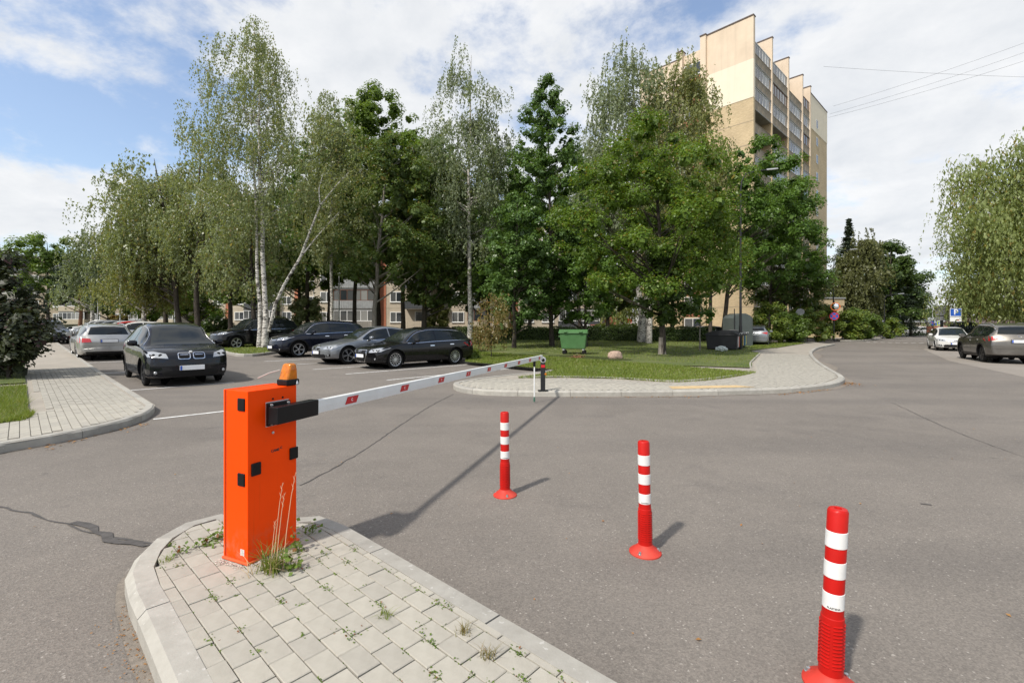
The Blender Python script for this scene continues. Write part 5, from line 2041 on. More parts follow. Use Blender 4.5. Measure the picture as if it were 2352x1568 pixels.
class Car:
    def __init__(s, label, paintm, loc, heading, L=4.6, W=1.80, H=1.45, wb=2.68, fo=.85, style='wagon', wr=.32, lod=0, spokes=10, twin=False, darkrim=False,
                 grille='wide', hood=.74, cowl=(1.12, .93), wtop=1.95, rwin=None, belt=(.86, .98), clr=.20, trim='chrome', rails=False, clad=False, group=None, plate=True, front=True, rear=True, name='parked_car', lamp='wide', pz=None):
        s.L, s.W, s.H, s.wb, s.fo, s.wr, s.lod = L, W, H, wb, fo, wr, lod
        s.style = style
        x, y = loc
        sl_u = 0.014 if (x * U[0] + y * U[1]) > 16 else 0.003
        pitch = -math.atan(sl_u * math.cos(heading - UA))
        roll = math.atan(sl_u * -math.sin(heading - UA)) * -1
        s.root = thing(name, label, 'car', (x, y, zg(x, y) if pz is None else pz), heading, group)
        s.root.rotation_euler = (roll, pitch, heading)
        s.root.rotation_mode = 'XYZ'
        s.paint = paintm
        cd, cz = cowl
        # roof line: distance from the front bumper -> height
        if style == 'sedan':
            xs = [0, .1, .55, cd, wtop, wtop + .55, L - 1.55, L - .72, L - .2, L - .03, L]
            zs = [hood - .10, hood - .02, hood + .08, cz, H - .06, H, H - .06, belt[1] + .09, belt[1] + .05, belt[1] - .02, belt[1] - .12]
        elif style in ('wagon',):
            xs = [0, .1, .55, cd, wtop, wtop + .6, L - 1.2, L - .55, L - .17, L - .05, L]
            zs = [hood - .10, hood - .02, hood + .08, cz, H - .07, H, H - .02, H - .09, belt[1] + .06, belt[1] - .06, belt[1] - .2]
        else:                                    # hatch, suv, mpv
            rr = .36 if style == 'mpv' else .46
            xs = [0, .1, .5, cd, wtop, wtop + .6, L - 1.3, L - rr, L - .13, L - .04, L]
            zs = [hood - .10, hood - .01, hood + .09, cz, H - .07, H, H - .02, H - .13, belt[1] + .05, belt[1] - .1, belt[1] - .22]
        s.xs, s.zs = xs, zs
        s.cd, s.cz, s.wtop, s.belt = cd, cz, wtop, belt
        s.clr = clr
        s.build_body(clad)
        s.details(spokes, twin, darkrim, grille, trim, rails, clad, plate, front, rear, lamp)

    def zt(s, d):
        return pchip(s.xs, s.zs, d)

    def zb(s, d):
        b = pchip([0, s.cd - .1, s.cd + .3, s.L * .6, s.L], [s.cz - .03, s.cz - .05, s.belt[0], (s.belt[0] + s.belt[1]) / 2, s.belt[1]], d)
        return np.minimum(b, s.zt(d) - .045)

    def wid(s, d):
        L = s.L
        return s.W / 2 * pchip([0, .25, .8, 1.4, L - 1.2, L - .4, L], [.90, .965, .995, 1.0, 1.0, .97, .90], d)

    def build_body(s, clad):
        L = s.L
        ds = np.concatenate([[0, .015, .05, .1], np.arange(.16, L - .12, .055 if s.lod == 0 else .1), [L - .1, L - .05, L - .015, L]])
        zt, zb, w = s.zt(ds), s.zb(ds), s.wid(ds)
        z0 = pchip([0, .3, 1.0, L - 1.0, L - .3, L], [s.clr + .04, s.clr, s.clr - .01, s.clr, s.clr + .05, s.clr + .12], ds)
        cab_ = np.clip((zt - zb - .06) / .38, 0, 1)
        cab_ = cab_ * cab_ * (3 - 2 * cab_)
        wt = w * (.80 - .135 * cab_)
        e = .035 + .045 * cab_
        hb = zb - z0
        K = [np.stack(a, 1) for a in (
            (0 * w, z0), (.82 * w, z0), (.955 * w, z0 + .045), (.985 * w, z0 + .16), (w, z0 + .38 * hb), (w * 1.0, z0 + .62 * hb), (.985 * w, z0 + .84 * hb), (.955 * w, zb),
            (.955 * w + (wt - .955 * w) * .5, zb + (zt - e - zb) * .52), (wt, zt - e), (wt * .86, zt - e * .42), (wt * .5, zt - e * .08), (0 * w, zt))]
        K = np.stack(K, 1)                        # stations x 13 x 2
        # densify sections
        m = 4 if s.lod == 0 else 2
        secs = []
        tt = np.arange(13)
        for i in range(len(ds)):
            q = np.linspace(0, 12, 12 * m + 1)
            secs.append(np.stack([pchip(tt, K[i, :, 0], q), pchip(tt, K[i, :, 1], q)], 1))
        S = np.array(secs)                        # n x p x 2
        # end caps as shrinking sections
        def caps(sec):
            zc = (sec[:, 1].min() + sec[:, 1].max()) / 2
            return [np.stack([sec[:, 0] * f, zc + (sec[:, 1] - zc) * f], 1) for f in (.9, .7, .45, .2, .02)]
        fr = caps(S[0])[::-1]
        re = caps(S[-1])
        S = np.concatenate([np.array(fr), S, np.array(re)])
        D = np.concatenate([[0] * 5, ds, [L] * 5])
        W_ = np.concatenate([[w[0]] * 5, w, [w[-1]] * 5])
        n, p = S.shape[:2]
        yy, zz_ = S[:, :, 0], S[:, :, 1]
        dd = np.repeat(D[:, None], p, 1)
        ff = np.clip(1 - dd / 1.0, 0, 1) ** 1.6
        rf = np.clip(1 - (L - dd) / .8, 0, 1) ** 1.6
        yn = np.abs(yy) / (s.W / 2)
        dd = dd + ff * (.26 * yn ** 2.4 + .34 * (np.clip(zz_ - .50, 0, 1)) ** 1.5 + .25 * np.clip(.33 - zz_, 0, 1)) - rf * (.16 * yn ** 2.6 + .25 * np.clip(.38 - zz_, 0, 1) + .10 * np.clip(zz_ - .75, 0, 1))
        X = L / 2 - dd
        half = np.stack([X, yy, zz_], 2)
        other = half[:, 1:-1][:, ::-1].copy()
        other[:, :, 1] *= -1
        ring = np.concatenate([half, other], 1)
        pr = ring.shape[1]
        V_ = ring.reshape(-1, 3)
        q = []
        for i in range(n - 1):
            for k in range(pr):
                q.append((i * pr + k, i * pr + (k + 1) % pr, (i + 1) * pr + (k + 1) % pr, (i + 1) * pr + k))
        Q = np.array(q)
        full = [tuple(v) for v in V_]
        s.bvh = BVHTree.FromPolygons(full, [tuple(a) for a in Q])
        # wheel arches: drop faces inside, snap the rim to the circle
        s.wx = [L / 2 - s.fo, L / 2 - s.fo - s.wb]
        AR = s.wr + .055
        C = V_[Q].mean(1)
        keep = np.ones(len(Q), bool)
        for wx in s.wx:
            rr = np.hypot(C[:, 0] - wx, C[:, 2] - s.wr)
            keep &= ~((rr < AR) & (np.abs(C[:, 1]) > s.W * .26))
        Qk = Q[keep]
        gone = np.unique(Q[~keep].ravel())
        used = np.unique(Qk.ravel())
        edge = np.intersect1d(gone, used)
        for wx in s.wx:
            for vi in edge:
                dx, dz = V_[vi, 0] - wx, V_[vi, 2] - s.wr
                r_ = math.hypot(dx, dz)
                if r_ < AR + .12 and abs(V_[vi, 1]) > s.W * .2:
                    V_[vi, 0] = wx + dx / r_ * AR
                    V_[vi, 2] = s.wr + dz / r_ * AR
        me = np_mesh('body', V_, Qk, True)
        me.materials.append(s.paint)
        me.materials.append(M['black_plastic'])
        cz_ = V_[Qk].mean(1)
        low = (cz_[:, 2] < s.clr + (.13 if clad else .035))
        me.polygons.foreach_set('material_index', low.astype(np.int32))
        me.update()
        s.body = obj('body', me, s.root)

    # -------- patches laid on the body
    def cast(s, o, d):
        h = s.bvh.ray_cast(Vector(o), Vector(d))
        return h[0], h[1]

    def patch(s, name, poly, axis, mat_, off=.006, parent=None, cuts=3, sgn=1, skirt=.012, smooth=True):
        """poly in (d,z) for axis 'y'; (y,z) for 'f'/'r'; (d,y) for 't'"""
        bm = bmesh.new()
        bm.faces.new([bm.verts.new((a, b, 0)) for a, b in poly])
        if cuts:
            st = (.055, .10, .16)[s.lod]
            for ax in (0, 1):
                vals = [q_[ax] for q_ in poly]
                lo_, hi_ = min(vals), max(vals)
                nn_ = max(1, int(round((hi_ - lo_) / st)))
                for k_ in range(1, nn_):
                    pc = [0, 0, 0]
                    pn = [0, 0, 0]
                    pc[ax] = lo_ + (hi_ - lo_) * k_ / nn_
                    pn[ax] = 1
                    bmesh.ops.bisect_plane(bm, geom=bm.verts[:] + bm.edges[:] + bm.faces[:], dist=1e-6, plane_co=pc, plane_no=pn)
        bmesh.ops.triangulate(bm, faces=bm.faces[:])
        L = s.L
        bad = []
        norm = {}
        for v in bm.verts:
            a, b = v.co.x, v.co.y
            if axis == 'y':
                o, d = (L / 2 - a, 3 * sgn, b), (0, -sgn, 0)
            elif axis == 'f':
                o, d = (L, a, b), (-1, 0, 0)
            elif axis == 'r':
                o, d = (-L, a, b), (1, 0, 0)
            else:
                o, d = (L / 2 - a, b, 4), (0, 0, -1)
            h, nn = s.cast(o, d)
            if h is None:
                bad.append(v)
                continue
            if nn.dot(Vector(d)) > 0:
                nn = -nn
            v.co = h + nn * off
            norm[v] = nn
        if bad:
            bmesh.ops.delete(bm, geom=bad, context='VERTS')
        if not bm.faces:
            bm.free()
            return None
        if skirt:
            be = [e for e in bm.edges if e.is_boundary]
            r = bmesh.ops.extrude_edge_only(bm, edges=be)
            nv = [g for g in r['geom'] if isinstance(g, bmesh.types.BMVert)]
            for v in nv:
                nb = [norm[e.other_vert(v)] for e in v.link_edges if e.other_vert(v) in norm]
                if nb:
                    v.co -= nb[0] * (skirt + off)
        bmesh.ops.recalc_face_normals(bm, faces=bm.faces[:])
        me = bpy.data.meshes.new(name)
        bm.to_mesh(me)
        bm.free()
        if smooth:
            me.polygons.foreach_set('use_smooth', [True] * len(me.polygons))
            me.set_sharp_from_angle(angle=.9)
        return obj(name, me, parent or s.root, mat_)

    def details(s, spokes, twin, darkrim, grille, trim, rails, clad, plate, front, rear, lamp):
        L, W, H, lod = s.L, s.W, s.H, s.lod
        zt, zb = s.zt, s.zb
        G_ = M['car_glass']
        hw = W / 2
        # side windows
        ds = np.linspace(0, L, 400)
        tall = (zt(ds) - zb(ds)) > .17
        cabd = ds[tall & (ds > s.cd)]
        da, dz_ = cabd[0] + .02, cabd[-1]
        if s.style == 'sedan':
            dz_ = min(dz_, L - 1.0)
            panes = [(da, s.wtop + .52), (s.wtop + .57, dz_)]
        elif s.style == 'hatch':
            dz_ -= .12
            panes = [(da, s.wtop + .62), (s.wtop + .67, dz_)]
        else:
            dz_ -= .14
            b1, b2 = s.wtop + .58, s.wtop + 1.38
            panes = [(da, b1), (b1 + .05, min(b2, dz_))]
            if dz_ - b2 > .3:
                panes.append((b2 + .05, dz_))
        for sg in (1, -1):
            for (a, b) in panes:
                q = np.linspace(a, b, 9)
                lo = [(d, float(zb(d)) + .022) for d in q]
                top = [float(max(zb(d) + .03, zt(d) - .105)) for d in q]
                up = [(d, z) for d, z in zip(q, top)][::-1]
                s.patch('side_window', lo + up, 'y', G_, .004, sgn=sg, cuts=1)
            if lod < 2 and trim:
                q = np.linspace(panes[0][0] - .05, panes[-1][1] + .06, 22)
                band = [(d, float(zb(d)) + .0) for d in q] + [(d, float(zb(d)) + .016) for d in q][::-1]
                s.patch('window_trim', band, 'y', M[trim], .007, sgn=sg, cuts=0, skirt=.006)
                if lod == 0:
                    band = [(d, float(max(zb(d) + .034, zt(d) - .093))) for d in q] + [(d, float(max(zb(d) + .02, zt(d) - .103))) for d in q][::-1]
                    s.patch('window_trim', band, 'y', M[trim], .007, sgn=sg, cuts=0, skirt=.006)
        # windscreen, rear window
        q = np.linspace(s.cd + .05, s.wtop + .03, 8)
        wt_ = [float(s.wid(d)) * (.80 - .135 * min(1, max(0, (float(zt(d)) - float(zb(d)) - .06) / .38))) * .93 for d in q]
        s.patch('windscreen', [(d, w) for d, w in zip(q, wt_)] + [(d, -w) for d, w in zip(q, wt_)][::-1], 't', M['screen_glass'], .004, cuts=2)
        if s.style == 'sedan':
            q = np.linspace(L - 1.5, L - .78, 6)
            s.patch('rear_window', [(d, .52) for d in q] + [(d, -.52) for d in q][::-1], 't', G_, .004, cuts=2)
        else:
            zr0, zr1 = s.belt[1] + .06, H - (.15 if s.style == 'wagon' else .19)
            s.patch('rear_window', [(-.62, zr0), (.62, zr0), (.52, zr1), (.2, zr1 + .03), (-.2, zr1 + .03), (-.52, zr1)], 'r', G_, .004, cuts=4)
            if lod < 2:
                q = MB()
                h0, _ = s.cast((-L, .05, zr0 + .03), (1, 0, 0))
                h1, _ = s.cast((-L, -.42, zr0 + .10), (1, 0, 0))
                if h0 and h1:
                    q.tube([h0 + Vector((-.015, 0, 0)), h1 + Vector((-.015, 0, 0))], .011, 6)
                    q.build('rear_wiper', M['black_plastic'], s.root)
        # front
        hz = s.zs[1]
        if front:
            for sg in (1, -1):
                if lamp == 'wide':
                    pl = [(sg * hw * .52, hz - .15), (sg * hw * .93, hz - .11), (sg * hw * .97, hz + .01), (sg * hw * .80, hz + .015), (sg * hw * .56, hz - .04)]
                else:
                    pl = [(sg * hw * .60, hz - .16), (sg * hw * .92, hz - .14), (sg * hw * .96, hz + .02), (sg * hw * .64, hz - .01)]
                hl = s.patch('headlight', pl if sg > 0 else pl[::-1], 'f', M['lamp_clear'], .008, cuts=3)
                if hl and lod == 0:
                    for yy in (.68, .82):
                        h, nn = s.cast((L, sg * hw * yy, hz - .075), (-1, 0, 0))
                        if h:
                            q = MB()
                            q.lathe([(0, .014), (.032, .012), (.042, .004)], 14, (h.x + .004, h.y, h.z), 0, 'x')
                            q.build('lamp_lens', M['black_plastic'], hl)
            gz = hz - .10
            if grille == 'kidney':
                for sg in (1, -1):
                    c_ = sg * .155
                    pl = [(c_ - .125, gz - .055), (c_ - .09, gz - .075), (c_ + .09, gz - .075), (c_ + .125, gz - .055), (c_ + .13, gz + .05), (c_ + .1, gz + .075), (c_ - .1, gz + .075), (c_ - .13, gz + .05)]
                    r_ = s.patch('grille_rim', pl, 'f', M['chrome'], .018, cuts=1)
                    pl2 = [(c_ + (a - c_) * .87, gz + (b - gz) * .82) for a, b in pl]
                    s.patch('grille_mesh', pl2, 'f', M['black_plastic'], .021, r_ and s.root, cuts=1)
            elif grille == 'tall':
                pl = [(-.27, gz - .36), (.27, gz - .36), (.36, gz - .1), (.34, gz + .05), (-.34, gz + .05), (-.36, gz - .1)]
                s.patch('grille_rim', pl, 'f', M['chrome'], .010, cuts=2)
                s.patch('grille_mesh', [(a * .93, gz - .15 + (b - gz + .15) * .92) for a, b in pl], 'f', M['black_plastic'], .014, cuts=2)
            else:
                pl = [(-.40, gz - .05), (.40, gz - .05), (.46, gz + .035), (-.46, gz + .035)]
                s.patch('grille_rim', pl, 'f', M['chrome'], .008, cuts=2)
                s.patch('grille_mesh', [(a * .95, gz + (b - gz) * .72) for a, b in pl], 'f', M['black_plastic'], .012, cuts=2)
            s.patch('lower_intake', [(-.55, .26), (.55, .26), (.60, .36), (.50, .40), (-.50, .40), (-.60, .36)], 'f', M['black_plastic'], .006, cuts=3)
            if lod < 2:
                for sg in (1, -1):
                    pl = [(sg * .62, .30), (sg * .80, .31), (sg * .80, .41), (sg * .66, .40)]
                    f_ = s.patch('fog_recess', pl if sg > 0 else pl[::-1], 'f', M['black_plastic'], .006, cuts=2)
                    h, nn = s.cast((L, sg * .71, .355), (-1, 0, 0))
                    if h:
                        q = MB()
                        q.lathe([(0, .016), (.03, .014), (.038, .004)], 14, (h.x + .004, h.y, h.z), 0, 'x')
                        q.build('fog_lamp', M['lamp_clear'], s.root)
            # emblem
            if lod < 2:
                h, nn = s.cast((L, 0, hz - (.01 if grille == 'kidney' else .09)), (-1, 0, 0))
                q = MB()
                if grille == 'tall':
                    for k in range(4):
                        a0 = (k - 1.5) * .055
                        q.tube([(h.x + .03, a0 + .033 * math.cos(t_ * .5236), h.z + .033 * math.sin(t_ * .5236)) for t_ in range(13)], .0045, 6, cap=False)
                else:
                    q.lathe([(0, .012), (.035, .01), (.042, 0)], 18, (h.x + .006, 0, h.z), 0, 'x')
                q.build('emblem', M['chrome'], s.root)
            if plate:
                s.plate('f', .46)
        if rear:
            zr = s.belt[1] - .12
            for sg in (1, -1):
                if s.style in ('wagon', 'sedan', 'mpv', 'hatch'):
                    pl = [(sg * hw * .56, zr - .10), (sg * hw * .97, zr - .13), (sg * hw * .97, zr + .06), (sg * hw * .60, zr + .03)]
                else:
                    pl = [(sg * hw * .46, zr + .02), (sg * hw * .97, zr - .10), (sg * hw * .97, zr + .10), (sg * hw * .7, zr + .07)]
                s.patch('tail_light', pl if sg < 0 else pl[::-1], 'r', M['lamp_red'], .008, cuts=3)
            s.patch('rear_diffuser', [(-.66, .27), (.66, .27), (.70, .38), (-.70, .38)], 'r', M['black_plastic'], .006, cuts=3)
            if lod < 2:
                s.patch('bumper_seam', [(-.8, .60), (.8, .60), (.8, .606), (-.8, .606)], 'r', M['seam'], .002, cuts=4, skirt=0)
                h, nn = s.cast((-L, 0, zr + .09), (1, 0, 0))
                q = MB()
                for k in range(4):
                    a0 = (k - 1.5) * .05
                    q.tube([(h.x - .006, a0 + .03 * math.cos(t_ * .5236), h.z + .03 * math.sin(t_ * .5236)) for t_ in range(13)], .004, 6, cap=False)
                if s.style != 'suv':
                    q.build('emblem', M['chrome'], s.root)
                else:
                    q = MB()
                    q.tube([(h.x - .006, -.06, h.z), (h.x - .006, 0, h.z - .04), (h.x - .006, .05, h.z + .04)], .01, 6)
                    q.build('emblem', M['chrome'], s.root)
            if plate:
                s.plate('r', zr - .06 if s.style != 'suv' else zr - .1)
        # sides: seams, handles, sill, mirrors
        for sg in (1, -1):
            if lod < 2:
                dB = panes[0][1] + .025
                for d0, lean in ((da + .12, .0), (dB, .0), ((panes[1][1] if len(panes) > 2 else dB + .92) - .02, .03)):
                    if d0 + .2 > L:
                        continue
                    z1, z0 = float(zb(d0)) - .01, s.clr + .10
                    n_ = 6
                    a_ = [(d0 + lean * (k / n_) , z0 + (z1 - z0) * k / n_) for k in range(n_ + 1)]
                    s.patch('door_seam', a_ + [(d + .008, z) for d, z in a_][::-1], 'y', M['seam'], .002, sgn=sg, cuts=0, skirt=0)
                for k, (d0) in enumerate((dB - .2, dB + .72)):
                    z = float(zb(d0)) - .13
                    s.patch('door_handle', [(d0 - .09, z - .016), (d0 + .09, z - .016), (d0 + .09, z + .016), (d0 - .09, z + .016)], 'y', s.paint if not trim else M[trim], .022, sgn=sg, cuts=1)
                q = np.linspace(s.fo + s.wr + .12, s.fo + s.wb - s.wr - .12, 12)
                s.patch('sill_strip', [(d, s.clr + .06) for d in q] + [(d, s.clr + (.14 if clad else .085)) for d in q][::-1], 'y', M['black_plastic'], .006, sgn=sg, cuts=0)
                q = np.linspace(s.fo + .3, L - .5, 26)
                zc = lambda d: float(zb(d)) - .2 - .02 * math.sin(d)
                s.patch('crease', [(d, zc(d)) for d in q] + [(d, zc(d) + .014) for d in q][::-1], 'y', s.paint, .006, sgn=sg, cuts=0, skirt=.006)
            md = da + .28
            mz = float(zb(md)) + .075
            h, nn = s.cast((L / 2 - md, 3 * sg, mz - .04), (0, -sg, 0))
            if h:
                bm = bmesh.new()
                bmesh.ops.create_icosphere(bm, subdivisions=3, radius=1)
                for v in bm.verts:
                    c = v.co
                    v.co = Vector((math.copysign(abs(c.x) ** .7, c.x) * .085 - .0, math.copysign(abs(c.y) ** .65, c.y) * .105, math.copysign(abs(c.z) ** .7, c.z) * .075))
                    if v.co.x < -.04:
                        v.co.x = -.04
                me = bpy.data.meshes.new('wing_mirror')
                bm.to_mesh(me)
                bm.free()
                me.polygons.foreach_set('use_smooth', [True] * len(me.polygons))
                mo = obj('wing_mirror', me, s.root, s.paint)
                mo.location = (h.x, h.y + sg * .13, mz + .02)
                q = MB()
                q.tube([(h.x, h.y - sg * .02, mz - .05), (h.x, h.y + sg * .1, mz - .02)], [.03, .025], 8)
                q.build('mirror_arm', M['black_plastic'], s.root)
        if rails:
            for sg in (1, -1):
                q = MB()
                pts = []
                for d in np.linspace(s.wtop + .15, L - .75, 12):
                    h, nn = s.cast((L / 2 - d, sg * hw * .60, 4), (0, 0, -1))
                    pts.append(h + Vector((0, 0, .035 if .2 < (d - s.wtop - .15) / (L - .9 - s.wtop) < .93 else .008)))
                q.tube(pts, .016, 8)
                q.build('roof_rail', M['black_plastic'] if rails == 'black' else M['alloy'], s.root)
        # arches, wheels
        tm, rmm = wheel_meshes(spokes, twin, darkrim)
        for wx in s.wx:
            for sg in (1, -1):
                # liner
                q = MB()
                n_ = 18
                vs = []
                AR = s.wr + .05
                for k in range(n_ + 1):
                    a = math.radians(-25 + 230 * k / n_)
                    for yy in (hw * .94, hw * .50):
                        vs.append((wx + AR * math.cos(a), sg * yy, s.wr + AR * math.sin(a)))
                fs = [(2 * k, 2 * k + 1, 2 * k + 3, 2 * k + 2) for k in range(n_)]
                c0 = len(vs)
                vs += [(wx + AR * math.cos(math.radians(-25 + 230 * k / n_)), sg * hw * .50, s.wr + AR * math.sin(math.radians(-25 + 230 * k / n_))) for k in range(n_ + 1)]
                fs.append(tuple(range(c0, c0 + n_ + 1)))
                q.add(vs, fs)
                q.build('wheel_arch_liner', M['seam'], s.root)
                # lip
                wloc = float(s.wid(L / 2 - wx))
                q = MB()
                ro = s.wr + (.105 if clad else .075)
                vs, fs = [], []
                nn_ = 0
                for k in range(n_ + 1):
                    a = math.radians(-8 + 196 * k / n_)
                    pts = []
                    for r_ in (s.wr + .05, ro):
                        h, _n = s.cast((wx + r_ * math.cos(a), 3 * sg, s.wr + r_ * math.sin(a)), (0, -sg, 0))
                        yv = h.y if h else sg * wloc * .97
                        if abs(yv) < hw * .8:
                            yv = sg * hw * .95
                        pts.append((wx + r_ * math.cos(a), yv + sg * .008, s.wr + r_ * math.sin(a)))
                    inner = (pts[0][0], pts[0][1] - sg * .05, pts[0][2])
                    outer = (pts[1][0], pts[1][1] - sg * .014, pts[1][2])
                    vs += [inner, pts[0], pts[1], outer]
                for k in range(n_):
                    for r_ in range(3):
                        fs.append((4 * k + r_, 4 * k + r_ + 1, 4 * k + r_ + 5, 4 * k + r_ + 4))
                q.add(vs, fs, 0, True)
                q.build('arch_lip', M['black_plastic'] if clad else s.paint, s.root)
                wo = thing_part('wheel', s.root, (wx, sg * (hw - .115), s.wr))
                wo.rotation_euler = (0, random.uniform(0, 6), 0 if sg > 0 else math.pi)
                wo.scale = (s.wr, s.wr, s.wr)
                obj('tyre', tm, wo)
                obj('rim', rmm, wo)
        # interior floor: a dark underbody block keeps light from leaking through
        MB().rng(-L / 2 + .35, L / 2 - .3, -hw * .48, hw * .48, s.clr + .0, s.clr + .3).build('underbody', M['seam'], s.root)

    def plate(s, axis, z):
        L = s.L
        h, nn = s.cast((L if axis == 'f' else -L, 0, z), (-1 if axis == 'f' else 1, 0, 0))
        sx = 1 if axis == 'f' else -1
        x = h.x + sx * .028
        a, b = .26, .056
        p = MB().box((x, 0, z), (.014, 2 * a, 2 * b)).build('number_plate', M['plate_white'], s.root, .004)
        # blue band on the reader's left
        e = -1 if axis == 'f' else 1
        yb = e * -1 * (a - .026) * (1 if axis == 'f' else 1)
        yb = (-(a - .026)) if axis == 'f' else (a - .026)
        if axis == 'f':
            yb = -(a - .026)
        MB().box((x + sx * .0085, yb, z), (.003, .045, 2 * b - .01)).build('country_band', M['eu_blue'], p)
        MB().box((h.x + sx * .01, 0, z), (.03, 2 * a + .03, 2 * b + .03)).build('plate_holder', M['black_plastic'], s.root, .004)


mat_black = paint('paint_black', (.006, .006, .007), 0, .25)
mat_navy = paint('paint_navy', (.003, .004, .008), 0, .25)
mat_blue = paint('paint_midnight', (.008, .010, .020), .3, .25)
mat_grey = paint('paint_grey', (.27, .285, .30), .7, .33)
mat_silver = paint('paint_silver', (.40, .40, .39), .7, .33)
mat_white = paint('paint_white', (.60, .60, .58), 0, .3)
mat_bronze = paint('paint_bronze', (.17, .16, .145), .75, .33)
mat_red = paint('paint_red', (.45, .02, .02), .1, .3)
mat_steelblue = paint('paint_steelblue', (.16, .18, .23), .6, .33)

HV = VA + math.pi               # nose towards the car park lane
def place(front_wheel_px, heading, fo, wb, L, W, sg):
    """centre of a car whose near front wheel (side sg: +1 left, -1 right) touches the ground at a pixel"""
    p = Vector(G(*front_wheel_px))
    f = Vector((math.cos(heading), math.sin(heading)))
    l = Vector((-f.y, f.x))
    c = p - f * (L / 2 - fo) - l * sg * (W / 2 - .08)
    return (c.x, c.y)


hB2 = UA + math.pi
c_ = Vector((-8.55, 12.35)) - Vector((math.cos(hB2), math.sin(hB2))) * (4.34 / 2 - .90)
Car('navy people carrier with round twin grille facing the barrier', mat_navy, (c_.x, c_.y), hB2, 4.34, 1.80, 1.575, 2.67, .90, 'mpv', .325, 0, 5, True, True, 'kidney', .85, (.98, .985), 1.74, belt=(.94, 1.04), name='people_carrier')
hA = HV
Car('black estate car with chrome window trim parked nearest the lawn', mat_black, place((908, 847), hA, .88, 2.65, 4.59, 1.77, 1), hA, 4.59, 1.77, 1.44, 2.65, .88, 'wagon', .318, 0, 14, False, False, 'tall', .73, (1.12, .91), 2.0, belt=(.86, .95), rails='black', name='estate_car')
Car('metallic grey saloon parked between black estate and dark SUV', mat_grey, place((800, 837), hA, .86, 2.97, 4.90, 1.86, 1), hA, 4.90, 1.86, 1.46, 2.97, .86, 'sedan', .34, 0, 5, True, False, 'kidney', .74, (1.20, .93), 2.12, belt=(.88, .97), name='saloon_car')
Car('midnight blue SUV with black wheel arches parked beside the grey saloon', mat_blue, place((686, 821), hA, .90, 2.67, 4.48, 1.86, 1), hA, 4.48, 1.86, 1.65, 2.67, .90, 'suv', .35, 0, 5, True, False, 'wide', .90, (1.02, 1.07), 1.78, belt=(1.02, 1.12), clr=.24, rails='black', clad=True, name='suv')
hX = HV + .12
Car('black SUV parked behind the birch island', mat_black, place((543, 803), hX, .92, 2.86, 4.80, 1.90, 1), hX, 4.80, 1.90, 1.78, 2.86, .92, 'suv', .36, 0, 5, True, False, 'wide', .96, (1.15, 1.12), 1.95, belt=(1.06, 1.14), clr=.26, rails='black', clad=True, name='suv')
p = Vector(G(178.7, 827))
f = Vector((math.cos(UA), math.sin(UA)))
l = Vector((-f.y, f.x))
c_ = p + f * (4.93 / 2 - 1.1) - l * (1.86 / 2 - .08)
Car('silver estate car seen from behind beside the left pavement', mat_silver, (c_.x, c_.y), UA, 4.93, 1.86, 1.46, 2.84, .98, 'wagon', .33, 0, 10, False, False, 'tall', .74, (1.18, .92), 2.05, belt=(.88, .97), rails=True, trim='chrome', name='estate_car')
p = Vector((-30.3, 31.0))
Car('dark front-facing estate behind the striped direction board', mat_navy, (p.x, p.y), UA + math.pi + .02, 4.8, 1.88, 1.50, 2.8, .9, 'wagon', .34, 1, 5, True, False, 'wide', .78, (1.1, .96), 1.95, belt=(.9, 1.0), rails=True, name='estate_car')
Car('pale blue-grey car half hidden by the dark maple', mat_steelblue, (-37.5, 35.2), UA + math.pi, 4.4, 1.78, 1.45, 2.6, .85, 'hatch', .31, 1, name='parked_car')
for i, (t_, dv, m_, st, lab) in enumerate(((0, 0, mat_white, 'wagon', 'white estate in the far row, last before the flats'), (2.7, .2, mat_steelblue, 'sedan', 'blue-grey saloon in the far row'),
                                   (5.4, -.1, mat_silver, 'hatch', 'silver hatchback in the middle of the far row'), (8.1, .2, mat_grey, 'wagon', 'grey estate in the far row beside the silver estate'),
                                   (15.0, .1, mat_white, 'wagon', 'white car in the far row behind the navy people carrier'), (17.7, 0, mat_red, 'hatch', 'red car in the far row behind the navy people carrier'),
                                   (20.4, .2, mat_white, 'hatch', 'white hatchback next to the red car in the far row'))):
    p = Vector((-38.5, 47.0)) - Vector(U) * t_ + Vector(V) * (dv - 2.0)
    Car(lab, m_, (p.x, p.y), HV, 4.5, 1.8, 1.47, 2.65, .88, st, .32, 1, 10, group='cars in the far row', plate=True, rear=False)
# right side
f = Vector((math.cos(math.radians(60)), math.sin(math.radians(60))))
l = Vector((-f.y, f.x))
p = Vector(G(2256, 831.5))
c_ = p + f * (4.63 / 2 - 1.05) - l * (1.85 / 2 - .08)
Car('bronze-grey SUV seen from behind on the sandy parking place', mat_bronze, (c_.x, c_.y), math.radians(60), 4.63, 1.85, 1.645, 2.66, .95, 'suv', .36, 0, 5, True, True, 'wide', .92, (1.05, 1.08), 1.85, belt=(1.0, 1.13), clr=.24, rails=True, clad=True, front=True, name='suv')
hS = math.radians(236)
fS = Vector((math.cos(hS), math.sin(hS)))
c_ = Vector((atY(2192, 29.0), 29.0)) - fS * 1.4
Car('white hatchback facing the road beside the bronze SUV', mat_white, (c_.x, c_.y), hS, 4.26, 1.82, 1.46, 2.64, .86, 'hatch', .32, 0, 5, True, False, 'wide', .74, (1.05, .93), 1.9, belt=(.88, .98), name='hatchback')
Car('dark van-like car behind the white hatchback', mat_navy, (atY(2212, 37), 37), math.radians(232), 4.7, 1.9, 1.88, 2.8, .9, 'mpv', .34, 1, 5, True, False, 'wide', .98, (1.0, 1.15), 1.7, belt=(1.1, 1.2), name='parked_van')
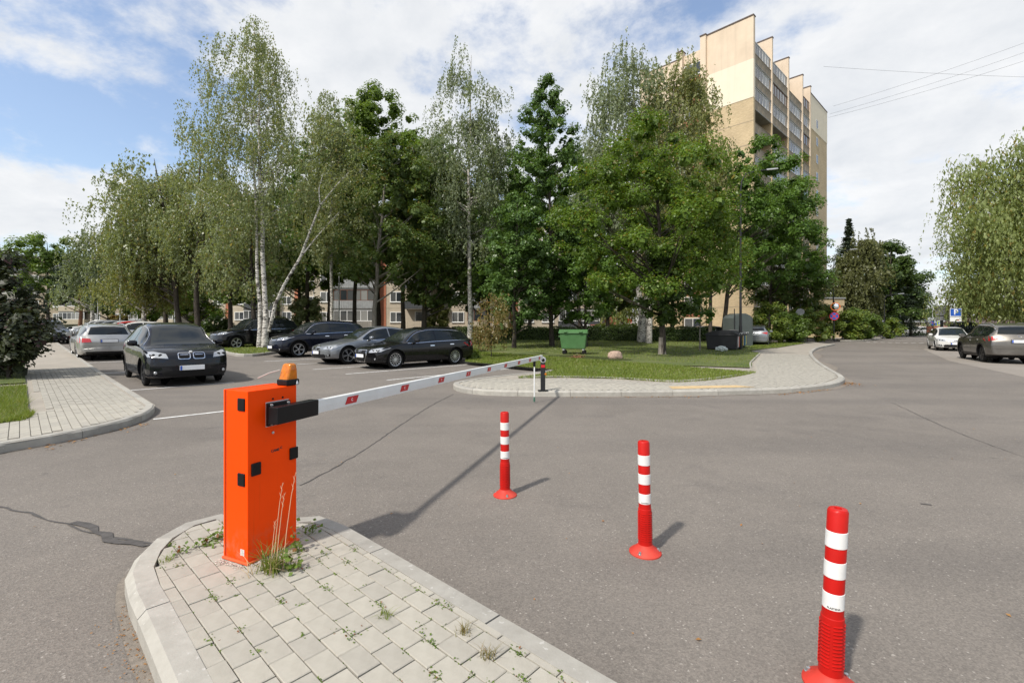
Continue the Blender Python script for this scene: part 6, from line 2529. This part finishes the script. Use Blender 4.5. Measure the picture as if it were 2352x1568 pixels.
Car('dark car parked behind the van-like car under the willow', mat_grey, (atY(2262, 43), 43), math.radians(232), 4.5, 1.8, 1.5, 2.7, .9, 'wagon', .32, 2, name='parked_car')
Car('white saloon parked far away across the end of the road', mat_white, (atY(2112, 86), 86), math.radians(195), 4.7, 1.8, 1.45, 2.75, .9, 'sedan', .32, 2, name='parked_car')
Car('white hatchback far away left of the white saloon', mat_white, (atY(2088, 89), 89), math.radians(195), 4.2, 1.75, 1.45, 2.6, .9, 'hatch', .31, 2, name='parked_car')
Car('grey hatchback-like SUV behind the black recycling containers', mat_grey, (atY(1738, 36.8), 36.8), math.radians(150 - 90), 4.4, 1.82, 1.6, 2.65, .9, 'suv', .34, 1, clad=True, belt=(1.0, 1.1), hood=.9, cowl=(1.0, 1.05), wtop=1.8, name='suv')
for i, (px, m_, st, lab) in enumerate(((1338, mat_white, 'sedan', 'white saloon parked past the hedge by the panel block end'), (1362, mat_red, 'hatch', 'dark red hatchback parked past the hedge'),
                                       (1374, mat_steelblue, 'sedan', 'pale blue saloon parked past the hedge'), (1396, mat_silver, 'wagon', 'silver estate parked past the hedge before the garages'))):
    Car(lab, m_, (atY(px, 57 + i % 2 * 3), 57 + i % 2 * 3), math.radians(200 + 12 * i), 4.4, 1.78, 1.46, 2.62, .88, st, .32, 2, group='cars past the hedge')
Car('silver estate partly hidden by the hedge in front of the tower wall', mat_silver, (atY(1612, 48.6), 48.6), math.radians(180), 4.6, 1.78, 1.5, 2.65, .88, 'wagon', .32, 2)

# ------------------------------------------------------------------ buildings
def window(parent, M4, w, h, name='window', mull=1, glass='pane', fr=.06, frame='white_frame', sill=True):
    """window in a wall; M4 maps local (x right, y out of the wall towards the viewer = -y, z up), centre at bottom-left"""
    key = ('win', round(w, 2), round(h, 2), mull, glass, frame, sill)
    if key not in MESHES:
        q = MB()
        q.rng(0, w, -.05, .02, 0, fr)
        q.rng(0, w, -.05, .02, h - fr, h)
        q.rng(0, fr, -.05, .02, fr, h - fr)
        q.rng(w - fr, w, -.05, .02, fr, h - fr)
        for k in range(mull):
            x = w * (k + 1) / (mull + 1)
            q.rng(x - fr * .45, x + fr * .45, -.045, .02, fr, h - fr)
        if sill:
            q.rng(-.05, w + .05, -.12, .0, -.05, 0)
        me = q.mesh('window_frame')
        me.materials.append(M[frame])
        g = MB()
        for k in range(mull + 1):
            x0, x1 = w * k / (mull + 1), w * (k + 1) / (mull + 1)
            g.add([(x0 + fr * .4, -.012, fr * .9), (x1 - fr * .4, -.012, fr * .9), (x1 - fr * .4, -.012, h - fr * .9), (x0 + fr * .4, -.012, h - fr * .9)], [(0, 1, 2, 3)])
        gm_ = g.mesh('pane')
        gm_.materials.append(M[glass])
        MESHES[key] = (me, gm_)
    me, gm_ = MESHES[key]
    o = obj(name, me, parent)
    o.matrix_local = M4
    obj('pane', gm_, o)
    return o


MESHES = {}
FR = Matrix.Identity(4)

# ---- brick tower: local x along the balcony side, local y along the blank side
TC = (28.76, 56.5)
TA = math.atan2(.69, .72)
tower = thing('apartment_tower', 'tall yellow brick apartment tower with cream upper end wall and stacked balconies', 'building', (TC[0], TC[1], 0), TA)
HT, HR = 38.5, 36.2
mbk = MB()
mbk.rng(.5, 33.2, 2.2, 15.0, 0, 36.2)
mbk.build('core_wall', M['brick_yellow'], tower)
MB().rng(23.6, 33.2, .0, 2.2, 0, 35.9).build('side_wall', M['brick_yellow'], tower)
MB().rng(23.55, 33.25, -.03, 2.3, 32.0, 37.2).build('side_wall_render', M['render_cream'], tower)
MB().rng(23.5, 33.3, -.08, 2.4, 37.2, 37.35).build('roof_flashing', M['flashing'], tower)
# end wall (blank, facing the car park)
MB().rng(0, .5, 0, 5.6, 0, 28.8).build('end_wall', M['brick_yellow'], tower)
MB().rng(-.04, .5, -.01, 5.6, 28.8, 33.4).build('end_wall_cream', M['render_cream'], tower)
MB().rng(-.04, .5, -.01, 5.6, 33.4, HT).build('end_wall_peach', M['render_peach'], tower)
MB().rng(-.12, .6, -.06, 5.6, HT, HT + .14).build('roof_flashing', M['flashing'], tower)
for y0, y1, h in ((5.6, 6.3, HT), (8.75, 9.4, 37.7), (14.3, 15.0, 37.5)):
    MB().rng(-.4, .5, y0, y1, 0, 28.8).build('pilaster', M['brick_yellow'], tower)
    MB().rng(-.42, .52, y0 - .01, y1 + .01, 28.8, h).build('pilaster_render', M['render_peach'], tower)
    MB().rng(-.5, .6, y0 - .06, y1 + .06, h, h + .14).build('roof_flashing', M['flashing'], tower)
MB().rng(0.1, .5, 9.4, 14.3, 0, 30).build('end_wall', M['brick_yellow'], tower)
MB().rng(0.06, .5, 9.4, 14.3, 30, 37.0).build('end_wall_peach', M['render_peach'], tower)
MB().rng(.02, .5, 9.3, 14.3, 37.0, 37.14).build('roof_flashing', M['flashing'], tower)
MB().rng(.12, .5, 6.3, 8.75, 36.0, 37.2).build('end_wall_peach', M['render_peach'], tower)
FL = 2.77
rotw = Matrix.Rotation(-math.pi / 2, 4, 'Z')        # window facing -x
for k in range(13):
    zc_ = 36.0 - FL * k
    zf = zc_ - FL
    if zf < -1:
        break
    MB().rng(.14, .5, 6.3, 8.75, max(0, zf), zf + .95).build('red_brick_panel', M['brick_red'], tower)
    MB().rng(.20, .5, 6.3, 8.75, zf + .95, zc_).build('window_reveal', M['brick_yellow'], tower)
    window(tower, Matrix.Translation((.15, 8.7, zf + .98)) @ rotw, 2.35, 1.6, mull=1, fr=.09)
for k in range(1, 10):
    MB().rng(-.012, .0, .02, 5.58, 28.8 - FL * k - .03, 28.8 - FL * k + .03).build('brick_course', M['concrete_brown'], tower)
# balcony bays
bays = [(.0, 6.5), (6.5, 13.1), (13.1, 19.6), (19.6, 23.6)]
for x0, x1 in bays[1:] + [(23.6, 33)]:
    fx = x0
    MB().rng(fx - .16, fx + .16, -.02, 2.2, 0, 27.5).build('fin_wall', M['brick_yellow'], tower)
    MB().rng(fx - .175, fx + .175, -.04, 2.4, 27.5, HT if fx < 23 else 38.2).build('fin_wall_render', M['render_peach'], tower)
    MB().rng(fx - .23, fx + .23, -.1, 3.0, (HT if fx < 23 else 38.2), (HT if fx < 23 else 38.2) + .14).build('roof_flashing', M['flashing'], tower)
    MB().rng(fx - 2.2, fx - .26, 1.7, 2.3, 36.2, 38.0).build('roof_parapet', M['sheet_dark'], tower)
par = {}
rndb = random.Random(3)
OPEN = {(0, 3), (0, 4), (1, 3), (2, 0), (3, 3), (2, 5), (0, 6), (1, 6), (3, 7)}
for b, (x0, x1) in enumerate(bays):
    w = x1 - x0 - .37
    xo = x0 + (.5 if b == 0 else .18)
    if b == 0:
        w = x1 - .5 - .18
    for k in range(13):
        zf = 36.0 - FL * (k + 1)
        if zf < 0:
            break
        key = (b,)
        if key not in par:
            q = MB()
            q.rng(0, w, .10, .22, 0, 1.02)
            q.rng(0, w, .06, .26, 1.02, 1.07)
            for j in range(1, 4):
                q.rng(w * j / 4 - .02, w * j / 4 + .02, .08, .10, .05, 1.0)
            me = q.mesh('balcony_parapet')
            me.materials.append(M['concrete_brown'])
            s_ = MB()
            s_.rng(0, w, .05, 2.2, -.18, 0)
            sl = s_.mesh('balcony_slab')
            sl.materials.append(M['concrete_grey'])
            par[key] = (me, sl)
        me, sl = par[key]
        o = obj('balcony', sl, tower)
        o.location = (xo, 0, zf)
        obj('balcony_parapet', me, o)
        if (b, k) not in OPEN:
            n_ = 5 if b < 3 else 3
            g = window(tower, Matrix.Translation((xo, .16, zf + 1.07)), w, 1.5, 'balcony_glazing', n_, 'pane', .075, 'white_frame' if rndb.random() < .85 else 'wood_brown', False)
        else:
            window(tower, Matrix.Translation((xo + .6, 2.18, zf + .3)), w * .6, 2.0, 'balcony_door', 1, 'pane', .08, 'white_frame', False)
# small windows in the side wall
for k in range(12):
    zf = 34.2 - FL * k
    if zf > 1:
        window(tower, Matrix.Translation((26.6, -.045, zf - 1.4)) @ Matrix.Diagonal((1, .2, 1, 1)), 1.05, 1.35, mull=0, fr=.07, glass='window_glass', sill=False)
MB().rng(-.05, 33.3, -.1, 15.1, 0, .8).build('plinth', M['concrete_grey'], tower)
MB().rng(.3, 33, 2.5, 14.9, 36.2, 36.35).build('roof', M['sheet_dark'], tower)

# porch at the right
X_ = atY(1910, 58)
porch = thing('brick_porch', 'low yellow brick porch with flat roof at the foot of the tower', 'porch', (X_, 58, 0), .15)
q = MB()
q.rng(-2.0, 1.3, .6, 4, 0, 4.0)
q.rng(.2, 1.3, -.3, .6, 0, 4.0)
q.build('wall', M['brick_yellow'], porch)
MB().rng(-2.1, 1.4, -.4, 4.1, 4.0, 4.85).build('canopy', M['brick_yellow'], porch)
MB().rng(-2.2, 1.5, -.5, 4.2, 4.85, 5.0).build('roof', M['sheet_grey'], porch)
MB().rng(-1.6, .1, .55, .6, 0, 3.2).build('door', M['wood_brown'], porch)


# ---- panel blocks
def panel_block(label, x0, x1, Y, floors, spec, zbase, depth=12, name='panel_block', wall='concrete_cream', seed=1, rz=0.0):
    rnd = random.Random(seed)
    root = thing(name, label, 'building', (x0, Y, zbase), rz)
    W_ = x1 - x0
    fh = 2.8
    Hh = 1.0 + floors * fh + .6
    MB().rng(0, W_, 0, depth, 0, Hh).build('wall', M[wall], root)
    MB().rng(-.1, W_ + .1, -.1, depth + .1, Hh, Hh + .2).build('roof', M['sheet_dark'], root)
    MB().rng(-.02, W_ + .02, -.04, 0, 0, .9).build('plinth', M['concrete_grey'], root)
    for k in range(1, floors + 1):
        MB().rng(0, W_, -.012, 0, 1.0 + k * fh - .02, 1.0 + k * fh + .02).build('panel_joint', M['concrete_brown'], root)
    x = .3
    i = 0
    while x < W_ - 1.5:
        kind = spec[i % len(spec)]
        i += 1
        if kind == 'w':
            for k in range(floors):
                window(root, Matrix.Translation((x + .55, -.02, 1.0 + k * fh + .85)), 1.7, 1.45, mull=1, fr=.1)
            x += 2.8
        elif kind == 'r':
            MB().rng(x, x + 1.1, -.05, 0, 0, Hh).build('accent_panel', M['rust_panel'], root)
            x += 1.1
        elif kind == 'b':
            wb = 5.6
            for k in range(floors):
                z = 1.0 + k * fh
                pm = rnd.choice(['concrete_grey', 'sheet_grey', 'sheet_grey', 'concrete_cream', 'sheet_dark'])
                bal = MB().rng(x, x + wb, -1.15, 0, z - .16, z).build('balcony', M['concrete_grey'], root)
                q = MB()
                q.rng(x, x + wb, -1.2, -1.12, z - .05, z + 1.0)
                q.rng(x, x + .06, -1.12, 0, z, z + 1.0)
                q.rng(x + wb - .06, x + wb, -1.12, 0, z, z + 1.0)
                for j in range(23):
                    q.rng(x + .1 + j * wb / 23.5, x + .16 + j * wb / 23.5, -1.225, -1.2, z - .02, z + .98)
                q.build('balcony_parapet', M[pm], bal)
                if rnd.random() < .8:
                    window(root, Matrix.Translation((x, -1.14, z + 1.0)), wb, 1.5, 'balcony_glazing', 5, 'pane', .08, rnd.choice(['white_frame', 'white_frame', 'wood_brown']), False)
                    MB().rng(x, x + wb, -1.2, 0, z + 2.5, z + 2.62).build('balcony_top', M['sheet_dark'], bal)
                else:
                    window(root, Matrix.Translation((x + 1.2, -.02, z + .3)), 2.2, 2.1, 'balcony_door', 1, 'pane', .1, 'white_frame', False)
            x += wb + .2
        else:
            x += 2.0
    return root


panel_block('cream panel block of flats with grey balconies behind the lawn trees', -27.5, 8.6, 66, 5, 'wbrwbwbrw', .2, seed=2)
MB().rng(0, 0, 0, 0, 0, 0)
panel_block('set-back cream panel block with rust-coloured corner strips', -55, -29, 86, 5, 'wrwbwrwb', .8, seed=5)
panel_block('distant grey-beige block of flats beyond the car park', -112, -74, 104, 5, 'bwswbwswb', 1.0, wall='concrete_brown', seed=9)

# garages past the hedge
gar = thing('brick_garage', 'low red brick outbuilding with grey door past the hedge', 'building', (atY(1338, 78), 78, 0))
MB().rng(0, 5.6, 0, 5, 0, 4.0).build('wall', M['brick_red'], gar)
MB().rng(2.0, 3.6, -.05, 0, 0, 3.4).build('door', M['sheet_grey'], gar)
MB().rng(-.2, 5.8, -.2, 5.2, 4.0, 4.2).build('roof', M['sheet_grey'], gar)
shed = thing('white_shed', 'long white shed beside the red brick outbuilding', 'building', (atY(1418, 80), 80, 0))
MB().rng(0, 9, 0, 6, 0, 3.6).build('wall', mat('shed_white', (.62, .64, .66), .6, .06), shed)
MB().rng(-.2, 9.2, -.2, 6.2, 3.6, 3.8).build('roof', M['sheet_grey'], shed)
q = MB()
q.rng(-.0, .9, -.6, -.5, 2.0, 2.7)
tag(q.build('red_board', M['sign_red']), 'small red board standing before the white shed', 'sign')
bpy.data.objects['red_board'].location = (atY(1436, 76), 76, 0)
MB()
# far low houses right
hs = thing('low_house', 'distant low house with pale sloping roof at the end of the road', 'house', (atY(2108, 110), 110, 0))
MB().rng(0, 10, 0, 7, 0, 2.4).build('wall', M['concrete_cream'], hs)
q = MB()
q.add([(-.4, -.4, 2.4), (10.4, -.4, 2.4), (10.4, 7.4, 2.4), (-.4, 7.4, 2.4), (-.4, 3.5, 3.6), (10.4, 3.5, 3.6)], [(0, 1, 5, 4), (2, 3, 4, 5), (0, 4, 3), (1, 2, 5), (0, 3, 2, 1)])
q.build('roof', M['sheet_grey'], hs)
fence_x = atY(2128, 80)
fe = thing('board_fence', 'reddish board fence by the far end of the road', 'fence', (fence_x, 80, 0))
pm_ = MB().rng(0, .28, 0, .03, 0, 1.5).mesh('board')
pm_.materials.append(M['rust_panel'])
for k in range(44):
    o = obj('board', pm_, fe)
    o.location = (k * .3, 0, random.uniform(-.02, .02))
MB().rng(0, 13.2, .03, .08, .4, .5).build('rail', M['wood_brown'], fe)
h2 = thing('low_house', 'distant dark-roofed house behind the willow twigs', 'house', (atY(2238, 100), 100, 0))
MB().rng(0, 9, 0, 7, 0, 2.2).build('wall', M['concrete_brown'], h2)
q = MB()
q.add([(-.4, -.4, 2.2), (9.4, -.4, 2.2), (9.4, 7.4, 2.2), (-.4, 7.4, 2.2), (-.4, 3.5, 3.8), (9.4, 3.5, 3.8)], [(0, 1, 5, 4), (2, 3, 4, 5), (0, 4, 3), (1, 2, 5), (0, 3, 2, 1)])
q.build('roof', M['flashing'], h2)

# ------------------------------------------------------------------ small growth and litter
rs_ = np.random.RandomState(21)
# weeds in the joints of the barrier island
Pn, Nn, Sn = [], [], []
ang = ISL_ANG
ex, ey = np.array([math.cos(ang), math.sin(ang)]), np.array([-math.sin(ang), math.cos(ang)])
hx = np.array([p[0] for p in isl_hull]), np.array([p[1] for p in isl_hull])
us = np.array(isl_hull) @ ex
ws = np.array(isl_hull) @ ey
cnt = 0
while cnt < 260:
    j = rs_.randint(int(ws.min() / .108), int(ws.max() / .108) + 1)
    u_ = rs_.uniform(us.min(), us.max())
    if rs_.uniform() < .35:                    # on a cross joint
        off = .0825 if j % 2 else 0.0
        u_ = round((u_ - off) / .165) * .165 + off
        w_ = (j + rs_.uniform(0, 1)) * .108
    else:
        w_ = j * .108
    p = ex * u_ + ey * w_
    if p[1] < 1.2 or not inside(isl_hull, np.array([p[0]]), np.array([p[1]]))[0]:
        continue
    rightness = (w_ - ws.min()) / (ws.max() - ws.min())
    if rs_.uniform() > .15 + .85 * min(1, rightness * 1.4):
        continue
    cnt += 1
    m = int(rs_.choice([12, 24, 50], p=[.55, .33, .12]))
    sp = {12: .0055, 24: .009, 50: .015}[m]
    q = np.stack([p[0] + rs_.normal(size=m) * sp, p[1] + rs_.normal(size=m) * sp, .108 + np.abs(rs_.normal(size=m)) * sp * .55], 1)
    q[:, :2] += np.outer(rs_.normal(size=m) * sp * 1.3, ex)
    Pn.append(q)
    Nn.append(rs_.normal(size=(m, 3)) * .45 + np.array([0, 0, 1]))
    Sn.append(rs_.uniform(.008, .015, m))
Pn, Nn, Sn = np.concatenate(Pn), np.concatenate(Nn), np.concatenate(Sn)
V_, Q = leaf_arrays(Pn, Nn, Sn, rs_, .8)
o = obj('joint_weeds', np_mesh('joint_weeds', V_, Q), island, M['leaf_weed'])
o['kind'] = 'stuff'


def blades(base, n, hmin, hmax, spread, lean, seed, matn, name, w=.004):
    rs = np.random.RandomState(seed)
    V_, Q = [], []
    for i in range(n):
        a = rs.uniform(0, 6.28)
        d = np.array([math.cos(a), math.sin(a), 0])
        s = np.array([-d[1], d[0], 0])
        h = rs.uniform(hmin, hmax)
        b = np.array([rs.normal() * spread, rs.normal() * spread, 0])
        le = rs.uniform(.2, 1.0) * lean
        k0 = len(V_)
        for t_ in (0, .35, .7, 1.0):
            c = b + d * le * h * t_ ** 1.8 + np.array([0, 0, h * (t_ - .35 * le * t_ ** 2.2)])
            ww = w * (1 - t_ * .9)
            V_ += [c - s * ww, c + s * ww]
        for q in range(3):
            Q.append((k0 + 2 * q, k0 + 2 * q + 1, k0 + 2 * q + 3, k0 + 2 * q + 2))
    return np_mesh(name, np.array(V_), np.array(Q))


gx, gy = G(625, 1308, .12)
tuft = thing('grass_tuft', 'bushy grass tuft at the foot of the orange cabinet', 'grass', (gx, gy, .118))
obj('green_blades', blades(None, 120, .07, .2, .035, 1.1, 3, None, 'green_blades', .0035), tuft, M['grass_blade'])
obj('dry_blades', blades(None, 24, .05, .16, .05, 1.6, 4, None, 'dry_blades', .003), tuft, mat('dry_grass', (.5, .38, .22), .8))
q = MB()
for dx, hh, lx in ((.005, .50, .055), (.02, .44, .05), (-.012, .28, .03), (.06, .56, .075)):
    pts = [(dx, 0, 0), (dx + lx * .25, .01, hh * .4), (dx + lx * .6, .01, hh * .75), (dx + lx, .0, hh)]
    q.tube(pts, [.0022, .002, .0016, .0008], 5)
    for k in range(5):
        f = .8 + .04 * k
        p = Vector(pts[2]).lerp(Vector(pts[3]), (f - .75) / .25)
        q.tube([p, p + Vector((.008 * (-1) ** k, .004, .02))], [.0016, .0006], 4)
q.build('dry_stalks', mat('dry_stalk', (.62, .42, .25), .8), tuft)


def leafy(px, py, label, n, spread, hh, seed, leaf=.03):
    x, y = G(px, py, .12)
    rs = np.random.RandomState(seed)
    r_ = thing('leafy_weed', label, 'weed', (x, y, .118), 0, 'weeds round the orange cabinet')
    P = np.stack([rs.normal(size=n) * spread, rs.normal(size=n) * spread, np.abs(rs.normal(size=n)) * hh * .6 + .008], 1)
    N = rs.normal(size=(n, 3)) * .5 + np.array([0, -.3, .9])
    V_, Q = leaf_arrays(P, N, leaf * rs.uniform(.6, 1.3, n), rs, .85)
    obj('leaves', np_mesh('leaves', V_, Q), r_, M['leaf_weed'])
    q = MB()
    for k in range(5):
        p = P[k]
        q.tube([(0, 0, 0), (p[0] * .5, p[1] * .5, p[2] * .7), tuple(p)], [.002, .0016, .001], 4)
    q.build('stems', mat('weed_stem', (.12, .16, .04), .7), r_)


leafy(665, 1312, 'broad-leaved weed growing beside the grass tuft', 46, .03, .10, 1)
leafy(683, 1268, 'upright leafy weed against the wide cabinet face', 30, .022, .12, 2)
leafy(718, 1222, 'small leafy weed behind the cabinet corner', 26, .03, .05, 3)
leafy(497, 1240, 'leafy weed at the narrow side of the cabinet', 34, .04, .045, 4)
leafy(470, 1254, 'flat weed creeping by the island kerb', 24, .035, .02, 5)
leafy(415, 1268, 'pale weed on the kerb joint of the island', 22, .03, .03, 6, .024)
for i, (px, py, lab) in enumerate(((885, 1412, 'isolated grass tuft between the pavers'), (1068, 1448, 'dry brown grass tuft between the pavers'), (388, 1285, 'sparse grass tuft by the island kerb'),
                                   (1120, 1505, 'yellowish grass tuft between the pavers near the right kerb'))):
    x, y = G(px, py, .12)
    t_ = thing('grass_tuft', lab, 'grass', (x, y, .117))
    obj('blades', blades(None, 36, .02, .06, .018, 1.6, 30 + i, None, 'blades', .002), t_, M['grass_blade'] if i % 2 == 0 else M['leaf_dry'])

# crumbs of mortar round the cabinet, fallen leaves and grit on the asphalt
rs_ = np.random.RandomState(31)
m = 420
a = rs_.uniform(0, 1, m)
side = rs_.randint(0, 2, m)
lx = np.where(side == 0, a * .36, -.02 - np.abs(rs_.normal(size=m)) * .018)
ly = np.where(side == 0, -.02 - np.abs(rs_.normal(size=m)) * .022, a * .22)
ca, sa = math.cos(AW), math.sin(AW)
P = np.stack([CN.x + lx * ca - ly * sa, CN.y + lx * sa + ly * ca, np.full(m, .121)], 1)
V_, Q = leaf_arrays(P, rs_.normal(size=(m, 3)) * .4 + np.array([0, 0, 1]), rs_.uniform(.004, .012, m), rs_, .9)
o = obj('mortar_crumbs', np_mesh('mortar_crumbs', V_, Q), island, mat('mortar', (.55, .5, .45), .95))
o['kind'] = 'stuff'

P, S = [], []
for pts, n, w in (((( 1885, 884), (1945, 878)), 260, .22), (((1868, 812), (1875, 830)), 60, .25), (((1940, 872), (1900, 845)), 90, .3), (((1780, 906), (1900, 893)), 90, .1),
                  (((355, 1568), (290, 1392)), 120, .06), (((1300, 912), (1640, 909)), 40, .15), (((60, 1032), (330, 972)), 40, .2)):
    A, B = np.array(G(*pts[0])), np.array(G(*pts[1]))
    f = rs_.uniform(0, 1, n)
    q = A + (B - A) * f[:, None]
    d = (B - A) / np.linalg.norm(B - A)
    nrm = np.array([d[1], -d[0]])
    sgn = np.sign(nrm @ (-(A + B) / 2)) if pts[0][0] != 1868 else 1
    q = q + nrm * sgn * np.abs(rs_.normal(size=n))[:, None] * w
    P.append(q)
    S.append(rs_.uniform(.02, .06, n) if pts[0][0] != 355 else rs_.uniform(.006, .014, n))
q = np.stack([rs_.uniform(-5, 8, 150), rs_.uniform(2.2, 14, 150)], 1)
q = q[~inside(isl_hull, q[:, 0], q[:, 1])]
P.append(q)
S.append(rs_.uniform(.008, .03, len(q)))
P, S = np.concatenate(P), np.concatenate(S)
z = np.array([zg(x, y) for x, y in P]) + .008
Vc, Qc = leaf_arrays(np.column_stack([P, z]), rs_.normal(size=(len(P), 3)) * .2 + np.array([0, 0, 1]), S, rs_, .7)
o = obj('fallen_leaves', np_mesh('fallen_leaves', Vc, Qc), None, M['leaf_litter'])
tag(o, 'scattered orange-brown fallen leaves along the kerbs', 'leaves', None, 'stuff')
# brown patch of cut twigs by the path
x, y = G(1326, 822, .13)
P = np.stack([x + rs_.normal(size=260) * .16, y + rs_.normal(size=260) * .1, zg(x, y) + .15 + np.abs(rs_.normal(size=260)) * .06], 1)
V_, Q = leaf_arrays(P, rs_.normal(size=P.shape), rs_.uniform(.03, .08, 260), rs_, .3)
tag(obj('dry_clump', np_mesh('dry_clump', V_, Q), None, mat('dry_clump', (.28, .13, .07), .9)), 'small rust-brown dead plant on the lawn path by the container', 'plant')
